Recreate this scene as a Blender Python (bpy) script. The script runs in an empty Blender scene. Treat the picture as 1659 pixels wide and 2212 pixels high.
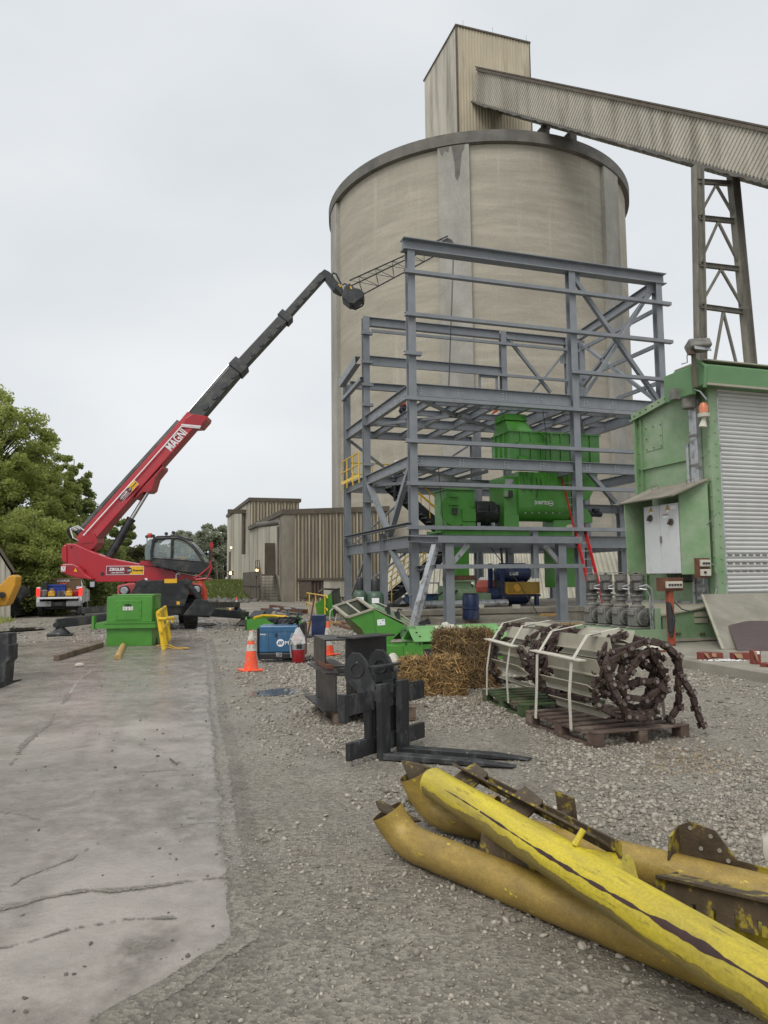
import bpy, bmesh, math, random
import numpy as np
from mathutils import Vector, Matrix
sc = bpy.context.scene
COL = sc.collection
rnd = random.Random(7)
rad = math.radians
# ------------------------------------------------------------------ camera
F_PX, PITCH, ROLL, SITE, EYE = 1615.0, 0.0901, 0.0108, 18.24, 1.6
_F = Vector((0, math.cos(PITCH), math.sin(PITCH)))
_U = Vector((0, -math.sin(PITCH), math.cos(PITCH)))
_R = Vector((1, 0, 0))
CR = _R * math.cos(ROLL) - _U * math.sin(ROLL)
CU = _U * math.cos(ROLL) + _R * math.sin(ROLL)
CF = _F
cam = bpy.data.cameras.new('camera')
cam.sensor_fit = 'VERTICAL'
cam.sensor_height = 36.0
cam.lens = 36.0 * F_PX / 2212.0
cam.clip_start = 0.05
cam.clip_end = 3000
camo = bpy.data.objects.new('camera', cam)
COL.objects.link(camo)
camo.matrix_world = Matrix(((CR.x, CU.x, -CF.x, 0), (CR.y, CU.y, -CF.y, 0), (CR.z, CU.z, -CF.z, EYE), (0, 0, 0, 1)))
sc.camera = camo
# ------------------------------------------------------------------ sky, sun, exposure
SUN_EL, SUN_AZ = rad(52), rad(205)          # azimuth measured clockwise from +Y (behind the viewer, a little left)
w = bpy.data.worlds.new('World')
sc.world = w
w.use_nodes = True
nt = w.node_tree
nt.nodes.clear()
out = nt.nodes.new('ShaderNodeOutputWorld')
bg = nt.nodes.new('ShaderNodeBackground')
sky = nt.nodes.new('ShaderNodeTexSky')
sky.sky_type = 'NISHITA'
sky.sun_disc = False
sky.sun_elevation = SUN_EL
sky.sun_rotation = SUN_AZ
sky.air_density, sky.dust_density, sky.ozone_density = 1.0, 4.0, 1.0
hs = nt.nodes.new('ShaderNodeHueSaturation')
hs.inputs['Saturation'].default_value = 0.25
tc = nt.nodes.new('ShaderNodeTexCoord')
mp = nt.nodes.new('ShaderNodeMapping')
mp.inputs['Scale'].default_value = (1, 1, 2.2)
cl = nt.nodes.new('ShaderNodeTexNoise')
cl.inputs['Scale'].default_value = 1.9
cl.inputs['Detail'].default_value = 6
cl.inputs['Roughness'].default_value = .45
cr = nt.nodes.new('ShaderNodeValToRGB')     # overcast cloud layer: soft grey-white variation
cr.color_ramp.elements[0].position, cr.color_ramp.elements[1].position = .3, .72
cr.color_ramp.elements[0].color = (5.95, 6.3, 6.65, 1)
cr.color_ramp.elements[1].color = (7.5, 7.75, 7.95, 1)
mx = nt.nodes.new('ShaderNodeMix')
mx.data_type = 'RGBA'
mx.inputs['Factor'].default_value = 0.9
nt.links.new(tc.outputs['Generated'], mp.inputs['Vector'])
nt.links.new(mp.outputs['Vector'], cl.inputs['Vector'])
nt.links.new(cl.outputs['Fac'], cr.inputs['Fac'])
nt.links.new(sky.outputs['Color'], hs.inputs['Color'])
nt.links.new(hs.outputs['Color'], mx.inputs['A'])
nt.links.new(cr.outputs['Color'], mx.inputs['B'])
nt.links.new(mx.outputs['Result'], bg.inputs['Color'])
bg.inputs['Strength'].default_value = 0.094
nt.links.new(bg.outputs['Background'], out.inputs['Surface'])
sl = bpy.data.lights.new('sun', 'SUN')
sl.energy = 1.4
sl.angle = rad(32)
sl.color = (1, .97, .93)
so = bpy.data.objects.new('sun', sl)
COL.objects.link(so)
so.location = (0, -20, 60)
_sd = Vector((math.sin(SUN_AZ) * math.cos(SUN_EL), math.cos(SUN_AZ) * math.cos(SUN_EL), math.sin(SUN_EL)))
so.rotation_euler = (-_sd).to_track_quat('-Z', 'Y').to_euler()
sc.view_settings.view_transform = 'Standard'
sc.view_settings.look = 'None'
sc.view_settings.exposure = 0.36
sc.view_settings.gamma = 1.0
sc.render.engine = 'CYCLES'
sc.cycles.max_bounces = 6
sc.cycles.use_denoising = True

# ------------------------------------------------------------------ photo ray helpers (photo seen at 1659 x 2212)
CAM = Vector((0, 0, EYE))
def ray(x, y):
    return CF + CR * ((x - 829.5) / F_PX) - CU * ((y - 1106) / F_PX)
def gp(x, y, z=0.0):
    d = ray(x, y)
    return CAM + d * ((z - EYE) / d.z)
def at(x, y, Y):
    d = ray(x, y)
    return CAM + d * (Y / d.y)

# ------------------------------------------------------------------ mesh builder
def V(*a):
    return Vector(a[0]) if len(a) == 1 else Vector(a)
def basis(d, up=(0, 0, 1)):
    d = Vector(d).normalized()
    u = Vector(up)
    s = d.cross(u)
    if s.length < 1e-4:
        s = d.cross(Vector((0, 1, 0)))
    s.normalize()
    return d, s, s.cross(d).normalized()
class MB:
    def __init__(self):
        self.v, self.f = [], []
    def add(self, vs, fs):
        n = len(self.v)
        self.v += [tuple(p) for p in vs]
        self.f += [tuple(i + n for i in q) for q in fs]
        return self
    def box(self, c, s, R=None):
        c = Vector(c)
        P = []
        for i in (-.5, .5):
            for j in (-.5, .5):
                for k in (-.5, .5):
                    q = Vector((i * s[0], j * s[1], k * s[2]))
                    P.append(c + (R @ q if R else q))
        return self.add(P, [(0, 1, 3, 2), (4, 6, 7, 5), (0, 4, 5, 1), (2, 3, 7, 6), (0, 2, 6, 4), (1, 5, 7, 3)])
    def bb(self, a, b):
        return self.box([(a[i] + b[i]) / 2 for i in range(3)], [abs(b[i] - a[i]) for i in range(3)])
    def beam(self, p0, p1, w, h, up=(0, 0, 1), off=(0, 0)):
        p0, p1 = V(p0), V(p1)
        d, s, u = basis(p1 - p0, up)
        o = s * off[0] + u * off[1]
        P = []
        for p in (p0, p1):
            for a, b in ((-1, -1), (1, -1), (1, 1), (-1, 1)):
                P.append(p + o + s * (a * w / 2) + u * (b * h / 2))
        return self.add(P, [(3, 2, 1, 0), (4, 5, 6, 7), (0, 1, 5, 4), (1, 2, 6, 5), (2, 3, 7, 6), (3, 0, 4, 7)])
    def I(self, p0, p1, d=.3, b=.2, up=(0, 0, 1), tw=.014, tf=.02):
        self.beam(p0, p1, b, tf, up, (0, d / 2 - tf / 2))
        self.beam(p0, p1, b, tf, up, (0, -d / 2 + tf / 2))
        return self.beam(p0, p1, tw, d - 2 * tf, up)
    def Cc(self, p0, p1, d=.2, b=.08, up=(0, 0, 1), t=.012, side=1):
        self.beam(p0, p1, b, t, up, (0, d / 2 - t / 2))
        self.beam(p0, p1, b, t, up, (0, -d / 2 + t / 2))
        return self.beam(p0, p1, t, d - 2 * t, up, (side * (b / 2 - t / 2), 0))
    def cyl(self, p0, p1, r0, r1=None, n=12, caps=True):
        r1 = r0 if r1 is None else r1
        p0, p1 = V(p0), V(p1)
        d, s, u = basis(p1 - p0)
        P = []
        for p, r in ((p0, r0), (p1, r1)):
            for i in range(n):
                a = 2 * math.pi * i / n
                P.append(p + s * (r * math.cos(a)) + u * (r * math.sin(a)))
        Fc = [(i, (i + 1) % n, n + (i + 1) % n, n + i) for i in range(n)]
        if caps:
            Fc += [tuple(range(n - 1, -1, -1)), tuple(range(n, 2 * n))]
        return self.add(P, Fc)
    def tube(self, pts, r, n=8, caps=True):
        pts = [V(p) for p in pts]
        if not hasattr(r, '__len__'):
            r = [r] * len(pts)
        P, Fc, ps = [], [], None
        for i, p in enumerate(pts):
            d = (pts[min(i + 1, len(pts) - 1)] - pts[max(i - 1, 0)]).normalized()
            if ps is None:
                _, s, u = basis(d)
            else:
                s = (ps - d * ps.dot(d)).normalized()
                u = s.cross(d).normalized()
            ps = s
            for k in range(n):
                a = 2 * math.pi * k / n
                P.append(p + s * (r[i] * math.cos(a)) + u * (r[i] * math.sin(a)))
        for i in range(len(pts) - 1):
            for k in range(n):
                Fc.append((i * n + k, i * n + (k + 1) % n, (i + 1) * n + (k + 1) % n, (i + 1) * n + k))
        if caps:
            Fc += [tuple(range(n - 1, -1, -1)), tuple(range((len(pts) - 1) * n, len(pts) * n))]
        return self.add(P, Fc)
    def ext(self, pts, vec):
        pts = [V(p) for p in pts]
        vec = V(vec)
        n = len(pts)
        P = pts + [p + vec for p in pts]
        return self.add(P, [tuple(range(n - 1, -1, -1)), tuple(range(n, 2 * n))] + [(i, (i + 1) % n, n + (i + 1) % n, n + i) for i in range(n)])
    def poly(self, *loops):
        for l in loops:
            self.add(l, [tuple(range(len(l)))])
        return self
    def slab(self, a, b, c, d, t):
        a, b, c, d = V(a), V(b), V(c), V(d)
        n = (b - a).cross(d - a).normalized() * t
        return self.ext([a, b, c, d], n)
    def lathe(self, prof, n=16, o=(0, 0, 0), axis=(0, 0, 1)):
        o = V(o)
        d, s, u = basis(axis, (0, 0, 1) if abs(Vector(axis).normalized().z) < .9 else (0, 1, 0))
        P, Fc = [], []
        for r, h in prof:
            for k in range(n):
                a = 2 * math.pi * k / n
                P.append(o + d * h + s * (r * math.cos(a)) + u * (r * math.sin(a)))
        for i in range(len(prof) - 1):
            for k in range(n):
                Fc.append((i * n + k, i * n + (k + 1) % n, (i + 1) * n + (k + 1) % n, (i + 1) * n + k))
        Fc += [tuple(range(n - 1, -1, -1)), tuple(range((len(prof) - 1) * n, len(prof) * n))]
        return self.add(P, Fc)
    def corr(self, a, b, up0, up1, pitch=.3, depth=.05, out=None):
        """trapezoid ribbed sheet from edge a-b, lifted by up0 at a and up1 at b"""
        a, b, up0, up1 = V(a), V(b), V(up0), V(up1)
        L = (b - a).length
        n = max(2, int(L / pitch))
        d = (b - a) / L
        o = (out and V(out).normalized()) or d.cross(up0).normalized()
        P, Fc = [], []
        k = 0
        for i in range(n):
            for fr, h in ((0, 0), (.5, 0), (.6, 1), (.9, 1)):
                t = (i + fr) / n
                q = a + (b - a) * t + o * (h * depth)
                P += [q, q + up0 * (1 - t) + up1 * t]
                if k:
                    Fc.append((2 * k - 2, 2 * k, 2 * k + 1, 2 * k - 1))
                k += 1
        return self.add(P, Fc)
    def build(self, name, m, parent=None, smooth=False, bevel=0, segs=2, label=None, solid=0):
        me = bpy.data.meshes.new(name)
        me.from_pydata(self.v, [], self.f)
        bm = bmesh.new()
        bm.from_mesh(me)
        lo_ = [q for q in bm.verts if not q.link_faces]
        if lo_: bmesh.ops.delete(bm, geom=lo_, context='VERTS')
        bmesh.ops.recalc_face_normals(bm, faces=bm.faces)
        bm.to_mesh(me)
        bm.free()
        if m:
            me.materials.append(m)
        o = bpy.data.objects.new(name, me)
        COL.objects.link(o)
        if parent:
            o.parent = parent
        if label:
            o['label'] = label
        if smooth:
            me.polygons.foreach_set('use_smooth', [True] * len(me.polygons))
            try:
                me.set_sharp_from_angle(angle=rad(38))
            except Exception:
                pass
        if solid:
            s = o.modifiers.new('solid', 'SOLIDIFY')
            s.thickness = solid
        if bevel:
            b = o.modifiers.new('bevel', 'BEVEL')
            b.width = bevel
            b.segments = segs
            b.limit_method = 'ANGLE'
            b.angle_limit = rad(35)
        return o
def tag(o, label=None, cat=None, group=None, kind=None):
    if label: o['label'] = label
    if cat: o['category'] = cat
    if group: o['group'] = group
    if kind: o['kind'] = kind
    return o
class Thing:
    def __init__(self, name, label, cat, loc=(0, 0, 0), rot=0.0, group=None):
        self.e = bpy.data.objects.new(name, None)
        COL.objects.link(self.e)
        self.e.empty_display_size = .2
        self.loc, self.rot = Vector(loc), rot
        self.e.location = self.loc
        self.e.rotation_euler = (0, 0, rad(rot))
        tag(self.e, label, cat, group)
        self.M = Matrix.Translation(self.loc) @ Matrix.Rotation(rad(rot), 4, 'Z')
        self.Mi = self.M.inverted()
    def hit(self, axis, val, x, y):
        """point, in this thing's own frame, where the sight line of a photo pixel meets a plane of the thing"""
        o = self.Mi @ CAM
        d = self.Mi.to_3x3() @ ray(x, y)
        return o + d * ((val - o[axis]) / d[axis])
    def loc_of(self, p):
        return self.Mi @ V(p)
    def part(self, name, mb, m, parent=None, **k):
        return mb.build(name, m, parent or self.e, **k)
def struct(name, mb, m, kind='structure', **k):
    o = mb.build(name, m, **k)
    o['kind'] = kind
    return o
def copy_tree(o, parent=None):
    c = o.copy()
    COL.objects.link(c)
    if parent: c.parent = parent
    for ch in list(o.children):
        copy_tree(ch, c)
    return c
def text(s, size, org, xd, yd, m, parent, bold=.0, shear=0, name='lettering', depth=.002, align='LEFT', spacing=1.0, width=None):
    cu = bpy.data.curves.new(name, 'FONT')
    cu.body, cu.size, cu.shear, cu.offset = s, size, shear, bold * size
    cu.extrude = depth
    cu.align_x = align
    cu.space_character = spacing
    cu.resolution_u = 3
    t = bpy.data.objects.new(name + '_src', cu)
    COL.objects.link(t)
    dg = bpy.context.evaluated_depsgraph_get()
    me = bpy.data.meshes.new_from_object(t.evaluated_get(dg))
    bpy.data.objects.remove(t)
    bpy.data.curves.remove(cu)
    if width:
        xs = [v.co.x for v in me.vertices]
        k = width / max(1e-6, max(xs) - min(xs))
        for v in me.vertices: v.co.x *= k
    me.name = name
    me.materials.clear()
    me.materials.append(m)
    o = bpy.data.objects.new(name, me)
    COL.objects.link(o)
    o.parent = parent
    xd = V(xd).normalized()
    zd = xd.cross(V(yd)).normalized()
    yd = zd.cross(xd)
    o.matrix_local = Matrix(((xd.x, yd.x, zd.x, org[0]), (xd.y, yd.y, zd.y, org[1]), (xd.z, yd.z, zd.z, org[2]), (0, 0, 0, 1)))
    return o

# ------------------------------------------------------------------ materials
def mat(name, col, rough=.6, metal=0., var=.15, scale=3., bump=0., bscale=60., dirt=None, damt=.5, dscale=1.5, stretch=(1, 1, 1),
        rvar=.1, coat=0., spec=.5, island=0., dsharp=.12, dirt2=None, d2amt=.5, d2scale=8., dstretch=None, d2sharp=.05, d2stretch=None, grain=None):
    m = bpy.data.materials.new(name)
    m.use_nodes = True
    t = m.node_tree
    N, L = t.nodes, t.links
    b = N['Principled BSDF']
    co = N.new('ShaderNodeTexCoord')
    def noise(sc_, st, det=6, rg=.6):
        mp_ = N.new('ShaderNodeMapping')
        mp_.inputs['Scale'].default_value = st
        L.new(co.outputs['Object'], mp_.inputs['Vector'])
        n = N.new('ShaderNodeTexNoise')
        n.inputs['Scale'].default_value = sc_
        n.inputs['Detail'].default_value = det
        n.inputs['Roughness'].default_value = rg
        L.new(mp_.outputs['Vector'], n.inputs['Vector'])
        return n.outputs['Fac']
    def mixc(f, a, bcol):
        x = N.new('ShaderNodeMix')
        x.data_type = 'RGBA'
        L.new(f, x.inputs['Factor'])
        for s_, k in ((a, 'A'), (bcol, 'B')):
            if hasattr(s_, 'is_linked'): L.new(s_, x.inputs[k])
            else: x.inputs[k].default_value = (*s_, 1)
        return x.outputs['Result']
    def mapr(s_, a, b_, c, d):
        r = N.new('ShaderNodeMapRange')
        for k, v_ in zip(('From Min', 'From Max', 'To Min', 'To Max'), (a, b_, c, d)):
            r.inputs[k].default_value = v_
        L.new(s_, r.inputs['Value'])
        return r.outputs['Result']
    f = noise(scale, stretch)
    c = mixc(mapr(f, .3, .7, 0, 1), [max(0, x * (1 - var)) for x in col], [min(1, x * (1 + var)) for x in col])
    if island:
        g = N.new('ShaderNodeNewGeometry')
        hsn = N.new('ShaderNodeHueSaturation')
        L.new(mapr(g.outputs['Random Per Island'], 0, 1, 1 - island, 1 + island), hsn.inputs['Value'])
        L.new(c, hsn.inputs['Color'])
        c = hsn.outputs['Color']
    if dirt:
        f2 = noise(dscale, dstretch or stretch, 8, .65)
        c = mixc(mapr(f2, .62 - damt * .35, .62 - damt * .35 + dsharp, 0, 1), c, dirt)
    if dirt2:
        f3 = noise(d2scale, d2stretch or stretch, 10, .7)
        c = mixc(mapr(f3, .7 - d2amt * .35, .7 - d2amt * .35 + d2sharp, 0, 1), c, dirt2)
    if grain:
        hg = N.new('ShaderNodeHueSaturation')
        L.new(mapr(noise(grain[0], (1, 1, 1), 4, .75), .3, .7, 1 - grain[1], 1 + grain[1]), hg.inputs['Value'])
        L.new(c, hg.inputs['Color'])
        c = hg.outputs['Color']
    L.new(c, b.inputs['Base Color'])
    L.new(mapr(noise(scale * 2.3, stretch, 3), .3, .7, max(.02, rough - rvar), min(1, rough + rvar)), b.inputs['Roughness'])
    b.inputs['Metallic'].default_value = metal
    b.inputs['Specular IOR Level'].default_value = spec
    if coat:
        b.inputs['Coat Weight'].default_value = coat
        b.inputs['Coat Roughness'].default_value = .15
    if bump:
        bn = N.new('ShaderNodeBump')
        bn.inputs['Strength'].default_value = bump
        bn.inputs['Distance'].default_value = .02
        L.new(noise(bscale, (1, 1, 1), 5), bn.inputs['Height'])
        L.new(bn.outputs['Normal'], b.inputs['Normal'])
    return m
def glass(name, col=(.8, .9, .9), rough=.03, alpha=.35):
    m = bpy.data.materials.new(name)
    m.use_nodes = True
    b = m.node_tree.nodes['Principled BSDF']
    b.inputs['Base Color'].default_value = (*col, 1)
    b.inputs['Roughness'].default_value = rough
    b.inputs['Alpha'].default_value = alpha
    return m
def emit(name, col, s):
    m = bpy.data.materials.new(name)
    m.use_nodes = True
    b = m.node_tree.nodes['Principled BSDF']
    b.inputs['Base Color'].default_value = (*col, 1)
    b.inputs['Emission Color'].default_value = (*col, 1)
    b.inputs['Emission Strength'].default_value = s
    return m
DUST = (.22, .2, .17)
m_steel = mat('grey_primer_steel', (.2, .215, .232), .42, .0, .12, 2.5, dirt=(.25, .255, .255), damt=.35, dscale=2, dsharp=.3, dstretch=(1, 1, .4), dirt2=(.16, .13, .1), d2amt=.1, d2scale=6, bump=.04)
m_galv = mat('galvanised_steel', (.42, .43, .44), .38, .5, .15, 5, dirt=(.2, .2, .2), damt=.3, dscale=4)
m_rail = mat('yellow_rail_paint', (.78, .5, .02), .42, 0, .12, 4, dirt=(.25, .2, .1), damt=.1)
m_conc = mat('silo_concrete', (.385, .35, .28), .85, 0, .13, .3, bump=.25, bscale=9, dirt=(.3, .272, .215), damt=.55, dscale=.3, dstretch=(.35, .35, 2.6), stretch=(1, 1, 7), dsharp=.3, dirt2=(.48, .445, .365), d2amt=.42, d2scale=.5, d2stretch=(2.2, 2.2, .16), d2sharp=.25, grain=(6, .09))
m_conc_dark = mat('stained_concrete', (.15, .14, .122), .85, 0, .2, .9, bump=.3, bscale=9, dirt=(.085, .08, .072), damt=.5, dscale=.7, dsharp=.3)
m_conc_pale = mat('pilaster_concrete', (.35, .335, .295), .82, 0, .14, .5, bump=.2, bscale=9, dirt=(.22, .205, .175), damt=.5, dscale=.3, dstretch=(1, 1, .3), dsharp=.3, grain=(6, .1))
m_pier = mat('dirty_pier_concrete', (.24, .215, .17), .85, 0, .2, .9, bump=.3, bscale=9, dirt=(.11, .09, .065), damt=.55, dscale=.8, dstretch=(1, 1, .3), dsharp=.3)
m_slabc = mat('foundation_concrete', (.25, .225, .18), .8, 0, .16, 2, bump=.2, bscale=30, dirt=(.15, .13, .1), damt=.5, dscale=1.3, dsharp=.25)
m_clad = mat('weathered_cladding', (.47, .41, .295), .6, 0, .12, 1.2, stretch=(1, 1, .25), dirt=(.17, .135, .095), damt=.3, dscale=.9, dstretch=(1, 1, .12), dsharp=.35, dirt2=(.45, .42, .35), d2amt=.25, d2scale=1.2)
m_clad_grey = mat('grey_cladding', (.46, .43, .355), .6, 0, .12, 1.2, stretch=(1, 1, .25), dirt=(.18, .155, .12), damt=.5, dscale=.75, dstretch=(1, 1, .1), dsharp=.3)
m_rust_trim = mat('brown_trim', (.1, .082, .06), .75, 0, .25, 2)
m_red = mat('crane_red_paint', (.4, .012, .022), .35, 0, .1, 1.5, dirt=(.3, .02, .03), damt=.3, coat=.25)
m_redd = mat('dusty_red_paint', (.42, .07, .07), .45, 0, .15, 3, dirt=(.3, .2, .18), damt=.3)
m_char = mat('charcoal_paint', (.018, .02, .022), .45, 0, .2, 3, dirt=(.055, .052, .046), damt=.35, dscale=3)
m_boomg = mat('boom_grey_paint', (.032, .034, .031), .45, 0, .2, 1.5, dirt=(.06, .06, .05), damt=.4, dscale=2)
m_black = mat('black_rubber', (.018, .018, .018), .7, 0, .3, 6, dirt=(.08, .072, .06), damt=.2, dscale=5)
m_plastic = mat('black_plastic', (.02, .02, .022), .4, 0, .2, 6)
m_chrome = mat('chrome_rod', (.6, .6, .62), .15, 1, .05, 3)
m_white = mat('white_paint', (.72, .72, .72), .3, 0, .05, 2, coat=.4)
m_lett = mat('white_lettering', (.8, .8, .8), .5, 0, .03, 3)
m_dlett = mat('dark_lettering', (.02, .02, .02), .5, 0, .03, 3)
m_decal_y = mat('yellow_decal', (.75, .43, .02), .4, 0, .05, 3)
m_decal_m = mat('maroon_decal', (.17, .02, .03), .4, 0, .05, 3)
m_green = mat('machine_green', (.07, .255, .035), .35, 0, .14, 2, coat=.12, dirt=(.09, .31, .05), damt=.3, dscale=1.5, dsharp=.35, dirt2=(.1, .17, .05), d2amt=.12, d2scale=5)
m_green_in = mat('grey_green_primer', (.13, .14, .1), .6, 0, .2, 2)
m_green_old = mat('faded_green', (.16, .275, .13), .5, 0, .18, 1.1, dirt=(.3, .375, .255), damt=.7, dscale=.9, dsharp=.3, dirt2=(.16, .165, .11), d2amt=.42, d2scale=1.7, d2sharp=.25)
m_green_hdr = mat('header_green', (.115, .23, .1), .5, 0, .12, 1.1, dirt=(.15, .19, .12), damt=.3, dsharp=.2)
m_door = mat('roller_slat_paint', (.54, .54, .52), .45, 0, .05, .6, dirt=(.46, .455, .43), damt=.4, dscale=.8, dsharp=.3)
m_cab = mat('control_cabinet_grey', (.6, .61, .61), .4, 0, .06, 1.5, dirt=(.45, .45, .43), damt=.3, dscale=3, dsharp=.3)
m_wood = mat('weathered_wood', (.15, .11, .075), .75, 0, .3, 4, stretch=(1, 1, 1), bump=.2, bscale=40, dirt=(.07, .05, .035), damt=.35)
m_lumber = mat('pale_lumber', (.42, .27, .1), .65, 0, .25, 5, bump=.15, bscale=40)
m_straw_d = mat('old_straw', (.2, .13, .055), .8, 0, .5, 5, island=.7, dirt=(.09, .055, .025), damt=.45, dscale=4, dsharp=.3)
m_rusty = mat('rusted_steel', (.13, .055, .03), .75, .1, .35, 6, bump=.2, bscale=50)
m_black_st = mat('mill_scale_steel', (.035, .034, .034), .45, .3, .3, 3, dirt=(.1, .075, .055), damt=.4, dscale=2.5, dsharp=.3, bump=.05)
m_forks = mat('worn_black_steel', (.026, .027, .029), .5, .2, .3, 5, dirt=(.12, .12, .12), damt=.38, dscale=7, dsharp=.25, dirt2=(.4, .38, .34), d2amt=.16, d2scale=16, stretch=(1, 1, .5))
m_chain = mat('rusty_chain', (.045, .029, .025), .65, .1, .4, 12, bump=.5, bscale=60, dirt=(.085, .05, .035), damt=.4, dscale=7, dsharp=.2)
m_flight = mat('cream_grey_paint', (.36, .335, .26), .5, 0, .12, 3, dirt=(.2, .18, .13), damt=.4, dscale=3, dsharp=.3)
m_strap = mat('white_webbing', (.52, .49, .41), .8, 0, .1, 20)
m_straw = mat('straw', (.34, .215, .085), .75, 0, .5, 5, island=.7, dirt=(.16, .095, .035), damt=.45, dscale=4, dsharp=.3)
m_yel = mat('bright_yellow_worn', (.56, .45, .03), .45, 0, .16, 6, dirt=(.27, .21, .05), damt=.55, dscale=9, dsharp=.3, dirt2=(.1, .07, .03), d2amt=.34, d2scale=24, stretch=(.12, 1, 1), d2sharp=.1, grain=(70, .18), bump=.15, bscale=35)
m_gold = mat('golden_dusty_yellow', (.33, .225, .05), .48, .1, .22, 16, dirt=(.19, .125, .045), damt=.5, dscale=5, dsharp=.35, dirt2=(.62, .52, .04), d2amt=.2, d2scale=26, d2sharp=.03, stretch=(.5, 1, 1), bump=.12, bscale=60, grain=(90, .2))
m_brack = mat('rusty_yellow_bracket', (.085, .06, .035), .65, .1, .35, 9, bump=.25, dirt=(.33, .26, .03), damt=.22, dscale=9, dsharp=.06)
m_coneo = mat('cone_orange', (.85, .1, .035), .5, 0, .1, 6, dirt=(.6, .2, .12), damt=.3, dscale=9)
m_conew = mat('cone_band', (.6, .57, .52), .5, 0, .1, 9, dirt=(.36, .32, .26), damt=.4, dscale=12)
m_blue = mat('welder_blue', (.025, .11, .22), .35, 0, .12, 3, coat=.3, dirt=(.08, .16, .25), damt=.2, dscale=5)
m_navy = mat('navy_paint', (.012, .025, .08), .4, 0, .2, 3, dirt=(.06, .07, .09), damt=.3)
m_truckblue = mat('blue_tote', (.015, .05, .3), .4, 0, .1, 4)
m_tan = mat('tan_job_box', (.17, .095, .045), .5, 0, .1, 2)
m_ext = mat('extinguisher_red', (.32, .012, .018), .3, 0, .08, 4, coat=.4)
m_orange = mat('lift_orange', (.62, .1, .05), .5, 0, .1, 4)
m_amber = mat('translucent_amber_guard', (.32, .2, .01), .35, 0, .1, 3)
m_amber.node_tree.nodes['Principled BSDF'].inputs['Alpha'].default_value = .85
m_loader = mat('loader_yellow', (.55, .27, .02), .45, 0, .12, 2, dirt=(.2, .14, .06), damt=.3)
m_motor = mat('dusty_gear_motor', (.16, .155, .14), .7, .1, .2, 8, dirt=(.26, .245, .21), damt=.45, dscale=4, dsharp=.3)
m_rubberp = mat('brown_sheet', (.085, .062, .06), .6, 0, .12, 3, dirt=(.11, .085, .08), damt=.4, dsharp=.3)
m_glass = glass('cab_glass', (.5, .6, .6), .03, .3)
m_lamp = emit('lit_lamp', (1, .55, .18), 9.)
m_tail = emit('tail_light', (.7, .03, .02), .9)
m_bulb = emit('white_lamp', (.95, 1, 1), 3.)
# ================================================================== SETTING
nr = np.random.default_rng(11)
def mesh_np(name, vs, fs, m, smooth=False):
    me = bpy.data.meshes.new(name)
    nv, nf, k = len(vs), len(fs), fs.shape[1]
    me.vertices.add(nv)
    me.vertices.foreach_set('co', np.ascontiguousarray(vs, dtype=np.float32).ravel())
    me.loops.add(nf * k)
    me.loops.foreach_set('vertex_index', np.ascontiguousarray(fs, dtype=np.int32).ravel())
    me.polygons.add(nf)
    me.polygons.foreach_set('loop_start', np.arange(0, nf * k, k, dtype=np.int32))
    if smooth:
        me.polygons.foreach_set('use_smooth', np.ones(nf, dtype=bool))
    me.update(calc_edges=True)
    me.materials.append(m)
    o = bpy.data.objects.new(name, me)
    COL.objects.link(o)
    return o
def inpoly(px, py, poly):
    r = np.zeros(px.shape, bool)
    j = len(poly) - 1
    for i in range(len(poly)):
        xi, yi = poly[i]
        xj, yj = poly[j]
        c = ((yi > py) != (yj > py)) & (px < (xj - xi) * (py - yi) / (yj - yi + 1e-12) + xi)
        r ^= c
        j = i
    return r
def dist_line(px, py, pts):
    d = np.full(px.shape, 1e9)
    for (x0, y0), (x1, y1) in zip(pts[:-1], pts[1:]):
        dx, dy = x1 - x0, y1 - y0
        t = np.clip(((px - x0) * dx + (py - y0) * dy) / (dx * dx + dy * dy), 0, 1)
        d = np.minimum(d, np.hypot(px - x0 - t * dx, py - y0 - t * dy))
    return d
def wob(x, y, s, seed=0):
    r = np.random.default_rng(seed)
    z = 0
    for k in range(6):
        a, b, c = r.uniform(-1, 1), r.uniform(-1, 1), r.uniform(0, 6.28)
        z = z + np.sin((x * a + y * b) * s * (1 + .7 * k) + c) / (1 + .6 * k)
    return z / 2.2
ROAD_EDGE = [(gp(x, y).x, gp(x, y).y) for x, y in ((438, 1330), (449, 1380), (458, 1440), (468, 1540), (487, 1640), (501, 1760), (512, 1830), (530, 1900), (545, 1990), (549, 2030), (470, 2080), (395, 2135), (330, 2172), (262, 2212), (120, 2320))]
ROAD = ROAD_EDGE + [(-4, 1.7), (-9.5, 1.7), (-14.5, 17.5), (-9.5, 21.5)]
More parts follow.
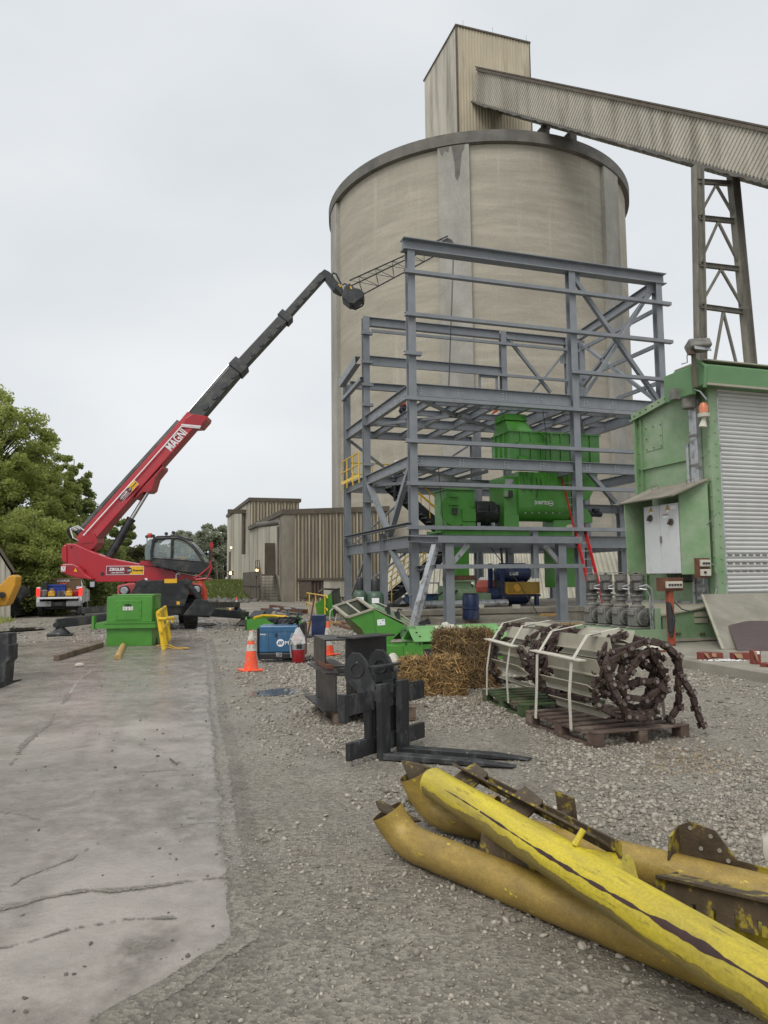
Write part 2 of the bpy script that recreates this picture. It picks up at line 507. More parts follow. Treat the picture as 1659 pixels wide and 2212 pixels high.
# ---- ground sheet
gx = np.unique(np.concatenate([np.linspace(-900, -40, 18), np.linspace(-40, -9, 40), np.linspace(-9, 10, 230), np.linspace(10, 40, 40), np.linspace(40, 900, 18)]))
gy = np.unique(np.concatenate([np.linspace(-60, 1, 14), np.linspace(1, 13, 200), np.linspace(13, 34, 120), np.linspace(34, 110, 50), np.linspace(110, 1600, 18)]))
X, Y = np.meshgrid(gx, gy)
near = np.clip((34 - Y) / 8, 0, 1)
def ground_z(X, Y):
    road = inpoly(X, Y, ROAD)
    dr = dist_line(X, Y, ROAD_EDGE)
    z = .009 * wob(X, Y, 2.1, 1) + .006 * wob(X, Y, 6.5, 2)
    z = z + .009 * np.exp(-dr / .12) * ~road
    z = np.where(road, -.03 * np.clip((dr - .07) / .16, 0, 1) + (z + .012) * np.clip(1 - (dr - .07) / .16, 0, 1), z)
    m = np.exp(-(((X - 4.2) / 1.3) ** 2 + ((Y - 9.2) / 1.9) ** 2)) * .1 * (1 + .35 * wob(X, Y, 3.4, 3))
    z = z + m
    z = z - .04 * np.exp(-(((X + 18) / 3) ** 2 + ((Y - 26) / 3) ** 2))
    return z
Z = ground_z(X, Y) * near + (1 - near) * .01
# ruts in the muddy yard beyond the slab
mud = np.clip((Y - 21) / 3, 0, 1) * np.clip((34 - Y) / 3, 0, 1) * np.clip((-4 - X) / 2, 0, 1)
Z = Z + mud * (.03 * np.sin((X * .92 - Y * .36) * 3.1 + wob(X, Y, .8, 5)) * (wob(X, Y, .5, 6)) - .005)
bank = np.clip((-17.2 - X - .25 * (Y - 30)) / 2.5, 0, 1) * np.clip((Y - 27) / 4, 0, 1) * np.clip((75 - Y) / 10, 0, 1)
Z = Z + bank * (.55 + .15 * wob(X, Y, .9, 8))
nx, ny = len(gx), len(gy)
idx = np.arange(nx * ny).reshape(ny, nx)
fs = np.stack([idx[:-1, :-1], idx[:-1, 1:], idx[1:, 1:], idx[1:, :-1]], -1).reshape(-1, 4)
def ground_mat(name, c1, c2, pebble, psc, wet, bump):
    m = bpy.data.materials.new(name)
    m.use_nodes = True
    t = m.node_tree
    N, L = t.nodes, t.links
    b = N['Principled BSDF']
    co = N.new('ShaderNodeTexCoord').outputs['Object']
    def nz(s, d=6, r=.6):
        n = N.new('ShaderNodeTexNoise')
        n.inputs['Scale'].default_value, n.inputs['Detail'].default_value, n.inputs['Roughness'].default_value = s, d, r
        L.new(co, n.inputs['Vector'])
        return n.outputs['Fac']
    def mr(s, a, b_, c, d):
        r = N.new('ShaderNodeMapRange')
        for k, v_ in zip(('From Min', 'From Max', 'To Min', 'To Max'), (a, b_, c, d)): r.inputs[k].default_value = v_
        L.new(s, r.inputs['Value'])
        return r.outputs['Result']
    def mix(f, a, c, mode='MIX'):
        x = N.new('ShaderNodeMix')
        x.data_type, x.blend_type = 'RGBA', mode
        for s, k in ((f, 'Factor'), (a, 'A'), (c, 'B')):
            if hasattr(s, 'is_linked'): L.new(s, x.inputs[k])
            elif k == 'Factor': x.inputs[k].default_value = s
            else: x.inputs[k].default_value = (*s, 1)
        return x.outputs['Result']
    base = mix(mr(nz(.55, 8, .65), .38, .62, 0, 1), c1, c2)
    base = mix(mr(nz(1.9, 9, .7), .5, .75, 0, .55), base, (c1[0] * .55, c1[1] * .54, c1[2] * .52))
    vo = N.new('ShaderNodeTexVoronoi')
    vo.inputs['Scale'].default_value = psc
    L.new(co, vo.inputs['Vector'])
    sep = N.new('ShaderNodeSeparateColor')
    L.new(vo.outputs['Color'], sep.inputs['Color'])
    lum = mr(sep.outputs[0], 0, 1, 1 - pebble, 1 + pebble)
    hs_ = N.new('ShaderNodeHueSaturation')
    L.new(lum, hs_.inputs['Value'])
    L.new(base, hs_.inputs['Color'])
    g2 = mix(mr(nz(180, 3, .7), .35, .65, 0, .5), hs_.outputs['Color'], (c1[0] * .5, c1[1] * .5, c1[2] * .48))
    L.new(g2, b.inputs['Base Color'])
    L.new(mr(nz(.8, 5), .4, .62, wet[0], wet[1]), b.inputs['Roughness'])
    bn = N.new('ShaderNodeBump')
    bn.inputs['Strength'].default_value, bn.inputs['Distance'].default_value = bump, .012
    ad = N.new('ShaderNodeMath')
    L.new(vo.outputs['Distance'], ad.inputs[0])
    L.new(nz(90, 6, .7), ad.inputs[1])
    L.new(ad.outputs[0], bn.inputs['Height'])
    L.new(bn.outputs['Normal'], b.inputs['Normal'])
    return m
m_ground = ground_mat('gravel_ground', (.235, .208, .165), (.315, .285, .235), .4, 46, (.42, .85), .9)
go = mesh_np('ground', np.stack([X, Y, Z], -1).reshape(-1, 3), fs, m_ground, True)
go['kind'] = 'structure'
# ---- concrete road slab with a ragged edge
ED = []
for (x0, y0), (x1, y1) in zip(ROAD_EDGE[:-1], ROAD_EDGE[1:]):
    k_ = max(3, int(math.hypot(x1 - x0, y1 - y0) / .03))
    for i in range(k_): ED.append((x0 + (x1 - x0) * i / k_, y0 + (y1 - y0) * i / k_))
ED = np.array(ED)
EX = ED[:, 0] + .03 * wob(ED[:, 0], ED[:, 1], 9, 21) + .016 * wob(ED[:, 0], ED[:, 1], 34, 22) + nr.normal(0, .005, len(ED))
EY = ED[:, 1] + .03 * wob(ED[:, 0], ED[:, 1], 11, 23)
mb = MB(); mb.poly([(x, y, .006) for x, y in zip(EX, EY)] + [(-4, 1.5, .006), (-9.5, 1.5, .006), (-14.5, 17.5, .006), (-12.5, 19.6, .006), (-11, 20.1, .006), (-9.5, 21.5, .006)])
m_road = mat('wet_road_concrete', (.35, .308, .268), .24, 0, .16, .8, rvar=.18, bump=.3, bscale=26, dirt=(.215, .2, .172), damt=.6, dscale=.55, dsharp=.35, dirt2=(.315, .262, .235), d2amt=.35, d2scale=.8, d2sharp=.4, grain=(120, .13))
struct('road', mb, m_road)
# ---- joints, cracks and silt lying across the slab
m_silt = ground_mat('road_silt', (.225, .208, .178), (.275, .255, .22), .35, 70, (.5, .85), .7)
m_crackp = mat('joint_sealant', (.5, .48, .44), .6, 0, .15, 8)
def ribbon(px, wd, jitter, seed, z=.0085, n=110):
    r = np.random.default_rng(seed)
    p = np.array([(gp(x, y).x, gp(x, y).y) for x, y in px])
    seg = np.r_[0, np.cumsum(np.hypot(*np.diff(p, axis=0).T))]
    s = np.linspace(0, seg[-1], n)
    q = np.stack([np.interp(s, seg, p[:, 0]), np.interp(s, seg, p[:, 1])], 1)
    dd = np.gradient(q, axis=0)
    dd /= np.hypot(*dd.T)[:, None] + 1e-9
    nn = np.stack([-dd[:, 1], dd[:, 0]], 1)
    wv = np.interp(s, np.linspace(0, seg[-1], len(wd)), wd)
    def sm(): return np.convolve(r.random(n + 8), [.1, .2, .4, .2, .1], 'same')[4:-4]
    q = q + nn * ((sm() - .5) * 3.2 * jitter)[:, None]
    a = q + nn * (wv * (.15 + 1.3 * sm()))[:, None]
    b = q - nn * (wv * (.15 + 1.3 * sm()))[:, None]
    vs = np.zeros((2 * n, 3))
    vs[::2, :2], vs[1::2, :2], vs[:, 2] = a, b, z
    i = np.arange(n - 1) * 2
    return vs, np.stack([i, i + 2, i + 3, i + 1], 1)
def merge(parts):
    vs, fs_, o = [], [], 0
    for a, b in parts:
        vs.append(a); fs_.append(b + o); o += len(a)
    return np.concatenate(vs), np.concatenate(fs_)
CRACKS = [([(-40, 1975), (150, 1935), (300, 1922), (430, 1905), (540, 1890)], .042), ([(118, 2022), (180, 2005), (260, 1992), (370, 1988)], .016), ([(-20, 2058), (60, 2040), (118, 2022)], .012),
    ([(-20, 1940), (50, 1900), (140, 1865), (215, 1825), (250, 1805)], .012), ([(368, 1795), (420, 1782), (480, 1778), (510, 1770)], .02), ([(408, 1770), (470, 1765), (505, 1758)], .014),
    ([(0, 1700), (200, 1678), (380, 1664), (480, 1652)], .007), ([(20, 1655), (60, 1600), (105, 1568), (125, 1535), (150, 1500)], .022), ([(-5, 1758), (40, 1762), (95, 1775)], .008)]
sx_ = np.unique(np.concatenate([np.linspace(-12, -5, 70), np.linspace(-5, .3, 200)]))
sy_ = np.unique(np.concatenate([np.linspace(1.8, 7, 200), np.linspace(7, 21, 160)]))
SX, SY = np.meshgrid(sx_, sy_)
_in = inpoly(SX, SY, ROAD)
cov = np.clip(1.0 - dist_line(SX, SY, ROAD_EDGE) / np.where(_in, .2, .05), 0, 1)
for pl, wd0 in CRACKS:
    pp_ = [(gp(x, y).x, gp(x, y).y) for x, y in pl]
    WX, WY = SX + .02 * wob(SX, SY, 6, 51), SY + .02 * wob(SX, SY, 7, 52)
    w2 = wd0 * np.clip(.9 + 1.1 * wob(SX, SY, 2.6, 53) + .4 * wob(SX, SY, 9, 55), .12, 2.2)
    cov = np.maximum(cov, np.clip(1.2 - dist_line(WX, WY, pp_) / np.maximum(w2 * 1.5, .006), 0, .85))
pt = gp(310, 2060); film = .9 * np.exp(-(((SX - pt.x) / .14) ** 2 + ((SY - pt.y) / .3) ** 2) ** 2)
film = np.maximum(film, np.clip(1 - dist_line(SX, SY, ROAD_EDGE) / .9, 0, 1) * .35)
film = np.maximum(film, np.clip(.8 * wob(SX, SY, .9, 54), 0, .6))
film = np.maximum(film, np.clip(.9 * wob(SX, SY, 2.7, 57) - .25, 0, .5))
film = np.maximum(film, np.clip((SY - 9) / 9, 0, .55))
_dr = dist_line(SX, SY, ROAD_EDGE) + .1 * wob(SX, SY, .6, 56)
for c_ in (1.1, 1.35, 2.75, 3.0): film = np.maximum(film, .42 * np.exp(-((_dr - c_) / .09) ** 2))
inr = inpoly(SX, SY, ROAD) | (dist_line(SX, SY, ROAD_EDGE) < .12)
si_ = np.arange(SX.size).reshape(SX.shape)
sf = np.stack([si_[:-1, :-1], si_[:-1, 1:], si_[1:, 1:], si_[1:, :-1]], -1).reshape(-1, 4)
okf = (inr & ((cov > 0) | (film > .02))).ravel()
sf = sf[okf[sf].any(1)]
def silt_mat():
    m = ground_mat('road_silt', (.2, .177, .14), (.27, .243, .2), .35, 70, (.18, .5), .3)
    t = m.node_tree; N, L = t.nodes, t.links; b = N['Principled BSDF']
    co = N.new('ShaderNodeTexCoord').outputs['Object']
    def nz(sc_, d=6, rg=.7):
        n = N.new('ShaderNodeTexNoise'); n.inputs['Scale'].default_value = sc_; n.inputs['Detail'].default_value = d; n.inputs['Roughness'].default_value = rg; L.new(co, n.inputs['Vector']); return n.outputs['Fac']
    def mth(op, a_, b_):
        q_ = N.new('ShaderNodeMath'); q_.operation = op
        for k, v_ in enumerate((a_, b_)):
            if hasattr(v_, 'is_linked'): L.new(v_, q_.inputs[k])
            else: q_.inputs[k].default_value = v_
        return q_.outputs[0]
    def mr(v_, a_, b_, c_, d_):
        r_ = N.new('ShaderNodeMapRange')
        for k, x_ in zip(('From Min', 'From Max', 'To Min', 'To Max'), (a_, b_, c_, d_)): r_.inputs[k].default_value = x_
        L.new(v_, r_.inputs['Value']); return r_.outputs['Result']
    at1 = N.new('ShaderNodeAttribute'); at1.attribute_name = 'cover'; at2 = N.new('ShaderNodeAttribute'); at2.attribute_name = 'film'
    nn1 = mth('ADD', mth('MULTIPLY', nz(7, 8, .75), 1.7), mth('MULTIPLY', nz(70, 4, .75), 1.5))
    hard = mr(mth('ADD', at1.outputs['Fac'], nn1), 2.12, 2.3, 0, 1)
    hard = mth('MULTIPLY', hard, mr(at1.outputs['Fac'], 0.0, .06, 0, 1))
    soft = mth('MULTIPLY', at2.outputs['Fac'], mr(nz(5, 9, .75), .4, .62, .15, .9))
    L.new(mth('MAXIMUM', hard, soft), b.inputs['Alpha'])
    return m
so_ = mesh_np('road_silt', np.stack([SX, SY, np.full(SX.shape, .0115)], -1).reshape(-1, 3), sf, silt_mat())
for nm_, ar_ in (('cover', cov), ('film', film)):
    at_ = so_.data.attributes.new(nm_, 'FLOAT', 'POINT'); at_.data.foreach_set('value', ar_.ravel().astype(np.float32))
so_['kind'] = 'structure'
sv, sf = merge([ribbon([(-5, 1517), (150, 1508), (300, 1499), (455, 1489)], [.006, .008, .006], .002, 11, .0095),
                ribbon([(0, 1463), (130, 1455), (260, 1446), (448, 1434)], [.006, .007, .006], .002, 12, .0095),
                ribbon([(150, 1502), (162, 1480), (180, 1462), (215, 1438)], [.012, .01, .006], .015, 13, .0095)])
so_ = mesh_np('road_joint', sv, sf, m_crackp)
so_['kind'] = 'structure'
# ---- puddles
m_water = mat('puddle_water', (.06, .055, .045), .1, 0, .2, 2, rvar=.03)
def puddle(x, y, rx_, ry_, rot, seed, z=.02):
    r = random.Random(seed)
    c = gp(x, y)
    ph = [r.uniform(0, 6.28) for _ in range(3)]
    P = []
    for k in range(48):
        a = 2 * math.pi * k / 48
        rr = 1 + .18 * math.sin(2 * a + ph[0]) + .12 * math.sin(3 * a + ph[1]) + .07 * math.sin(7 * a + ph[2])
        u, v_ = rx_ * rr * math.cos(a), ry_ * rr * math.sin(a)
        P.append((c.x + u * math.cos(rot) - v_ * math.sin(rot), c.y + u * math.sin(rot) + v_ * math.cos(rot), z))
    struct('puddle', MB().poly(P), m_water)
puddle(606, 1497, .4, .4, .2, 3, .014)
puddle(28, 1362, .8, 1.2, .3, 4, .045)
puddle(462, 1318, 1.6, 3.4, .3, 5, .03)
puddle(510, 1283, 2.4, 9, .2, 6, .03)
puddle(428, 1350, .5, 1.4, .2, 7, .028)
# ---- loose stones: a mass nobody could count
def stones(n, xr, yr, size, keep, m, name, sink=.25):
    x = nr.uniform(*xr, n); y = nr.uniform(*yr, n)
    k = keep(x, y)
    x, y = x[k], y[k]
    n = len(x)
    t = (1 + 5 ** .5) / 2
    B = np.array([(-1, t, 0), (1, t, 0), (-1, -t, 0), (1, -t, 0), (0, -1, t), (0, 1, t), (0, -1, -t), (0, 1, -t), (t, 0, -1), (t, 0, 1), (-t, 0, -1), (-t, 0, 1)]) / 1.9
    FB = np.array([(0, 11, 5), (0, 5, 1), (0, 1, 7), (0, 7, 10), (0, 10, 11), (1, 5, 9), (5, 11, 4), (11, 10, 2), (10, 7, 6), (7, 1, 8), (3, 9, 4), (3, 4, 2), (3, 2, 6), (3, 6, 8), (3, 8, 9), (4, 9, 5), (2, 4, 11), (6, 2, 10), (8, 6, 7), (9, 8, 1)])
    s = np.clip(np.exp(nr.normal(np.log(size), .55, n)), size * .35, size * 2.7)
    P = B[None] * (1 + nr.uniform(-.42, .35, (n, 12, 1)))
    P = P * (s[:, None] * np.stack([nr.uniform(.8, 1.5, n), nr.uniform(.6, 1.1, n), nr.uniform(.4, .85, n)], 1))[:, None, :]
    a = nr.uniform(0, 6.28, n)
    tl = nr.normal(0, .35, n)
    c, s_ = np.cos(tl)[:, None], np.sin(tl)[:, None]
    px, pz = P[..., 0] * c - P[..., 2] * s_, P[..., 0] * s_ + P[..., 2] * c
    c, s_ = np.cos(a)[:, None], np.sin(a)[:, None]
    gx_ = px * c - P[..., 1] * s_
    gy_ = px * s_ + P[..., 1] * c
    onroad = inpoly(x, y, ROAD)
    gz = np.where(onroad, .006, ground_z(x, y))
    vs = np.stack([gx_ + x[:, None], gy_ + y[:, None], pz + (gz + s * (.5 - sink) * .8)[:, None]], -1).reshape(-1, 3)
    fs_ = (FB[None] + (np.arange(n) * 12)[:, None, None]).reshape(-1, 3)
    o = mesh_np(name, vs, fs_, m)
    o['kind'] = 'stuff'
    return o
m_stone = mat('limestone_chips', (.27, .242, .198), .55, 0, .3, 14, island=.42, dirt=(.2, .15, .11), damt=.25, dscale=1.5, dsharp=.3)
def k_gravel(x, y):
    dr = dist_line(x, y, ROAD_EDGE)
    d = np.clip((dr - .25) / .9, .06, 1) * (~inpoly(x, y, ROAD))
    d = d * np.where(y < 5.2, np.clip((y - 3.5 + np.clip(x - .4, 0, 2) * .8) / 2.0, .025, 1), 1)
    d = d * (1 - .75 * np.exp(-((dr - .75 - .12 * wob(x, y, .8, 33)) / .22) ** 2)) * (1 - .7 * np.exp(-((dr - 2.3 - .15 * wob(x, y, .7, 34)) / .25) ** 2))
    d = d * np.where((x > 3.2) & (y > 6.0) & (y < 14), .3, 1)
    d = d * np.clip(.7 + .85 * wob(x, y, 1.1, 31) + .4 * wob(x, y, 4.1, 32), .05, 1.2)
    return nr.random(len(x)) < d
vis = lambda x, y: np.abs(x / np.maximum(y, .1)) < .56
stones(95000, (-1.5, 5.2), (2.3, 9), .0098, lambda x, y: vis(x, y) & k_gravel(x, y), m_stone, 'gravel')
stones(80000, (-4, 8), (9, 17), .014, lambda x, y: vis(x, y) & k_gravel(x, y), m_stone, 'gravel')
stones(30000, (-7, 13), (17, 36), .025, lambda x, y: vis(x, y) & k_gravel(x, y), m_stone, 'gravel')
stones(9000, (-1.2, 3), (2.3, 5), .005, lambda x, y: vis(x, y) & ~inpoly(x, y, ROAD), m_stone, 'grit')
stones(7000, (-6, .2), (2.2, 16), .006, lambda x, y: vis(x, y) & inpoly(x, y, ROAD) & (nr.random(len(x)) < .1 + .9 * np.exp(-dist_line(x, y, ROAD_EDGE) / .22)), mat('dark_grit', (.1, .09, .075), .7, 0, .3, 9, island=.5), 'grit')
stones(6000, (-24, -4), (20, 34), .022, lambda x, y: nr.random(len(x)) < .55, m_stone, 'gravel')
# ---- silo
SB, SR, SD = rad(7.5), 14.5, 74.0
SC = Vector((SD * math.sin(SB), SD * math.cos(SB), 0))
s = Thing('silo', 'huge round concrete storage silo standing behind the steel frame', 'silo', SC, 0)
ztop = at(1050, 296, SD - SR).z
zrim = at(1050, 321, SD - SR).z
mb = MB(); mb.lathe([(SR, 0), (SR, zrim + .2)], 128)
s.part('wall', mb, m_conc, smooth=True)
mb = MB(); mb.lathe([(SR + .02, zrim), (SR + .42, zrim + .05), (SR + .45, ztop), (SR + .1, ztop + .12), (SR - 1, ztop + .1)], 128)
s.part('rim_band', mb, m_conc_dark, smooth=True)
mb = MB(); mb.lathe([(SR - .9, ztop - .3), (SR - .9, ztop + .02), (6, ztop + .5), (.1, ztop + .7)], 64)
s.part('roof', mb, m_conc_dark, smooth=True)
for k in range(-2, 4):
    ac = rad(-14.1 + 60.5 * k) - math.pi / 2
    hw = 1.28 / SR
    P = []
    for i in range(7):
        a = ac - hw + 2 * hw * i / 6
        P.append((math.cos(a) * (SR + .34), math.sin(a) * (SR + .34), 0))
    for a in (ac + hw, ac - hw):
        P.append((math.cos(a) * (SR - .1), math.sin(a) * (SR - .1), 0))
    mb = MB(); mb.ext(P, (0, 0, zrim - .02))
    s.part('pilaster', mb, m_conc_pale)
# drip stains at the head of the middle pilaster
ac = rad(-14.1) - math.pi / 2
mb = MB()
def drip(a0, pts):
    P = []
    for da, dz in pts:
        a = ac + (a0 + da) / SR
        P.append((math.cos(a) * (SR + .352), math.sin(a) * (SR + .352), zrim - .04 - dz))
    mb.poly(P)
drip(0, [(-.15, 0), (.95, 0), (.85, .5), (.7, .7), (.6, 1.6), (.5, 2.6), (.3, 3.1), (.12, 2.7), (.1, 1.5), (0, .9)])
drip(0, [(-1.2, 0), (-.3, 0), (-.4, .5), (-.7, .3), (-.9, .8), (-1.1, .4)])
s.part('drip_stain', mb, m_conc_dark)
# ---- headhouse on the silo roof
c = at(985, 57, 66)
h = Thing('headhouse', 'tall ribbed cladding tower standing on the silo roof', 'tower', (c.x, c.y, ztop - .2), SITE)
tz = h.loc_of(c).z
xr = h.hit(1, 0, 1143, 103).x
yl = h.hit(0, 0, 917, 172).y
mb = MB(); mb.corr((0, 0, 0), (xr, 0, 0), (0, 0, tz), (0, 0, tz), .3, .06, (0, -1, 0))
mb.corr((0, 0, tz * .62), (xr, 0, tz * .62), (0, 0, .01), (0, 0, .01), .3, .07, (0, -1, 0))
h.part('front_wall', mb, m_clad)
mb = MB(); mb.corr((0, yl, 0), (0, 0, 0), (0, 0, tz), (0, 0, tz), .3, .06, (-1, 0, 0))
h.part('side_wall', mb, m_clad_grey)
mb = MB(); mb.bb((.02, .02, 0), (xr - .02, yl - .02, tz - .02)); h.part('shell', mb, m_clad_grey)
mb = MB(); mb.bb((-.12, -.14, tz), (xr + .1, yl + .1, tz + .16)); mb.bb((-.08, -.09, 0), (.08, .03, tz)); mb.bb((xr - .05, -.09, 0), (xr + .06, .05, tz))
h.part('roof', mb, m_rust_trim)
for q in (.1, .5, .97): h.part('lightning_rod', MB().cyl((xr * q, .1, tz + .1), (xr * q, .1, tz + .9), .012, n=5), m_char)
mb = MB(); mb.tube([(-.05, .9, 2.2), (-.45, .9, 2.2), (-.5, .9, 1.8)], .2, 10)
h.part('vent', mb, m_rust_trim)
mb = MB(); mb.ext([(-.3, -.4, 0), (xr * .55, -.4, 0), (-.1, -.4, 1.4)], (0, 1.5, 0)); h.part('curb', mb, m_conc_pale)
# ---- inclined conveyor gallery
A_t, B_t = at(1033, 148, 65.6), at(1659, 279, 43)
axd = (B_t - A_t).normalized()
hor = Vector((axd.x, axd.y, 0)).normalized()
prp = Vector((-hor.x * axd.z, -hor.y * axd.z, hor.length * math.hypot(axd.x, axd.y)))
prp = (Vector((0, 0, 1)) - axd * axd.z).normalized()
wd_ = hor.cross(Vector((0, 0, 1))).normalized() * -1      # away from the viewer
if wd_.y < 0: wd_ = -wd_
Hc, Wc, Lc = 2.8, 3.0, (B_t - A_t).length * 1.35
E_t = A_t + axd * Lc
g = Thing('conveyor_gallery', 'long inclined ribbed conveyor gallery climbing to the silo tower', 'conveyor', A_t, 0)
o0 = Vector((0, 0, 0)); e0 = axd * Lc
mb = MB(); mb.corr(o0 - prp * Hc, e0 - prp * Hc, prp * Hc, prp * Hc, .3, .07, -wd_)
g.part('side_cladding', mb, m_clad_grey)
mb = MB(); mb.corr(o0 - prp * Hc + wd_ * Wc, e0 - prp * Hc + wd_ * Wc, prp * Hc, prp * Hc, .5, .07, wd_)
g.part('side_cladding', mb, m_clad_grey)
mb = MB(); mb.slab(o0 - prp * (Hc - .1), e0 - prp * (Hc - .1), e0 - prp * (Hc - .1) + wd_ * Wc, o0 - prp * (Hc - .1) + wd_ * Wc, .12)
g.part('floor', mb, m_conc_dark)
mb = MB(); q = prp * .02 - wd_ * .22; mb.slab(o0 + q - axd * .3, e0 + q, e0 + q + wd_ * (Wc + .44), o0 - axd * .3 + q + wd_ * (Wc + .44), .1)
mb.beam(o0 - wd_ * .16 - prp * .12, e0 - wd_ * .16 - prp * .12, .1, .2, prp)
g.part('roof', mb, m_rust_trim)
mb = MB()
P_ = []
for i in range(141):
    p = axd * (Lc * i / 140) - wd_ * .1 - prp * (Hc - .1)
    P_ += [p, p - prp * rnd.uniform(.12, .24), p - prp * rnd.uniform(.12, .24) + wd_ * .3]
mb.add(P_, [(3 * i + k, 3 * i + k + 3, 3 * i + k + 4, 3 * i + k + 1) for i in range(140) for k in (0, 1)])
g.part('caked_edge', mb, m_conc_dark)
mb = MB(); mb.slab(o0 - prp * Hc + axd * .05, o0 + axd * .05, o0 + wd_ * Wc + axd * .05, o0 - prp * Hc + wd_ * Wc + axd * .05, .05)
g.part('end_wall', mb, m_clad_grey)
# ---- piers under the gallery, on the silo roof
for (x0, y0, x1, y1, Yd), lb in zip(((1166, 278, 1183, 298, 63), (1224, 290, 1241, 308, 61.5)), ('small concrete pier on the silo roof close to the tower', 'small concrete pier on the silo roof near its right edge')):
    p0 = at((x0 + x1) / 2, y0, Yd)
    t = Thing('roof_pier', lb, 'pier', (p0.x, p0.y, ztop + .1), SITE, 'piers under the gallery')
    hz = p0.z - ztop - .1
    mb = MB(); mb.bb((-.33, -.45, -.1), (.33, .45, hz)); mb.bb((-.4, -.5, hz - .25), (.4, .5, hz - .002)); t.part('shaft', mb, m_conc_dark, bevel=.03)
    mb = MB(); mb.bb((-.12, -.3, hz), (.12, .3, hz + .55)); t.part('bearing', mb, m_rust_trim)
# ---- trestle tower
p0 = at(1508, 380, 46)
t = Thing('trestle_tower', 'grey steel trestle with inverted V bracing holding up the gallery', 'trestle', (p0.x, p0.y, 0), SITE)
zt = p0.z - .1
TUP = Vector((0, 0, .5))
def tl(x, y): return t.hit(1, 0, x, y)
L0, L1 = tl(1507, 378), tl(1514, 800)
R0_, R1 = tl(1585, 398), tl(1622, 790)
def ex(a, b): return a + (b - a) * ((0 - a.z) / (b.z - a.z))
Lb, Rb = ex(L0, L1), ex(R0_, R1)
mt = mat('trestle_steel', (.15, .14, .12), .7, 0, .2, 1.5, dirt=(.27, .255, .2), damt=.5, dscale=.9, dstretch=(1, 1, .2), dsharp=.25)
for a, b in ((L0, Lb), (R0_, Rb)):
    mb = MB(); mb.I(b, a + (a - b).normalized() * .55, .62, .5, (1, 0, 0), .03, .04); t.part('leg', mb, mt)
lv = []
for ya, yb in ((392, 398), (470, 478), (571, 580), (661, 672)):
    q0 = L0 + (Lb - L0) * ((tl(1508, ya).z - L0.z) / (Lb.z - L0.z))
    q1 = R0_ + (Rb - R0_) * ((tl(1590, yb).z - R0_.z) / (Rb.z - R0_.z))
    lv.append((q0, q1))
    mb = MB(); mb.I(q0, q1, .3, .25); t.part('crossbar', mb, mt)
for i in range(4):
    m0 = (lv[i][0] + lv[i][1]) / 2 + Vector((0, 0, -.15))
    if i < 3: e1, e2 = lv[i + 1]
    else: e1, e2 = L0 + (Lb - L0) * .62, R0_ + (Rb - R0_) * .66
    for e in (e1, e2):
        mb = MB(); mb.beam(m0, e, .13, .16, (0, 1, 0)); t.part('brace', mb, mt)
# ---- ribbed buildings on the left of the silo
def ribs_(th, xa, xb, za, zb_, p_):
    n = max(2, int((xb - xa) / p_)); mb = MB()
    for i in range(n):
        x = xa + (xb - xa) * (i + .78) / n
        mb.bb((x - .05, -.14, 0), (x + .05, -.095, za + (zb_ - za) * (i + .75) / n - .4))
    th.part('ribs', mb, m_rust_trim)
c = at(614, 1101, 57)
b1 = Thing('ribbed_shed', 'brown-stained ribbed shed with concrete corner and dark doorway', 'building', (c.x, c.y, 0), SITE)
z1 = c.z
xe = b1.hit(1, 0, 840, 1094).x
ye = b1.hit(0, 0, 541, 1136).y
zr = b1.hit(1, 0, 824, 1093).z
mb = MB(); mb.corr((.75, 0, 0), (xe, 0, 0), (0, 0, z1), (0, 0, zr), .42, .09, (0, -1, 0)); b1.part('front_wall', mb, m_clad)
ribs_(b1, .75, xe, z1, zr, .27)
mb = MB(); mb.corr((0, ye, 0), (0, 1.2, 0), (0, 0, z1), (0, 0, z1), .35, .07, (-1, 0, 0)); b1.part('side_wall', mb, m_clad_grey)
mb = MB(); mb.bb((-.12, -.12, 0), (.75, 1.2, z1 - .1)); b1.part('corner_pier', mb, m_pier, bevel=.04)
mb = MB(); mb.ext([(.03, .05, 0), (xe, .05, 0), (xe, .05, zr - .03), (.03, .05, z1 - .03)], (0, ye, 0)); b1.part('shell', mb, m_conc_dark)
mb = MB(); mb.ext([(-.25, -.2, z1 - .38), (xe, -.2, zr - .42), (xe, -.2, zr), (-.25, -.2, z1)], (0, ye + .2, 0)); b1.part('roof', mb, m_rust_trim)
mb = MB(); mb.tube([(-1.9, 1.6, z1 - 1.1), (-.2, 1.3, z1 - .9)], .22, 10); mb.cyl((-.25, 1.3, z1 - 1.2), (-.25, 1.3, z1 - 5), .09); b1.part('roof_drain', mb, m_conc_dark)
d0, d1 = b1.hit(1, -.1, 672, 1255), b1.hit(1, -.1, 698, 1255)
mb = MB(); mb.bb((d0.x, -.13, .3), (d1.x, .02, d0.z)); b1.part('doorway', mb, mat('doorway_dark', (.035, .018, .012), .8, 0, .5, 2))
mb = MB(); mb.bb((d0.x - .9, -.2, .3), (d0.x - .02, -.135, d0.z)); b1.part('door', mb, m_rust_trim)
mb = MB(); mb.bb((d1.x + .02, -.2, .3), (d1.x + 2., -.135, d0.z + .05)); b1.part('door', mb, m_clad_grey)
mb = MB(); mb.bb((d0.x - 1.1, -.3, d0.z + .06), (d1.x + 2.1, -.1, d0.z + .22)); b1.part('door_track', mb, m_rust_trim)
dz0, dz1 = b1.hit(0, -.1, 588, 1175), b1.hit(0, -.1, 602, 1240)
yd = b1.hit(0, -.1, 594, 1200).y
mb = MB(); mb.bb((-.95, yd - .2, dz1.z), (-.13, yd - .12, dz0.z)); b1.part('door', mb, m_rust_trim, label='brown steel door above the metal landing')
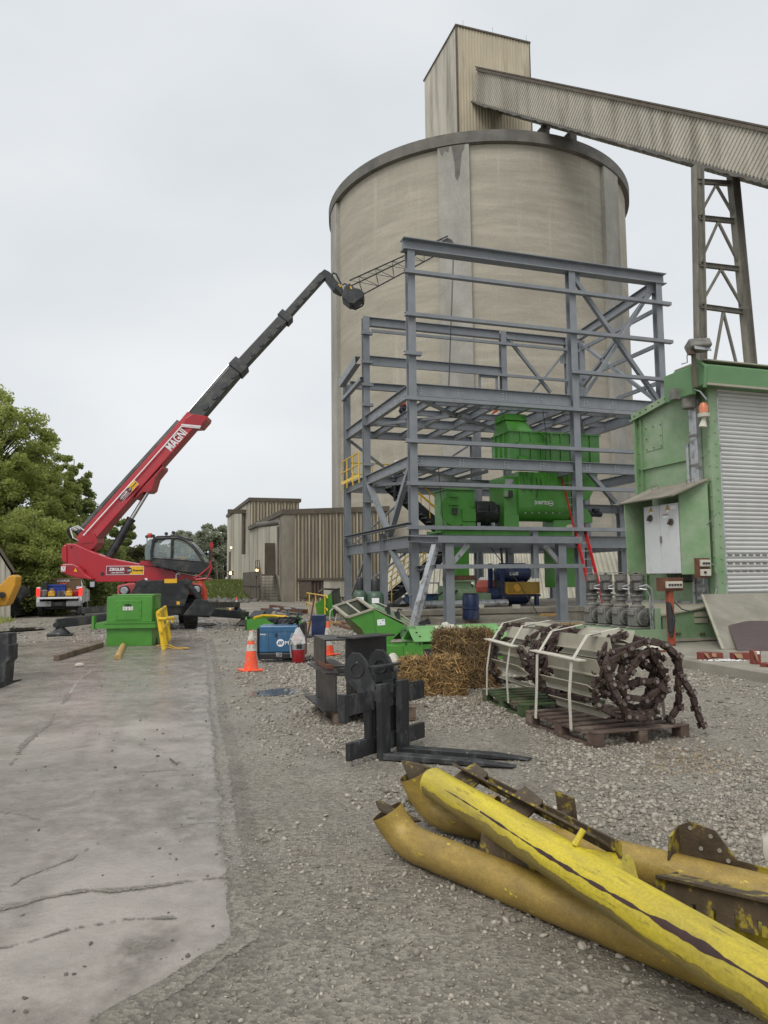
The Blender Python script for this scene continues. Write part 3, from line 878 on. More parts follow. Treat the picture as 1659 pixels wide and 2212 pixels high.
def wall_lamp(th, p):
    mb = MB(); mb.bb((p.x - .02, p.y - .16, p.z - .2), (p.x + .2, p.y + .16, p.z + .24)); l = th.part('wall_lamp', mb, m_rust_trim)
    mb = MB(); mb.lathe([(.05, -.17), (.13, -.1), (.13, .1), (.05, .15)], 10, (p.x - .14, p.y, p.z)); th.part('lamp_lens', mb, m_lamp, l)
wall_lamp(b1, b1.hit(0, -.25, 558, 1233))
for (x0, x1, y0, y1) in ((527, 541, 1244, 1291), (541, 564, 1244, 1293)):
    pass
mb = MB(); pa, pb = b1.hit(0, -1., 527, 1290), b1.hit(0, -1., 563, 1292)
mb.bb((-1.1, pb.y, .1), (-1.0, (pa.y + pb.y) / 2 - .03, 2.4)); mb.bb((-1.12, (pa.y + pb.y) / 2, .1), (-1.02, pa.y, 2.4)); mb.beam((-1.14, pb.y, 1.2), (-1.14, pa.y, 1.2), .05, .1)
b1.part('steel_gate', mb, m_rust_trim)
def stairs(name, label, x, y, ztop_, run, wdt, group, m, mr_, nst=9):
    t = Thing(name, label, 'stairs', (x, y, 0), SITE, group)
    mb = MB()
    for sx in (0, wdt): mb.beam((-sx, -run - 1.1, .05), (-sx, -1.1, ztop_ - .05), .05, .25)
    t.part('stringer', mb, m)
    mb = MB()
    for i in range(nst):
        f_ = (i + .7) / nst
        mb.box((-wdt / 2, -1.1 - run + run * f_, ztop_ * f_), (wdt - .07, .26, .04))
    t.part('treads', mb, m)
    mb = MB(); mb.bb((-wdt - .05, -1.1, ztop_ - .1), (.05, .9, ztop_)); mb.bb((-wdt, .7, 0), (-wdt + .08, .8, ztop_ - .1)); t.part('landing', mb, m)
    mb = MB()
    for q in (-1.05, -.1, .85): mb.cyl((-wdt, q, ztop_), (-wdt, q, ztop_ + 1.1), .03, n=6)
    for q in (.55, 1.1): mb.beam((-wdt, -1.05, ztop_ + q), (-wdt, .85, ztop_ + q), .05, .05)
    for q in (.55, 1.1): mb.beam((-wdt, -1.05 - run, q), (-wdt, -1.05, ztop_ + q), .05, .05)
    t.part('railing', mb, mr_)
    return t
pw = b1.M @ Vector((-.2, yd + .1, 0))
stairs('access_stairs', 'rusty access stairs and landing at the nearer ribbed shed door', pw.x, pw.y, dz1.z, 1.7, 1.3, 'outside stairs on the ribbed sheds', m_rust_trim, m_rust_trim)
c2 = b1.M @ Vector((0, ye, 0))
b2 = Thing('tall_ribbed_building', 'taller ribbed building with grey side wall behind the brown shed', 'building', c2, SITE)
z2 = b2.hit(1, 0, 539, 1076).z
x2, y2 = b2.hit(1, 0, 645.7, 1074.6).x, b2.hit(0, 0, 492, 1111.8).y
mb = MB(); mb.corr((0, 0, 0), (x2, 0, 0), (0, 0, z2), (0, 0, z2), .42, .09, (0, -1, 0)); b2.part('front_wall', mb, m_clad)
ribs_(b2, 0, x2, z2, z2, .3)
mb = MB(); mb.corr((0, y2, 0), (0, 0, 0), (0, 0, z2), (0, 0, z2), .35, .07, (-1, 0, 0)); b2.part('side_wall', mb, m_clad_grey)
mb = MB(); mb.bb((.04, .05, 0), (x2 - .03, y2 - .03, z2 - .04)); b2.part('shell', mb, m_clad_grey)
mb = MB(); mb.bb((-.2, -.2, z2 - .3), (x2 + .2, y2 + .2, z2 + .05)); b2.part('roof', mb, m_rust_trim)
mb = MB(); mb.bb((-1.9, 2.6, z2 - 1.3), (-.02, 3.2, z2 - .9)); mb.cyl((-.3, 2.9, z2 - 1.3), (-.3, 2.9, z2 - 5.5), .18); b2.part('roof_drain', mb, m_rust_trim)
ydd = b2.hit(0, -.1, 496, 1215).y
dtop = b2.hit(0, -.1, 496, 1192).z; dbot = b2.hit(0, -.1, 496, 1234).z
mb = MB(); mb.bb((-.13, ydd - .8, dbot), (-.02, ydd + .8, dtop)); b2.part('door', mb, m_rust_trim)
wall_lamp(b2, b2.hit(0, -.25, 500.5, 1238))
p = b2.hit(0, -.2, 499, 1183)
mb = MB(); mb.lathe([(.02, -.12), (.13, 0), (.02, .12)], 8, p); b2.part('wall_lamp', mb, emit('pale_lamp', (1, .95, .5), 2.))
pw = b2.M @ Vector((-.2, ydd + .2, 0))
stairs('access_stairs', 'rusty access stairs at the far end of the taller building', pw.x, pw.y, dbot, 1.7, 1.5, 'outside stairs on the ribbed sheds', m_rust_trim, m_rust_trim)
p = gp(488, 1275)
t = Thing('concrete_barrier', 'long low concrete barrier block near the taller building', 'barrier', (p.x, p.y, 0), SITE - 20)
mb = MB(); mb.ext([(-2.2, -.4, 0), (2.2, -.4, 0), (2.2, -.4, .6), (-2.2, -.4, .75)], (0, .8, 0)); t.part('block', mb, m_slabc, bevel=.04)
stones(1800, (-18, -9), (52, 64), .12, lambda x, y: np.exp(-(((x + 12.5) / 1.6) ** 2 + ((y - 58) / 3) ** 2)) > nr.random(len(x)), m_conc_dark.copy(), 'rubble')
# ---- ribbed skirt wall round the foot of the silo
sk = Thing('ribbed_skirt_wall', 'low curved wall of leaning ribbed sheets behind the machines', 'wall', SC, 0)
mb = MB()
P, Fc = [], []
nn_ = 80
for i in range(nn_):
    for fr, dr_ in ((0, 0), (.45, 0), (.55, .16), (.9, .16)):
        a = rad(-116 + 84 * (i + fr) / nn_)
        za = 3.9 + .5 * (i / nn_)
        P += [(math.cos(a) * (22.3 + dr_), math.sin(a) * (22.3 + dr_), .2), (math.cos(a) * (20.6 + dr_), math.sin(a) * (20.6 + dr_), za)]
for i in range(len(P) // 2 - 1): Fc.append((2 * i, 2 * i + 2, 2 * i + 3, 2 * i + 1))
mb.add(P, Fc); sk.part('ribbed_sheet', mb, mat('pale_ribbed_sheet', (.42, .4, .32), .6, 0, .14, .8, dirt=(.17, .145, .11), damt=.4, dscale=.5, dsharp=.35))
P, Fc = [], []
for i in range(81):
    a = rad(-116 + 84 * i / 80)
    za = 3.95 + .5 * i / 80
    P += [(math.cos(a) * r_, math.sin(a) * r_, za + z_) for r_, z_ in ((20.8, .1), (20.8, .0), (14.4, 1.2))]
for i in range(80):
    for k in range(2): Fc.append((3 * i + k, 3 * i + 3 + k, 3 * i + 4 + k, 3 * i + 1 + k))
mb = MB(); mb.add(P, Fc); sk.part('top_cover', mb, m_conc_dark)
# ================================================================== STEEL FRAME AND ITS MACHINES
q = gp(896, 1317, .54)
T = Thing('steel_structure', 'grey multi-level steel frame under construction around the green machines', 'steel structure', (q.x, q.y, 0), SITE)
FL = T.loc.copy()
H = T.hit
U2, U3 = H(1, 0, 1245, 1000).x, H(1, 0, 1424, 750).x
V4, V5 = H(0, 0, 791, 900).y, H(0, 0, 750, 1000).y
VM = H(0, 0, 829, 1200).y
zc = lambda y, x=893: H(1, 0, x, y).z
ZT, Z3, Z2, Z1 = zc(519), zc(829), zc(983), zc(1152)
SL = .54
def fp(name, fn, **k):
    mb = MB(); fn(mb); T.part(name, mb, k.pop('m', m_steel), **k)
def beam(a, b, d=.4, w_=.22, up=(0, 0, 1)): fp('beam', lambda mb: mb.I(a, b, d, w_, up))
def column(x, y, z0, z1, d=.3, b=.28, up=(0, 1, 0)):
    def f(mb):
        mb.I((x, y, z0 + .04), (x, y, z1), d, b, up, .02, .028)
        mb.bb((x - .25, y - .25, z0), (x + .25, y + .25, z0 + .04))
    fp('column', f)
def girt(a, b, d=.2, w_=.1, side=1): fp('girt', lambda mb: mb.Cc(a, b, d, w_, (0, 0, 1), .014, side))
def brace(a, b, s_=.12): fp('brace', lambda mb: mb.beam(a, b, s_, s_ * .9), m=m_steel)
Z4 = H(0, 0, 790, 684).z
Z5 = H(0, 0, 749, 832).z
column(0, 0, SL, ZT - .42); column(U2, 0, SL, ZT - .42); column(U3, 0, SL, ZT - .42)
column(0, V4, SL, Z4); column(0, V5, SL, Z5); column(U3, V4, SL, Z4 - .1); column(U3, V5, SL, Z5); column(U2, V4, SL, Z3); column(U2, V5, SL, Z5)
fp('column', lambda mb: mb.I((0, VM, SL), (0, VM, zc(1140)), .26, .24, (0, 1, 0)))
x6, x7 = H(1, V4, 1086, 760).x, H(1, V4, 1225, 800).x
column(x6, V4, Z3, Z4 - .03, .28, .26); column(x7, V4, Z3 - .3, Z4 - .05, .2, .2)
xr1 = H(1, V5, 1033, 1230).x
column(xr1, V5, SL, Z1, .3, .28); column(xr1 * .98, V5, Z1 + .4, Z3, .25, .25)
# top front beam with its wide flange
fp('beam', lambda mb: mb.I((-.3, 0, ZT - .22), (U3 + .35, 0, ZT - .22), .44, .42, (0, 0, 1), .02, .035))
for zz, d in ((Z3, .46), (Z2, .4), (Z1 - .05, .44)):
    beam((.15, 0, zz - d / 2), (U2 - .15, 0, zz - d / 2), d, .24); beam((U2 + .15, 0, zz - d / 2), (U3 - .15, 0, zz - d / 2), d, .24)
    beam((0, .15, zz - d / 2), (0, VM - .02, zz - d / 2), d, .2); beam((0, VM + .02, zz - d / 2), (0, V4 - .15, zz - d / 2), d, .2); beam((0, V4 + .15, zz - d / 2), (0, V5 - .15, zz - d / 2), d, .2)
    beam((.15, V5, zz - .17), (U3 - .15, V5, zz - .17), .34, .2)
    beam((.15, V4, zz - .19), (U2 - .15, V4, zz - .19), .38, .2); beam((U2 + .15, V4, zz - .19), (U3 - .15, V4, zz - .19), .38, .2)
    beam((U3, .15, zz - d / 2), (U3, V4 - .15, zz - d / 2), d, .2); beam((U3, V4 + .15, zz - d / 2), (U3, V5 - .15, zz - d / 2), d, .2)
    beam((U2, .15, zz - d / 2), (U2, V4 - .15, zz - d / 2), d, .2)
# floor joists
for i in range(1, 8):
    x = U3 * i / 8
    if abs(x - U2) > .4: beam((x, .14, Z3 - .17), (x, V4 - .12, Z3 - .17), .32, .16); beam((x, V4 + .12, Z3 - .17), (x, V5 - .12, Z3 - .17), .3, .16)
for v_ in (1.8, 3.7): beam((U3 * 1 / 8 + .1, v_, Z3 - .16), (U2 - .12, v_, Z3 - .16), .24, .14); beam((U2 + .12, v_, Z3 - .16), (U3 - .12, v_, Z3 - .16), .24, .14)
for x in (1.3, 2.6): beam((x, .14, Z2 - .17), (x, V4 - .12, Z2 - .17), .32, .16)
beam((.14, 2.0, Z2 - .17), (1.2, 2.0, Z2 - .17), .3, .14)
# front girts, bolted outside the columns
gy_ = -.22
for y_, xa, xb in ((584, -.3, U3 + .45), (676, -.3, U3 + .45), (857, -.35, U3 + .2), (949, -.35, U3 + .2), (1041, -.35, U3 + .2), (1136, -.35, U3 + .2)):
    z = H(1, gy_, 885, y_).z
    girt((xa, gy_, z - .05), (xb, gy_, z - .05), .13, .2)
z = H(1, gy_, 1232, 800).z
girt((U2 - .25, gy_, z - .05), (U3 + .45, gy_, z - .05), .13, .2)
girt((-.35, gy_, zc(768)), (.3, gy_, zc(768)), .13, .2)
# left face: stub girts at the columns and a long girt above the lowest floor
for y_ in (713, 776, 826, 870, 913, 1000, 1080): 
    z = H(0, -.2, 786, y_).z
    girt((-.25, V4 - .2, z - .05), (.25, V4 - .2, z - .05), .12, .18)
z = H(0, -.22, 893, 1130).z
girt((-.22, -.2, z), (-.22, V5, z), .12, .18)
z = H(1, V4 - .2, 800, 714).z
girt((.2, V4 - .2, z), (U3 - .2, V4 - .2, z), .12, .1)
beam((.15, V4, Z4 - .2), (x6 - .15, V4, Z4 - .2), .38, .24); beam((x6 + .15, V4, Z4 - .2), (U3 - .15, V4, Z4 - .2), .36, .24)
z = H(1, V4, 800, 770).z
beam((.15, V4, z - .17), (x6 - .1, V4, z - .17), .36, .22)
z = H(1, V4, 800, 789).z
girt((.15, V4 - .2, z), (U3 - .2, V4 - .2, z - .02), .12, .1)
z = H(1, V5, 770, 826).z
beam((.15, V5, z - .15), (U2 - .2, V5, z - .15), .34, .2)
# sloping roof member and girt on the left, from the middle column down to the rear one
a, b = H(0, -.3, 773, 778), H(0, -.3, 738, 829)
fp('beam', lambda mb: mb.Cc(a, b, .36, .26, (0, 0, 1), .02, -1))
a2, b2_ = H(0, -.2, 782, 818), H(0, -.2, 741, 864)
fp('girt', lambda mb: mb.Cc(a2, b2_, .16, .18, (0, 0, 1), .014, -1))
# left face and rear bracing
brace(H(0, 0, 797, 1045), H(0, 0, 842, 1156), .2); brace(H(0, 0, 886, 1009), H(0, 0, 842, 1156), .2)
brace(H(0, .0, 846, 1186), H(0, 0, 893, 1290), .2)
brace(H(1, V5, 757, 953), H(1, V5, 830, 1010), .12); brace(H(1, V5, 859, 1090), H(1, V5, 765, 1175), .1); brace(H(1, V5, 885, 1188), H(1, V5, 765, 1282), .1)
brace(H(1, V5, 1011, 964), H(1, V5, 955, 1000), .1)
brace(H(1, V5, 968, 1234), H(1, V5, 1000, 1260), .12)
brace(H(0, -.05, 787, 1212), H(0, -.05, 760, 1285), .1)
# front right bay: crossed bracing
brace((U2 + .1, .05, ZT - .5), (U3 - .1, .05, Z3 + .05), .17); brace((U3 - .1, .1, ZT - .55), (U2 + .5, .1, Z3 + .05), .14)
# right face
a, b = H(0, U3, 1411, 620), H(0, U3, 1250, 727)
beam(a, b, .42, .22)
for pa, pb in (((1413, 671), (1253, 756)), ((1415, 748), (1253, 820)), ((1418, 829), (1333, 861))):
    a, b = H(0, U3, *pa), H(0, U3, *pb)
    fp('girt', lambda mb: mb.beam(a, b, .1, .16))
brace(H(0, U3, 1412, 622), H(0, U3, 1252, 845), .15); brace(H(0, U3, 1252, 740), H(0, U3, 1416, 864), .15)
# penthouse bracing
brace(H(1, V4, 1093, 726), H(1, V4, 1189, 848), .14); brace(H(1, V4, 1219, 763), H(1, V4, 1152, 845), .1)
a, b = H(1, V4 - .1, 1036, 846), H(1, V4 - .1, 1076, 794)
for pq in (((1036, 810), (1036, 840)), ((1073, 806), (1073, 840)), ((1036, 812), (1073, 815))):
    brace(H(1, V4 - .1, *pq[0]), H(1, V4 - .1, *pq[1]), .1)
# horizontal bracing in the floors
for zz in (Z3 - .42, Z2 - .42):
    for a, b in (((.3, .3), (2.9, 2.7)), ((.3, V4 - .3), (2.9, 2.7)), ((2.9, 2.7), (3.1, .4)), ((2.9, 2.7), (U2 - .4, V4 - .4)), ((U2 + .4, .4), (U3 - .3, V4 - .5))):
        brace((a[0], a[1], zz), (b[0], b[1], zz), .13)
fp('gusset', lambda mb: mb.box((2.9, 2.7, Z3 - .42), (.5, .5, .03)))
brace(H(0, U2, 1256, 1008), H(0, U2, 1300, 1080), .14) if False else None
# right-hand lower platform
xr_, yr_ = U3, 3.0
z = H(1, yr_, 1310, 1090).z
column(xr_, yr_, SL, z, .28, .26)
beam((U2 + .15, yr_, z - .2), (xr_ - .15, yr_, z - .2), .36, .2); beam((xr_, yr_ - .15, z - .16), (xr_, .15, z - .16), .36, .2)
column(U3, 1.5, SL, Z1, .22, .22)
brace(H(1, .1, 1260, 1008), H(1, .1, 1330, 1086), .17)
brace(H(1, 4., 1305, 1050), H(1, 4., 1345, 1140), .1)
z = H(1, 3.6, 1320, 966).z
brace((U2 + .2, V4 - .2, z), (U3, V4 - .2, z), .13)
# ---- lean-to frame in front
c0 = T.loc_of(gp(964, 1349, .17)); c1 = T.loc_of(gp(1224, 1343, .17))
yc = (c0.y + c1.y) / 2
zk = H(1, yc, 980, 1160).z
xk0, xk1 = H(1, yc, 941, 1166).x, H(1, yc, 1245, 1166).x
fp('column', lambda mb: (mb.I((c0.x, yc, .19), (c0.x, yc, zk - .18), .28, .28, (0, 1, 0), .02, .026), mb.bb((c0.x - .25, yc - .25, .17), (c0.x + .25, yc + .25, .2))))
fp('column', lambda mb: (mb.I((c1.x, yc, .19), (c1.x, yc, zk - .18), .28, .28, (0, 1, 0), .02, .026), mb.bb((c1.x - .25, yc - .25, .17), (c1.x + .25, yc + .25, .2))))
fp('beam', lambda mb: mb.Cc((xk0, yc - .1, zk - .09), (xk1, yc - .1, zk - .09), .2, .24, (0, 0, 1), .016))
for x in (xk0, (xk0 + xk1) / 2, xk1 - .12): fp('beam', lambda mb: mb.Cc((x, yc + .03, zk - .09), (x, -.22, zk + .1), .2, .2, (0, 0, 1), .016))
fp('beam', lambda mb: mb.Cc((xk0, -.35, zk + .1), (U2 - .15, -.35, zk + .1), .2, .16, (0, 0, 1), .016))
fp('brace', lambda mb: mb.beam((xk0 + 2.2, -.3, zk + .12), (xk1 - .3, yc + .1, zk - .06), .16, .1))
z = H(1, yc - .2, 960, 1224).z
girt((xk0 - .1, yc - .2, z), (xk1 + .1, yc - .2, z), .13, .18)
fp('girt', lambda mb: mb.Cc((xk0 - .1, yc - .1, z), (.1, -.15, z + .02), .13, .16, (0, 0, 1), .014))
a, b = H(1, yc, 975, 1218), H(1, yc, 1012, 1176)
fp('brace', lambda mb: mb.beam(a, b, .12, .14), m=m_galv)
a, b = H(1, yc, 1210, 1218), H(1, yc, 1178, 1180)
fp('brace', lambda mb: mb.beam(a, b, .12, .14), m=m_galv)
a, b = H(1, yc + .1, 941, 1178), H(1, yc - .35, 889, 1353)
fp('brace', lambda mb: mb.beam((a.x, a.y, a.z), (b.x, b.y, .02), .19, .19), m=m_galv)
xm = H(1, -.1, 1155, 1200).x
fp('column', lambda mb: mb.I((xm, -.1, z - .4), (xm, -.1, zk + .55), .22, .22, (0, 1, 0)))
brace((xm, -.1, z + .1), (xk1 - .3, yc + .1, z + .02), .1)
# bolt groups on the deep beams
def bolts(mb):
    for zz in (Z3 - .23, Z2 - .2):
        for x in (.28, 1.9, 3.7, 5.2, U2 + .5, U2 + 1.8, U3 - .5):
            for i in (-1, 1):
                for k in (-1, 0, 1): mb.box((x + i * .07, -.012, zz + k * .1), (.04, .03, .04))
        for v_ in (.35, 1.4, 2.6, 4.2):
            for i in (-1, 1):
                for k in (-1, 1): mb.box((-.012, v_ + i * .07, zz + k * .09), (.03, .04, .04))
fp('bolts', bolts, m=m_galv)
for (x, y, z) in ((U2 + .25, .03, ZT - .6), (U3 - .25, .03, ZT - .6), (U2 + .3, .06, Z3 + .2), (U3 - .25, .06, Z3 + .2)): fp('gusset', lambda mb: mb.box((x, y, z), (.42, .014, .42)))
for (y, z) in ((VM, Z1 - .02), (.3, Z2 - .5), (V4 - .3, Z2 - .5), (.3, SL + .3)): fp('gusset', lambda mb: mb.box((.02, y, z), (.014, .42, .36)))
for (x, z) in ((x6 + .25, Z4 - .5), (x7 - .2, Z3 + .2), (x7 - .2, Z4 - 1.1)): fp('gusset', lambda mb: mb.box((x, V4 - .03, z), (.36, .014, .36)))
for xa, ya, za, xb, yb_, zb_ in ((1.2, .5, Z2 - .4, 1.35, .6, SL + .1), (3.1, .3, Z1 - .45, 4.4, -.8, .3), (U2 - .8, 1.0, Z3 - .4, U2 - .7, 1.1, Z2 + .1)):
    fp('cable', lambda mb: mb.tube([(xa, ya, za), ((xa + xb) / 2 + .12, (ya + yb_) / 2, (za + zb_) / 2), (xb, yb_, zb_)], .016, 5), m=m_plastic)
# ---- foundation slab and lower pads
fo = Thing('concrete_foundation', 'raised blockwork and concrete foundation carrying the steel frame', 'foundation', FL, SITE)
mb = MB(); mb.bb((-1., -.42, SL - .2), (U3 + 4, V5 + 1.2, SL - .001)); fo.part('slab', mb, m_slabc, bevel=.02)
for i in range(14):
    mb = MB(); mb.bb((-.98 + i * 1.07, -.39, 0), (-.98 + i * 1.07 + 1.058, .1, SL - .203)); fo.part('block', mb, m_slabc, bevel=.008)
mb = MB(); mb.bb((-.9, .1, 0), (U3 + 3.9, V5 + 1.1, SL - .21)); fo.part('core', mb, m_slabc)
mb = MB(); mb.bb((c0.x - .6, yc - .6, -.05), (c1.x + .7, yc + .55, .168)); fo.part('footing', mb, m_slabc, bevel=.02)
mb = MB(); mb.bb((c0.x + .3, yc + .56, -.05), (c1.x - .2, -.44, .3)); fo.part('footing', mb, m_slabc, bevel=.02)
# ---- big green mixing machine on the first floor
YM = 1.35
mc = Thing('mixing_machine', 'large green mixing machine with white lettering and a black drum coupling', 'machine', T.M @ Vector((0, 0, Z1 - .05)), SITE)
def P(th, x, y, yy): return th.hit(1, yy, x, y)
def rect(th, mb, x0, y0, x1, y1, yy, dep):
    a, b = P(th, x0, y1, yy), P(th, x1, y0, yy)
    return mb.bb((a.x, yy, a.z), (b.x, yy + dep, b.z))
def outl(th, mb, pts, yy, dep):
    return mb.ext([P(th, x, y, yy) for x, y in pts], (0, dep, 0))
z8 = lambda x, y: (929 + .24 * x, 862.7 + .24 * y)
o8 = lambda *p: [z8(x, y) for x, y in p]
def bolts_row(mb, a, b, n, r=.025, nrm=(0, -1, 0)):
    for i in range(n):
        p = V(a).lerp(V(b), i / max(1, n - 1))
        mb.cyl(p, p + V(nrm) * .02, r, n=6)
mb = MB(); a, b = P(mc, 958, 1148, YM), P(mc, 1240, 1148, YM)
mb.I((a.x, YM + .1, .16), (b.x, YM + .1, .16), .3, .2); mb.I((a.x, YM + 1.7, .16), (b.x, YM + 1.7, .16), .3, .2); mb.bb((a.x, YM + .21, .2), (b.x, YM + 1.6, .27))
mc.part('skid', mb, m_green)
mb = MB(); a, b = P(mc, *z8(160, 1155), YM), P(mc, *z8(413, 820), YM); zl = b.z
x0, xm_, x1 = a.x, P(mc, *z8(290, 900), YM).x, b.x
mb.bb((x0, YM + .12, .32), (x1, YM + 1.3, zl)); mb.bb((xm_, YM, zl - 1.2), (x1 - .02, YM + .12, zl - .72)); mb.bb((xm_ + .02, YM + .03, .34), (x1 - .02, YM + .12, zl - 1.22))
mb.bb((x0 - .06, YM + .05, zl), (x1 + .03, YM + 1.4, zl + .06))
mc.part('gear_housing', mb, m_green, bevel=.015)
mb = MB(); pc = P(mc, *z8(205, 1000), YM)
mb.cyl((x0 + .35, YM + .12, (zl + .3) / 2), (x0 + .35, YM + .06, (zl + .3) / 2), .62, n=28)
mb.bb((pc.x - .1, YM - .02, pc.z + .5), (pc.x + .22, YM + .08, pc.z + .62)); mb.bb((pc.x - .12, YM - .03, pc.z + .2), (pc.x + .24, YM + .08, pc.z + .27))
mc.part('access_cover', mb, m_green, bevel=.01)
mb = MB(); mb.bb((pc.x, YM - .07, pc.z - .15), (pc.x + .16, YM + .07, pc.z + .08)); mc.part('motor_switch', mb, m_char)
da, db = P(mc, *z8(418, 1010), YM), P(mc, *z8(655, 1010), YM)
zd = (P(mc, *z8(500, 895), YM).z + P(mc, *z8(500, 1125), YM).z) / 2
rr = (P(mc, *z8(500, 895), YM).z - P(mc, *z8(500, 1125), YM).z) / 2
mb = MB(); mb.lathe([(rr * .99, da.x), (rr, da.x + .03), (rr, db.x - .12), (rr * .9, db.x), (.1, db.x)], 32, (0, YM + .75, zd), (1, 0, 0))
for xx in (da.x + .02, (da.x + db.x) / 2, db.x - .16): mb.bb((xx - .02, YM - .08, zd - .02), (xx + .02, YM + .04, zd + .26))
mb.bb((da.x, YM - .03, zd - .02), (db.x - .1, YM + .03, zd + .02)); mb.bb((da.x, YM + .02, zd + .24), (db.x - .1, YM + .06, zd + .28))
mc.part('drum_guard', mb, m_char, smooth=True)
mb = MB()
for xx in (da.x + .2, db.x - .3): mb.bb((xx, YM + .4, .28), (xx + .15, YM + 1.1, zd - rr + .1))
mc.part('drum_foot', mb, m_galv)
mb = MB(); outl(mc, mb, o8((665, 690), (800, 700), (802, 1165), (668, 1165)), YM + .12, 1.3); mc.part('end_frame', mb, m_green, bevel=.012)
mb = MB(); outl(mc, mb, o8((655, 955), (765, 955), (740, 1080), (655, 1080)), YM + .3, .8); mb.bb((P(mc, *z8(675, 870), YM).x, YM + .0, P(mc, *z8(675, 875), YM).z), (P(mc, *z8(740, 870), YM).x, YM + .12, P(mc, *z8(675, 825), YM).z)); mc.part('shaft_seal', mb, m_green_old)
mb = MB(); mb.bb((P(mc, *z8(705, 870), YM).x, YM - .1, P(mc, *z8(705, 885), YM).z), (P(mc, *z8(735, 870), YM).x, YM + .0, P(mc, *z8(705, 822), YM).z)); mc.part('motor_switch', mb, m_char)
mb = MB(); q0, q1 = P(mc, *z8(688, 765), YM), P(mc, *z8(758, 715), YM); mb.bb((q0.x, YM + .1, q0.z), (q1.x, YM + .119, q1.z)); mc.part('sign_plate', mb, m_galv)
# trough with rounded belly, running along the frame
ta, tb_ = P(mc, *z8(803, 1085), YM), P(mc, *z8(1268, 800), YM)
zt0, zt1 = ta.z, tb_.z
yw = 1.3
prof = [(0, zt1), (0, zt0 + .55)]
for k in range(1, 8): prof.append((.45 * (1 - math.cos(k * math.pi / 16)) * 1.2, zt0 + .55 - .55 * math.sin(k * math.pi / 16)))
prof += [(yw / 2, zt0)]
full = prof + [(yw - a_, z_) for a_, z_ in reversed(prof)]
mb = MB(); mb.ext([(ta.x, YM + a_, z_) for a_, z_ in full], (tb_.x - ta.x, 0, 0)); mc.part('trough', mb, m_green, smooth=True)
mb = MB(); zt2 = P(mc, *z8(900, 655), YM).z
mb.ext([(ta.x, YM - .02, zt1), (tb_.x, YM - .02, zt1), (tb_.x, YM - .02, zt2), (ta.x, YM - .02, zt2)], (0, yw + .04, 0))
for i in range(9):
    xx = ta.x + (tb_.x - ta.x) * (i + .5) / 9
    mb.bb((xx - .02, YM - .07, zt1), (xx + .02, YM - .02, zt2))
mb.bb((ta.x, YM - .1, zt1 - .03), (tb_.x, YM, zt1 + .05))
mc.part('inlet_hood', mb, m_green)
mb = MB(); outl(mc, mb, o8((1285, 650), (1510, 660), (1490, 780), (1430, 905), (1285, 905)), YM + .2, 1.0); mc.part('end_chute', mb, m_green)
mb = MB(); outl(mc, mb, o8((1285, 905), (1368, 905), (1368, 985), (1415, 985), (1462, 1070), (1462, 1112), (1250, 1112), (1210, 1165), (1115, 1165), (1115, 1088), (1280, 1085)), YM + .25, .9); mc.part('outlet_box', mb, m_green)
mb = MB(); p0, p1 = P(mc, *z8(1418, 1028), YM + .5), P(mc, *z8(1538, 1034), YM + .5); mb.cyl(p0, p1, .12, n=14); mb.cyl(p0, p0 + (p1 - p0) * .3, .16, n=14); mb.bb((p0.x + .2, YM + .3, p0.z + .08), (p0.x + .45, YM + .5, p0.z + .2)); mc.part('gear_motor', mb, m_char)
mb = MB()
for sx, s0, s1 in ((840, 700, 830), (905, 705, 835), (955, 705, 885), (990, 720, 780)): mb.tube([P(mc, *z8(sx, s0), YM - .08), P(mc, *z8(sx + 12, (s0 + s1) / 2), YM - .1), P(mc, *z8(sx + 4, s1), YM - .06)], .014, 5)
mc.part('cable', mb, m_plastic)
mb = MB()
for i in range(6): p = P(mc, *z8(855 + i * 62, 1022), YM); mb.cyl(p, p + Vector((0, -.03, 0)), .03, n=8)
mc.part('bolts', mb, m_galv)
p0, p1 = P(mc, *z8(942, 944), YM - .012), P(mc, *z8(1066, 944), YM - .012)
text('DI MATTEO', .2, p0, (1, 0, 0), (0, 0, 1), m_lett, mc.e, .02, width=p1.x - p0.x)
mb = MB(); pc = P(mc, *z8(1087, 936), YM - .012)
for k in range(20):
    a0, a1 = k * math.pi / 10, (k + 1) * math.pi / 10
    mb.poly([(pc.x + r_ * math.cos(a_), pc.y, pc.z + r_ * math.sin(a_)) for r_, a_ in ((.11, a0), (.11, a1), (.09, a1), (.09, a0))])
mb.bb((pc.x - .07, pc.y - .002, pc.z - .015), (pc.x + .07, pc.y + .002, pc.z + .015))
mc.part('emblem', mb, m_lett)
# chutes below the floor
mb = MB(); a = P(mc, *z8(235, 1330), YM + .4); b = P(mc, *z8(355, 1600), YM + .4); mb.bb((a.x, YM + .4, b.z), (b.x, YM + 1.1, -.1)); mc.part('outlet_chute', mb, m_green)
mb = MB(); a = P(mc, *z8(1116, 1330), YM + .5); b = P(mc, *z8(1310, 1690), YM + .5); mb.bb((a.x, YM + .5, b.z), (b.x, YM + 1.3, -.1)); mc.part('outlet_chute', mb, m_green)
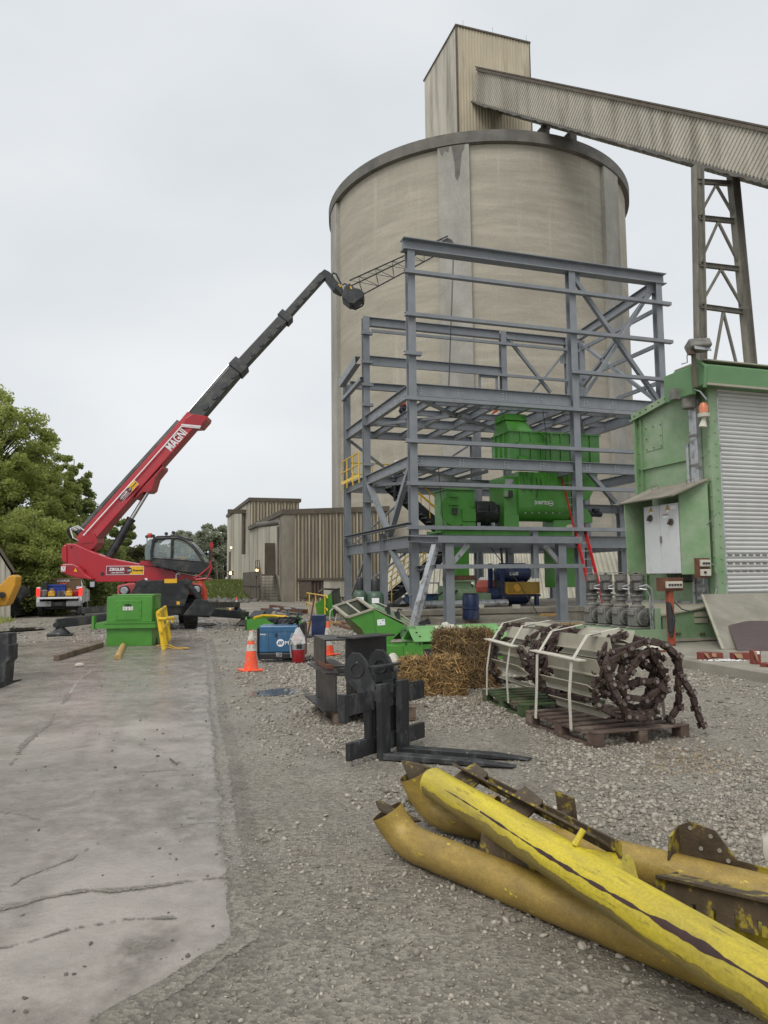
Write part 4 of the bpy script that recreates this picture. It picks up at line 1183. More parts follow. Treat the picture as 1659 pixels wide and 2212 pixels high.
# ---- green screening hopper on the second floor
hp = Thing('screening_hopper', 'green ribbed hopper box with a tapered inlet on the second floor', 'hopper', T.M @ Vector((0, 0, Z2)), SITE)
YH = 1.3
a = P(hp, *z8(722, 520), YH); b = P(hp, *z8(1518, 300), YH)
top0 = P(hp, *z8(722, 278), YH).z
dl = (lambda o: (H(0, o.x, 1066, 960).y - YH))(a)
dl = min(max(dl, 1.6), 2.8)
bx1, bz0 = b.x, .12
mb = MB(); mb.bb((a.x, YH, bz0), (bx1, YH + dl, top0)); mb.bb((a.x - .05, YH - .06, top0 - .05), (bx1 + .05, YH + dl + .05, top0)); mb.bb((a.x - .04, YH - .05, bz0 - .02), (bx1 + .04, YH + dl + .04, bz0 + .05))
for i in range(1, 9):
    xx = a.x + (bx1 - a.x) * i / 9
    mb.bb((xx - .02, YH - .06, bz0 + .05), (xx + .02, YH, top0 - .05))
for i in range(1, 4):
    yy = YH + dl * i / 4
    mb.bb((a.x - .06, yy - .02, bz0 + .05), (a.x, yy + .02, top0 - .05))
hp.part('box', mb, m_green)
zm = P(hp, *z8(900, 395), YH).z
mb = MB(); mb.bb((a.x + .25, YH - .22, zm - .18), (bx1 - .9, YH - .065, zm)); mb.beam((a.x + (bx1 - a.x) * .33, YH - .1, top0 - .05), (a.x + (bx1 - a.x) * .4, YH - .1, zm + .1), .05, .05)
hp.part('side_rail', mb, m_green, bevel=.01)
for xx in (a.x + .25, bx1 - 1.15):
    mb = MB(); mb.ext([(xx, YH - .3, .0), (xx + .5, YH - .3, .0), (xx + .4, YH - .05, .38), (xx + .1, YH - .05, .38)], (0, .05, 0)); mb.bb((xx - .05, YH - .35, .0), (xx + .55, YH, .06)); hp.part('mount_foot', mb, m_green)
mb = MB(); mb.bb((a.x + .05, YH + .1, 0), (bx1 - .1, YH + .3, bz0 - .02)); hp.part('base_rail', mb, m_char)
f0, f1 = P(hp, *z8(740, 268), YH + .15), P(hp, *z8(930, 268), YH + .15)
g0, g1 = P(hp, *z8(665, 180), YH + .6), P(hp, *z8(900, 180), YH + .6)
zt_ = P(hp, *z8(650, 125), YH + .6).z
lf = a.x + .02
mb = MB()
Bq = [(lf, YH + .12, top0), (f1.x, YH + .12, top0), (f1.x, YH + dl - .1, top0), (lf, YH + dl - .1, top0)]
gx0, gx1 = lf + .12, f1.x - .12
Tq = [(gx0, YH + .6, g0.z), (gx1, YH + .6, g0.z), (gx1, YH + dl - .2, g0.z), (gx0, YH + dl - .2, g0.z)]
mb.add(Bq + Tq, [(0, 1, 5, 4), (1, 2, 6, 5), (2, 3, 7, 6), (3, 0, 4, 7), (4, 5, 6, 7)])
mb.bb((gx0 - .04, YH + .56, g0.z), (gx1 + .04, YH + dl - .16, zt_)); mb.bb((gx0 - .08, YH + .5, g0.z - .03), (gx1 + .08, YH + dl - .12, g0.z + .03))
hp.part('inlet', mb, m_green, bevel=.01)
# ---- stairs inside the frame
def frame_stairs(label, top, bot, y0, wd_, n):
    t = Thing('steel_stairs', label, 'stairs', T.M @ Vector((0, 0, 0)), SITE, 'stair flights inside the steel frame')
    a, b = P(t, *top, y0), P(t, *bot, y0)
    b.z = max(b.z, SL)
    for yy in (y0, y0 + wd_):
        mb = MB(); mb.beam((a.x, yy, a.z), (b.x, yy, b.z), .06, .3); t.part('stringer', mb, m_char)
    for i in range(n):
        f_ = (i + .5) / n
        mb = MB(); mb.box((a.x + (b.x - a.x) * f_, y0 + wd_ / 2, a.z + (b.z - a.z) * f_ + .03), (.27, wd_ - .08, .04)); t.part('tread', mb, m_steel)
    for yy in (y0 - .02, y0 + wd_ + .02):
        mb = MB()
        for hz in (.55, 1.05): mb.cyl((a.x, yy, a.z + hz), (b.x, yy, b.z + hz), .028, n=6)
        for f_ in (.02, .35, .67, .98): q_ = a.lerp(b, f_); mb.cyl((q_.x, yy, q_.z - .1), (q_.x, yy, q_.z + 1.05), .026, n=6)
        t.part('handrail', mb, m_rail)
    return t
st1 = frame_stairs('dark steel stair flight with yellow handrail from second to first floor', (850, 1046), (966, 1147), 5.75, 1.0, 12)
st2 = frame_stairs('lower stair flight with yellow handrails reaching the foundation slab', (979, 1186), (843, 1299), 5.75, 1.0, 13)
# platform rail at the rear left corner of the second floor
gr = Thing('guard_rail', 'yellow guard rail on the second-floor platform edge of the frame', 'railing', T.M @ Vector((-.25, V4 + .3, Z2)), SITE)
ln = V5 - V4 - .2
for i in range(4):
    mb = MB(); mb.cyl((0, ln * i / 3, -.25), (0, ln * i / 3, 1.07), .03, n=6); gr.part('post', mb, m_rail)
mb = MB()
for hz in (.55, 1.07): mb.cyl((0, 0, hz), (0, ln, hz), .03, n=6)
for hz in (.55, 1.07): mb.cyl((.4, ln, hz), (2.6, ln, hz), .03, n=6)
gr.part('rails', mb, m_rail)
mb = MB(); mb.bb((-.02, 0, 0), (.0, ln, .14)); gr.part('toe_board', mb, m_rail)
for i in range(3):
    mb = MB(); mb.cyl((.4 + 1.1 * i, ln, -.1), (.4 + 1.1 * i, ln, 1.07), .03, n=6); gr.part('post', mb, m_rail)
# ---- red extension ladder
ld = Thing('extension_ladder', 'tall red extension ladder leaning against the green mixing machine', 'ladder', T.M @ Vector((0, 0, SL)), SITE)
b0 = ld.Mi @ gp(1281, 1312, SL); b1_ = ld.Mi @ gp(1300, 1312, SL)
t0, t1 = P(ld, 1214, 1033, YM - .15), P(ld, 1233.5, 1033, YM - .15)
b1_ = b0 + (b1_ - b0).normalized() * .45
ofs = (t1 - t0).normalized() * .43
for o_ in (Vector((0, 0, 0)), ofs):
    mb = MB(); mb.beam(b0 + o_, t0 + o_, .035, .07, (0, 1, 0)); mb.beam((b0 * .97 + t0 * .03) + o_ * 1. + Vector((0, -.1, 0)), (b0 * .42 + t0 * .58) + o_ + Vector((0, -.1, 0)), .035, .07, (0, 1, 0)); ld.part('rail', mb, mat('ladder_red', (.45, .02, .02), .4, 0, .1, 5))
mb = MB()
for i in range(16):
    p = b0.lerp(t0, (i + .6) / 16.3); mb.cyl(p, p + ofs, .016, n=6)
ld.part('rungs', mb, m_galv)
# ---- blower / fan set and blue compressor on the slab
y9 = 1.0
bl = Thing('rotary_valve', 'old green rotary valve housing with a tapered side on the slab', 'machine', T.M @ Vector((0, 0, SL)), SITE)
z5 = lambda x, y: (696.8 + .3 * x, 929 + .3 * y)
zl_ = lambda x, y: P(bl, *z5(x, y), y9)
a, b, c_ = zl_(975, 1290), zl_(1115, 1180), zl_(920, 1150)
r_ = .42
mb = MB(); mb.lathe([(r_ * .6, a.x - .25), (r_, a.x - .2), (r_, a.x), (r_ * .92, a.x), (r_ * .92, b.x - .06), (r_, b.x - .06), (r_, b.x), (.2, b.x)], 30, (0, y9 + .5, r_ + .02), (1, 0, 0)); bl.part('drum', mb, m_green_old, smooth=True)
mb = MB(); mb.bb((a.x - .05, y9 + .2, r_ * 1.5), (b.x - .15, y9 + .8, r_ * 2 + .12)); mb.bb((a.x - .1, y9 + .12, r_ * 2 + .1), (b.x - .05, y9 + .9, r_ * 2 + .16)); bl.part('inlet_flange', mb, m_green_old)
mb = MB(); outl(bl, mb, [z5(1112, 1172), z5(1270, 1175), z5(1180, 1285), z5(1112, 1288)], y9 + .25, .7); bl.part('side_chute', mb, m_green_old)
mb = MB(); mb.bb((a.x - .6, y9 + .2, 0), (a.x - .15, y9 + 1, .25)); mb.bb((a.x - .5, y9 + .15, .25), (a.x - .3, y9 + .7, .8)); bl.part('gearbox', mb, m_green_old, bevel=.02)
p = P(bl, *z5(945, 1120), y9 + .2)
t = Thing('timber_bundle', 'short red-brown timbers stacked on top of the rotary valve', 'timber', bl.M @ Vector((a.x - .1, y9 + .3, r_ * 2 + .165)), SITE)
for i in range(3): mb = MB(); mb.bb((-.2, i * .16, 0), (1.0, i * .16 + .13, .09)); t.part('board', mb, m_rusty)
for i in range(2): mb = MB(); mb.bb((-.15, i * .2, .092), (.95, i * .2 + .13, .18)); t.part('board', mb, m_rusty)
cp = Thing('compressor_set', 'dark blue compressor set with amber belt guard and top tank', 'compressor', T.M @ Vector((0, 0, SL)), SITE)
yb = 1.0
zq = lambda x, y: P(cp, *z5(x, y), yb)
a, b = zq(1292, 1285), zq(1558, 1180)
mb = MB(); mb.bb((a.x, yb, 0), (a.x + .14, yb + .14, b.z + 1.2)); mb.bb((b.x - .14, yb, 0), (b.x, yb + .14, b.z)); mb.bb((a.x, yb + .02, b.z - .1), (b.x + .08, yb + 1.1, b.z)); mb.bb((a.x, yb + 1, 0), (a.x + .14, yb + 1.14, b.z + 1.2)); mb.bb((b.x - .14, yb + 1, 0), (b.x, yb + 1.14, b.z)); mb.bb((a.x + .15, yb + .9, 0), (b.x - .15, yb + 1.1, b.z - .1))
cp.part('frame', mb, m_navy)
mb = MB(); mb.lathe([(.1, a.x - .35), (.27, a.x - .3), (.3, a.x + .1), (.3, b.x - .3), (.2, b.x - .2)], 20, (0, yb + .45, .38), (1, 0, 0)); cp.part('motor', mb, m_navy, smooth=True)
ga, gb = zq(1322, 1176), zq(1545, 1092)
mb = MB(); mb.bb((ga.x, yb - .12, ga.z), (gb.x, yb + .12, gb.z)); cp.part('belt_guard', mb, m_amber, bevel=.01)
mb = MB(); mb.bb((ga.x - .02, yb - .135, ga.z - .03), (gb.x + .02, yb + .13, ga.z - .002)); mb.bb((ga.x - .05, yb - .135, ga.z), (ga.x - .005, yb + .13, gb.z)); mb.bb((gb.x + .005, yb - .135, ga.z), (gb.x + .03, yb + .13, gb.z)); mb.cyl((ga.x + .4, yb - .15, (ga.z + gb.z) / 2), (ga.x + .4, yb - .122, (ga.z + gb.z) / 2), .15, n=16); cp.part('guard_trim', mb, m_loader)
ka, kb = zq(1288, 1075), zq(1535, 1000)
rk = .38
mb = MB(); mb.lathe([(.02, ka.x), (rk * .7, ka.x + .06), (rk, ka.x + .2), (rk, kb.x - .2), (rk * .7, kb.x - .06), (.02, kb.x)], 24, (0, yb + .5, (ka.z + kb.z) / 2 + .05), (1, 0, 0)); mb.cyl((kb.x - .45, yb + .5, ga.z), (kb.x - .45, yb + .5, ka.z + .1), .24, n=14); cp.part('tank', mb, m_navy, smooth=True)
pl = zq(1355, 1046); pr = zq(1416, 1020)
mb = MB(); mb.bb((pl.x, yb + .085, pl.z), (pr.x, yb + .11, pr.z)); cp.part('sign_plate', mb, m_galv)
text('LXC', (pr.z - pl.z) * .8, (pl.x + .08, yb + .08, pl.z + .07), (1, 0, 0), (0, 0, 1), m_dlett, cp.e, .03, width=(pr.x - pl.x) - .16)
mb = MB(); mb.bb((a.x + .1, yb + .3, b.z + .002), (a.x + .5, yb + .8, b.z + .75)); mb.cyl((a.x + .35, yb + .5, b.z + .7), (a.x + .2, yb + .5, ka.z + 2.2), .05, n=8); cp.part('filter', mb, m_char)
# orange machine parked behind
og = Thing('access_lift', 'orange and white lift hood peeking out behind the blue compressor', 'lift', T.M @ Vector((0, 0, SL)), SITE)
yo = 4.2
pz = lambda x, y: P(og, *z5(x, y), yo)
pts = [z5(1190, 1170), z5(1187, 1130), z5(1200, 1085), z5(1222, 1068), z5(1275, 1066), z5(1275, 1172)]
mb = MB(); outl(og, mb, pts, yo, 1.2); og.part('hood', mb, m_orange, bevel=.04)
mb = MB(); outl(og, mb, [z5(1206, 1086), z5(1224, 1058), z5(1410, 1062), z5(1400, 1090), z5(1275, 1090), z5(1275, 1075)], yo - .03, 1.26); og.part('top_cover', mb, m_white, bevel=.03)
mb = MB(); a = pz(1225, 1065); mb.tube([a, a + Vector((0, 0, .3)), a + Vector((-.08, 0, .4))], .05, 8); og.part('exhaust', mb, m_galv)
mb = MB(); a, b = pz(1190, 1200), pz(1420, 1170); mb.bb((a.x, yo + .1, .35), (b.x, yo + 1.1, b.z)); og.part('chassis', mb, m_char)
for xx in (a.x + .4, b.x - .4):
    mb = MB(); mb.cyl((xx, yo, .36), (xx, yo + .3, .36), .36, n=18); og.part('wheel', mb, m_black)
# ---- small things on and by the slab
wm = Thing('mesh_panel', 'wire mesh panel leaning under the lower stairs', 'panel', T.M @ Vector((0, 0, SL)), SITE)
a, b = P(wm, *z5(735, 1235), 5.2), P(wm, *z5(832, 1105), 5.2)
mb = MB(); mb.bb((a.x, 5.2, 0), (a.x + .05, 5.25, b.z)); mb.bb((b.x, 5.2, 0), (b.x + .05, 5.25, b.z)); mb.bb((a.x, 5.2, b.z), (b.x + .05, 5.25, b.z + .05)); wm.part('frame', mb, m_galv)
mb = MB()
n = 16
for i in range(n):
    f0_ = (b.x - a.x) * i / n
    mb.beam((a.x + f0_, 5.22, 0), (min(b.x, a.x + f0_ + b.z), 5.22, min(b.z, b.x - a.x - f0_)), .01, .01); mb.beam((b.x - f0_, 5.23, 0), (max(a.x, b.x - f0_ - b.z), 5.23, min(b.z, b.x - a.x - f0_)), .01, .01)
wm.part('mesh', mb, m_galv)
pv = Thing('leaning_pallet', 'grey wooden pallet leaning behind the rotary valve', 'pallet', T.M @ Vector((0, 0, SL)), SITE)
a, b = P(pv, *z5(860, 1230), 4.5), P(pv, *z5(925, 1060), 4.5)
for i in range(7):
    f0_ = a.x + (b.x - a.x) * i / 6
    mb = MB(); mb.beam((f0_, 4.4, .02), (f0_ + .35, 4.7, b.z), .02, .1, (1, 0, 0)); pv.part('board', mb, m_wood)
mb = MB(); mb.beam((a.x, 4.46, .25), (b.x + .1, 4.46, .25), .06, .08); mb.beam((a.x + .25, 4.7, b.z - .2), (b.x + .35, 4.7, b.z - .2), .06, .08); pv.part('bearer', mb, m_wood)
q = gp(1019, 1338, .3)
bn = Thing('plastic_barrel', 'dark blue plastic barrel standing before the foundation wall', 'barrel', (q.x, q.y + .2, .3), SITE)
mb = MB(); mb.lathe([(.26, 0), (.28, .05), (.26, .3), (.285, .32), (.285, .36), (.26, .38), (.28, .72), (.24, .78), (.24, .8)], 24); bn.part('body', mb, m_navy, smooth=True)
mb = MB(); mb.lathe([(.235, .8), (.245, .8), (.245, .83), (.2, .83)], 24); bn.part('lid', mb, m_plastic)
for (x, y, lb, sz) in ((1035, 1313, 'small white bucket on the slab edge beside the green rotary valve', .13), (1115, 1314, 'small white box on the slab edge before the compressor', .1)):
    q = gp(x, y, SL)
    t = Thing('small_box', lb, 'box', (q.x, q.y, SL), SITE)
    mb = MB(); mb.ext([(-sz, -sz, 0), (sz, -sz, 0), (sz * 1.15, -sz * 1.1, .13), (-sz * 1.15, -sz * 1.1, .13)], (0, sz * 2, 0)); t.part('body', mb, m_strap)
pp = Thing('pipe_pile', 'grey pipes and steel sections lying on the slab by the front column', 'pipes', T.M @ Vector((.6, .6, SL)), SITE)
for i, (y_, r_, L_) in enumerate(((0, .14, 3.4), (.5, .1, 3.0), (.9, .09, 3.2))):
    mb = MB(); mb.cyl((0, y_, r_), (L_, y_ + .2, r_), r_, n=14); pp.part('pipe', mb, m_galv)
mb = MB(); mb.I((-.2, 1.5, .35), (3.3, 1.5, .35), .3, .2); pp.part('beam', mb, mat('blue_steel', (.05, .1, .18), .5, 0, .2, 4))
mb = MB(); mb.beam((.9, .3, .25), (1.5, .5, .62), .1, .06); mb.beam((.5, .4, .3), (.9, .3, .62), .12, .05); pp.part('angle', mb, m_char)
q = gp(880, 1311, SL)
tb = Thing('black_bag', 'crumpled black bag lying on the foundation corner', 'bag', (q.x - .3, q.y + .1, SL), 20)
mb = MB(); mb.lathe([(.05, 0), (.3, .02), (.34, .12), (.2, .25), (.05, .28)], 10)
mb.v = [(x * (1.4 + .3 * math.sin(9 * y)), y * (.8 + .2 * math.cos(7 * x)), z * (1 + .5 * math.sin(11 * x + 3 * y))) for x, y, z in mb.v]; tb.part('cloth', mb, m_plastic)
q = gp(935, 1350, .02)
tb = Thing('dark_tarp_heap', 'low dark heap of sheeting beside the leaning prop', 'sheeting', (q.x - .2, q.y, .0), 10)
mb = MB(); mb.lathe([(.45, 0), (.42, .12), (.25, .2), (.05, .22)], 12); mb.v = [(x * 1.3 + .05 * math.sin(20 * y), y * .7, z * (1 + .4 * math.sin(7 * x))) for x, y, z in mb.v]; tb.part('cloth', mb, m_char)
for px, py, lb in ((1245, 1345, 'short boards under the right lean-to column'), (1185, 1331, 'offcut boards lying on the lower pad behind the chains')):
    q = gp(px, py, .3)
    t = Thing('board_pile', lb, 'boards', (q.x, q.y, .3 if py < 1340 else .17), SITE + 6)
    for i in range(3): mb = MB(); mb.box((.1 * i, .12 * i - .1, .025 + .045 * (i == 2)), (.8, .1, .045)); t.part('board', mb, m_lumber)
# gas cylinders
for (x, y, top_, lb) in ((778, 1312, 1247, 'dark green gas cylinder with a black cap, left of the pair'), (811, 1322, 1249, 'dark green gas cylinder with a black cap, right of the pair')):
    q = gp(x, y, 0) if False else at(x, 1330, 23)
    t = Thing('gas_cylinder', lb, 'gas cylinder', (q.x, q.y, 0), 0, 'gas cylinders behind the green chute')
    zt_ = at(x, top_, q.y).z
    r_ = .27 if x > 800 else .22
    mb = MB(); mb.lathe([(r_, 0), (r_, zt_ - .62), (r_ * .93, zt_ - .5), (r_ * .7, zt_ - .42), (r_ * .35, zt_ - .38)], 20); t.part('body', mb, mat('cylinder_green', (.05, .09, .06), .45, 0, .15, 4), smooth=True)
    mb = MB(); mb.lathe([(r_ * .5, zt_ - .4), (r_ * .5, zt_ - .06), (r_ * .35, zt_), (.02, zt_)], 16); t.part('cap', mb, m_plastic, smooth=True)
    mb = MB(); mb.bb((-.1, -r_ - .012, zt_ - .75), (.12, -r_ + .04, zt_ - .6)); t.part('tag_card', mb, m_lett)
# ---- people
skin_m = mat('skin', (.45, .25, .17), .5, 0, .08, 9)
def person(label, M4, J, cloth, helmet, extra=None):
    """one continuous body grown from a posed skeleton; helmet and vest are children"""
    t = bpy.data.objects.new('person', None); COL.objects.link(t)
    t.matrix_world = M4
    tag(t, label, 'person')
    names = ['pelvis', 'waist', 'chest', 'neck', 'head', 'crown'] + [s_ + n for s_ in 'lr' for n in ('hip', 'knee', 'ankle', 'toe', 'sh', 'elbow', 'wrist', 'hand')]
    R = dict(pelvis=.15, waist=.135, chest=.165, neck=.06, head=.1, crown=.085, hip=.1, knee=.07, ankle=.055, toe=.045, sh=.075, elbow=.055, wrist=.04, hand=.042)
    E_ = [('pelvis', 'waist'), ('waist', 'chest'), ('chest', 'neck'), ('neck', 'head'), ('head', 'crown')]
    for s_ in 'lr': E_ += [('pelvis', s_ + 'hip'), (s_ + 'hip', s_ + 'knee'), (s_ + 'knee', s_ + 'ankle'), (s_ + 'ankle', s_ + 'toe'), ('chest', s_ + 'sh'), (s_ + 'sh', s_ + 'elbow'), (s_ + 'elbow', s_ + 'wrist'), (s_ + 'wrist', s_ + 'hand')]
    me = bpy.data.meshes.new('body'); me.from_pydata([J[n] for n in names], [(names.index(a), names.index(b)) for a, b in E_], [])
    o = bpy.data.objects.new('body_src', me); COL.objects.link(o)
    o.modifiers.new('s', 'SKIN')
    for i, n in enumerate(names):
        r_ = R[n if n in R else n[1:]]
        me.skin_vertices[0].data[i].radius = (r_, r_)
    me.skin_vertices[0].data[0].use_root = True
    o.modifiers.new('u', 'SUBSURF').levels = 1
    m2 = bpy.data.meshes.new_from_object(o.evaluated_get(bpy.context.evaluated_depsgraph_get()))
    bpy.data.objects.remove(o)
    b = bpy.data.objects.new('body', m2); COL.objects.link(b); b.parent = t
    m2.materials.clear()
    for m_ in (cloth[0], cloth[1], skin_m, m_plastic): m2.materials.append(m_)
    ks = {n: Vector(J[n]) for n in names}
    for p in m2.polygons:
        n = min(names, key=lambda k: (ks[k] - p.center).length)
        k = n[1:] if n not in R else n
        p.material_index = {'head': 2, 'crown': 2, 'neck': 2, 'hand': 2, 'toe': 3, 'ankle': 1, 'knee': 1, 'hip': 1, 'pelvis': 1}.get(k, 0)
        p.use_smooth = True
    hd = ks['crown'] - ks['head']
    mb = MB(); mb.lathe([(.17, -.02), (.145, 0), (.14, .06), (.11, .12), (.02, .15)], 16, ks['head'] + hd * .4, hd); mb.build('helmet', helmet, t, smooth=True)
    if extra: extra(t, ks)
    return t
STAND = dict(pelvis=(0, 0, .95), waist=(0, .01, 1.12), chest=(0, 0, 1.36), neck=(0, 0, 1.52), head=(0, -.03, 1.64), crown=(0, -.03, 1.75), lhip=(-.1, 0, .88), lknee=(-.11, -.03, .5), lankle=(-.12, .02, .09), ltoe=(-.13, -.15, .05), rhip=(.1, 0, .88), rknee=(.12, -.05, .5), rankle=(.13, .03, .09), rtoe=(.14, -.14, .05), lsh=(-.19, 0, 1.42), lelbow=(-.26, .03, 1.14), lwrist=(-.22, -.15, .96), lhand=(-.2, -.2, .9), rsh=(.19, 0, 1.42), relbow=(.27, .02, 1.15), rwrist=(.28, -.12, .95), rhand=(.28, -.16, .88))
CROUCH = dict(pelvis=(.12, .05, .42), waist=(.06, 0, .58), chest=(-.08, -.02, .76), neck=(-.2, -.03, .84), head=(-.31, -.04, .83), crown=(-.4, -.04, .89), lhip=(.1, -.08, .4), lknee=(-.12, -.2, .42), lankle=(.1, -.18, .08), ltoe=(-.08, -.2, .04), rhip=(.1, .14, .4), rknee=(-.1, .24, .4), rankle=(.12, .22, .08), rtoe=(-.06, .24, .04), lsh=(-.12, -.2, .76), lelbow=(-.28, -.26, .56), lwrist=(-.42, -.2, .42), lhand=(-.48, -.18, .38), rsh=(-.1, .17, .76), relbow=(-.26, .22, .54), rwrist=(-.42, .14, .4), rhand=(-.48, .12, .36))
hv = mat('safety_orange', (.7, .09, .03), .6, 0, .1, 9); dk = mat('dark_workwear', (.03, .035, .05), .8, 0, .2, 9)
def vest(t, ks):
    c0, c1 = ks['waist'], ks['chest']
    mb = MB(); mb.tube([c0, c0.lerp(c1, .5), c1, c1.lerp(ks['neck'], .35)], [.165, .185, .195, .13], 14); mb.build('vest', hv, t, smooth=True)
    mb = MB(); mb.tube([c0.lerp(c1, .3), c0.lerp(c1, .45)], [.19, .19], 14); mb.tube([c0.lerp(c1, .75), c0.lerp(c1, .9)], [.2, .2], 14); mb.build('harness', dk, t)
p1_ = P(T, 869, 905, V4 - .1)
person('worker in orange vest crouching on the upper floor beam beside the front column', T.M @ Matrix.Translation((p1_.x, V4 - .1, Z3)) @ Matrix.Rotation(rad(-12), 4, 'Z'), CROUCH, (dk, dk), m_lett, vest)
p2_ = P(T, 858, 1085, 5.6)
person('worker in white helmet and dark clothes standing on the upper stairs', T.M @ Matrix.Translation((p2_.x, 5.6, p2_.z)), STAND, (dk, dk), m_lett)
p3_ = P(T, 1069, 868, V4 + 1.2)
person('worker in yellow hard hat crouching behind the deep upper beam', T.M @ Matrix.Translation((p3_.x + .35, V4 + 1.2, p3_.z - .95)), CROUCH, (hv, dk), mat('hi_vis_yellow', (.55, .7, .03), .5, 0, .1, 5))
# ================================================================== CRANE
q = at(342, 1340, 27.3)
K = Thing('telescopic_crane', 'red rotating telescopic handler with boom raised and lattice jib over the steel frame', 'crane', (q.x, 27.3, 0), SITE)
Ks = 'telescopic_crane'
kr = Matrix.Rotation(rad(-SITE), 3, 'Z')
def kv(v): return kr @ V(v)
def kp(x, y, Yd): return K.loc_of(at(x, y, Yd))
def zb(x, y): return (99.5 + .24 * x, 1114.8 + .24 * y)
def kout(mb, pts, Yd, dep): return mb.ext([kp(*zb(x, y), Yd) for x, y in pts], kv((0, dep, 0)))
YT = 25.9
mb = MB(); kout(mb, [(180, 248), (250, 248), (400, 315), (560, 375), (740, 412), (900, 440), (1140, 490), (1165, 503), (1430, 560), (1432, 580), (900, 594), (440, 592), (330, 500), (182, 440), (150, 300)], YT, .35); K.part('turret_cheek', mb, m_red, bevel=.02)
mb = MB(); kout(mb, [(180, 248), (250, 248), (400, 330), (560, 385), (740, 420), (740, 592), (440, 592), (330, 500), (182, 440), (150, 300)], YT + 1.6, .35); K.part('turret_cheek', mb, m_red, bevel=.02)
mb = MB(); kout(mb, [(440, 480), (900, 500), (1430, 562), (1430, 578), (900, 590), (440, 588)], YT + .36, 1.2); K.part('turret_deck', mb, m_red)
mb = MB(); kout(mb, [(138, 290), (160, 260), (184, 262), (186, 425), (150, 415), (135, 380)], YT - .05, 2.1); K.part('rear_cover', mb, m_red, bevel=.03)
mb = MB(); kout(mb, [(128, 445), (150, 430), (240, 428), (290, 452), (350, 520), (420, 566), (395, 574), (250, 552), (150, 518), (128, 490)], YT - .25, 2.7); cw = K.part('counterweight', mb, m_red, bevel=.05)
p = kp(*zb(133, 500), YT - .3); text('MAGNI', .26, p, kv((.62, -.78, 0)), (0, 0, 1), m_lett, cw, .02, width=.52)
def tri(mb, c, s): mb.poly([kp(*zb(c[0] - s, c[1] + s * .9), YT - .27), kp(*zb(c[0] + s, c[1] + s * .9), YT - .27), kp(*zb(c[0], c[1] - s), YT - .27)])
mb = MB(); tri(mb, (265, 484), 18); K.part('warning_sign', mb, m_decal_y, cw)
mb = MB()
for x, y, r_ in ((228, 278, 10), (350, 492, 11), (507, 520, 16)): c = kp(*zb(x, y), YT); mb.cyl(c, c + kv((0, -.02, 0)), r_ * .24 * .016, n=14)
K.part('pin_holes', mb, m_char)
mb = MB(); p = kp(*zb(888, 590), YT - .02); q = kp(*zb(912, 558), YT - .02); mb.poly([p, (q.x, q.y, p.z), q, (p.x, p.y, q.z)]); K.part('sign_plate', mb, m_lett)
mb = MB(); mb.tube([kp(*zb(x, y), YT - .06) for x, y in ((1172, 585), (1172, 530), (1178, 520), (1210, 522))], .025, 6); K.part('grab_handle', mb, m_lett)
def decal(bl_, br, upx, Yd, par):
    """white bordered maroon and yellow sticker: bl_, br are the lower corners in the photo, upx the lower-left to upper-left step"""
    o = kp(*bl_, Yd) ; e = kp(*br, Yd); u = kp(bl_[0] + upx[0], bl_[1] + upx[1], Yd) - o
    xd = (e - o); L_ = xd.length; xd.normalize(); H_ = u.length; yd = (u - xd * u.dot(xd)).normalized(); n = xd.cross(yd); 
    def rc(a0, b0, a1, b1, k): return [o + xd * (a * L_) + yd * (b * H_) + n * k for a, b in ((a0, b0), (a1, b0), (a1, b1), (a0, b1))]
    d = K.part('decal', MB().poly(rc(0, 0, 1, 1, .004)), m_lett, par)
    K.part('decal_field', MB().poly(rc(.01, .05, .62, .95, .008)), m_decal_m, par)
    K.part('decal_field', MB().poly(rc(.62, .05, .99, .95, .009)), m_decal_y, par)
    cc = o + xd * (.62 * L_) + yd * (H_ * .5) + n * .012
    K.part('decal_disc', MB().poly([cc + xd * (H_ * .3 * math.cos(a)) + yd * (H_ * .3 * math.sin(a)) for a in [k * math.pi / 12 for k in range(24)]]), m_dlett, par)
    def tx(s_, a, b, w_, h_, m_, bold=.03): text(s_, h_ * H_, o + xd * (a * L_) + yd * (b * H_) + n * .014, xd, yd, m_, par, bold, width=w_ * L_)
    tx('ZIEGLER', .08, .47, .42, .44, m_lett); tx('1.866.800.9352', .12, .18, .35, .2, m_lett, .015)
    tx('CAT', .565, .4, .11, .26, m_lett); tx('Rental', .71, .4, .26, .3, m_dlett)
    for k in range(5): K.part('decal_mark', MB().poly(rc(.71 + .06 * k, .12, .716 + .06 * k, .26, .012), rc(.71 + .06 * k, .76, .716 + .06 * k, .88, .012)), m_dlett, par) if k in (0, 2, 4) else None
side_cheek = [o for o in K.e.children if o.name.startswith('turret_cheek')][0]
decal(zb(541, 530), zb(880, 528), (0, -19.5), YT - .01, side_cheek)
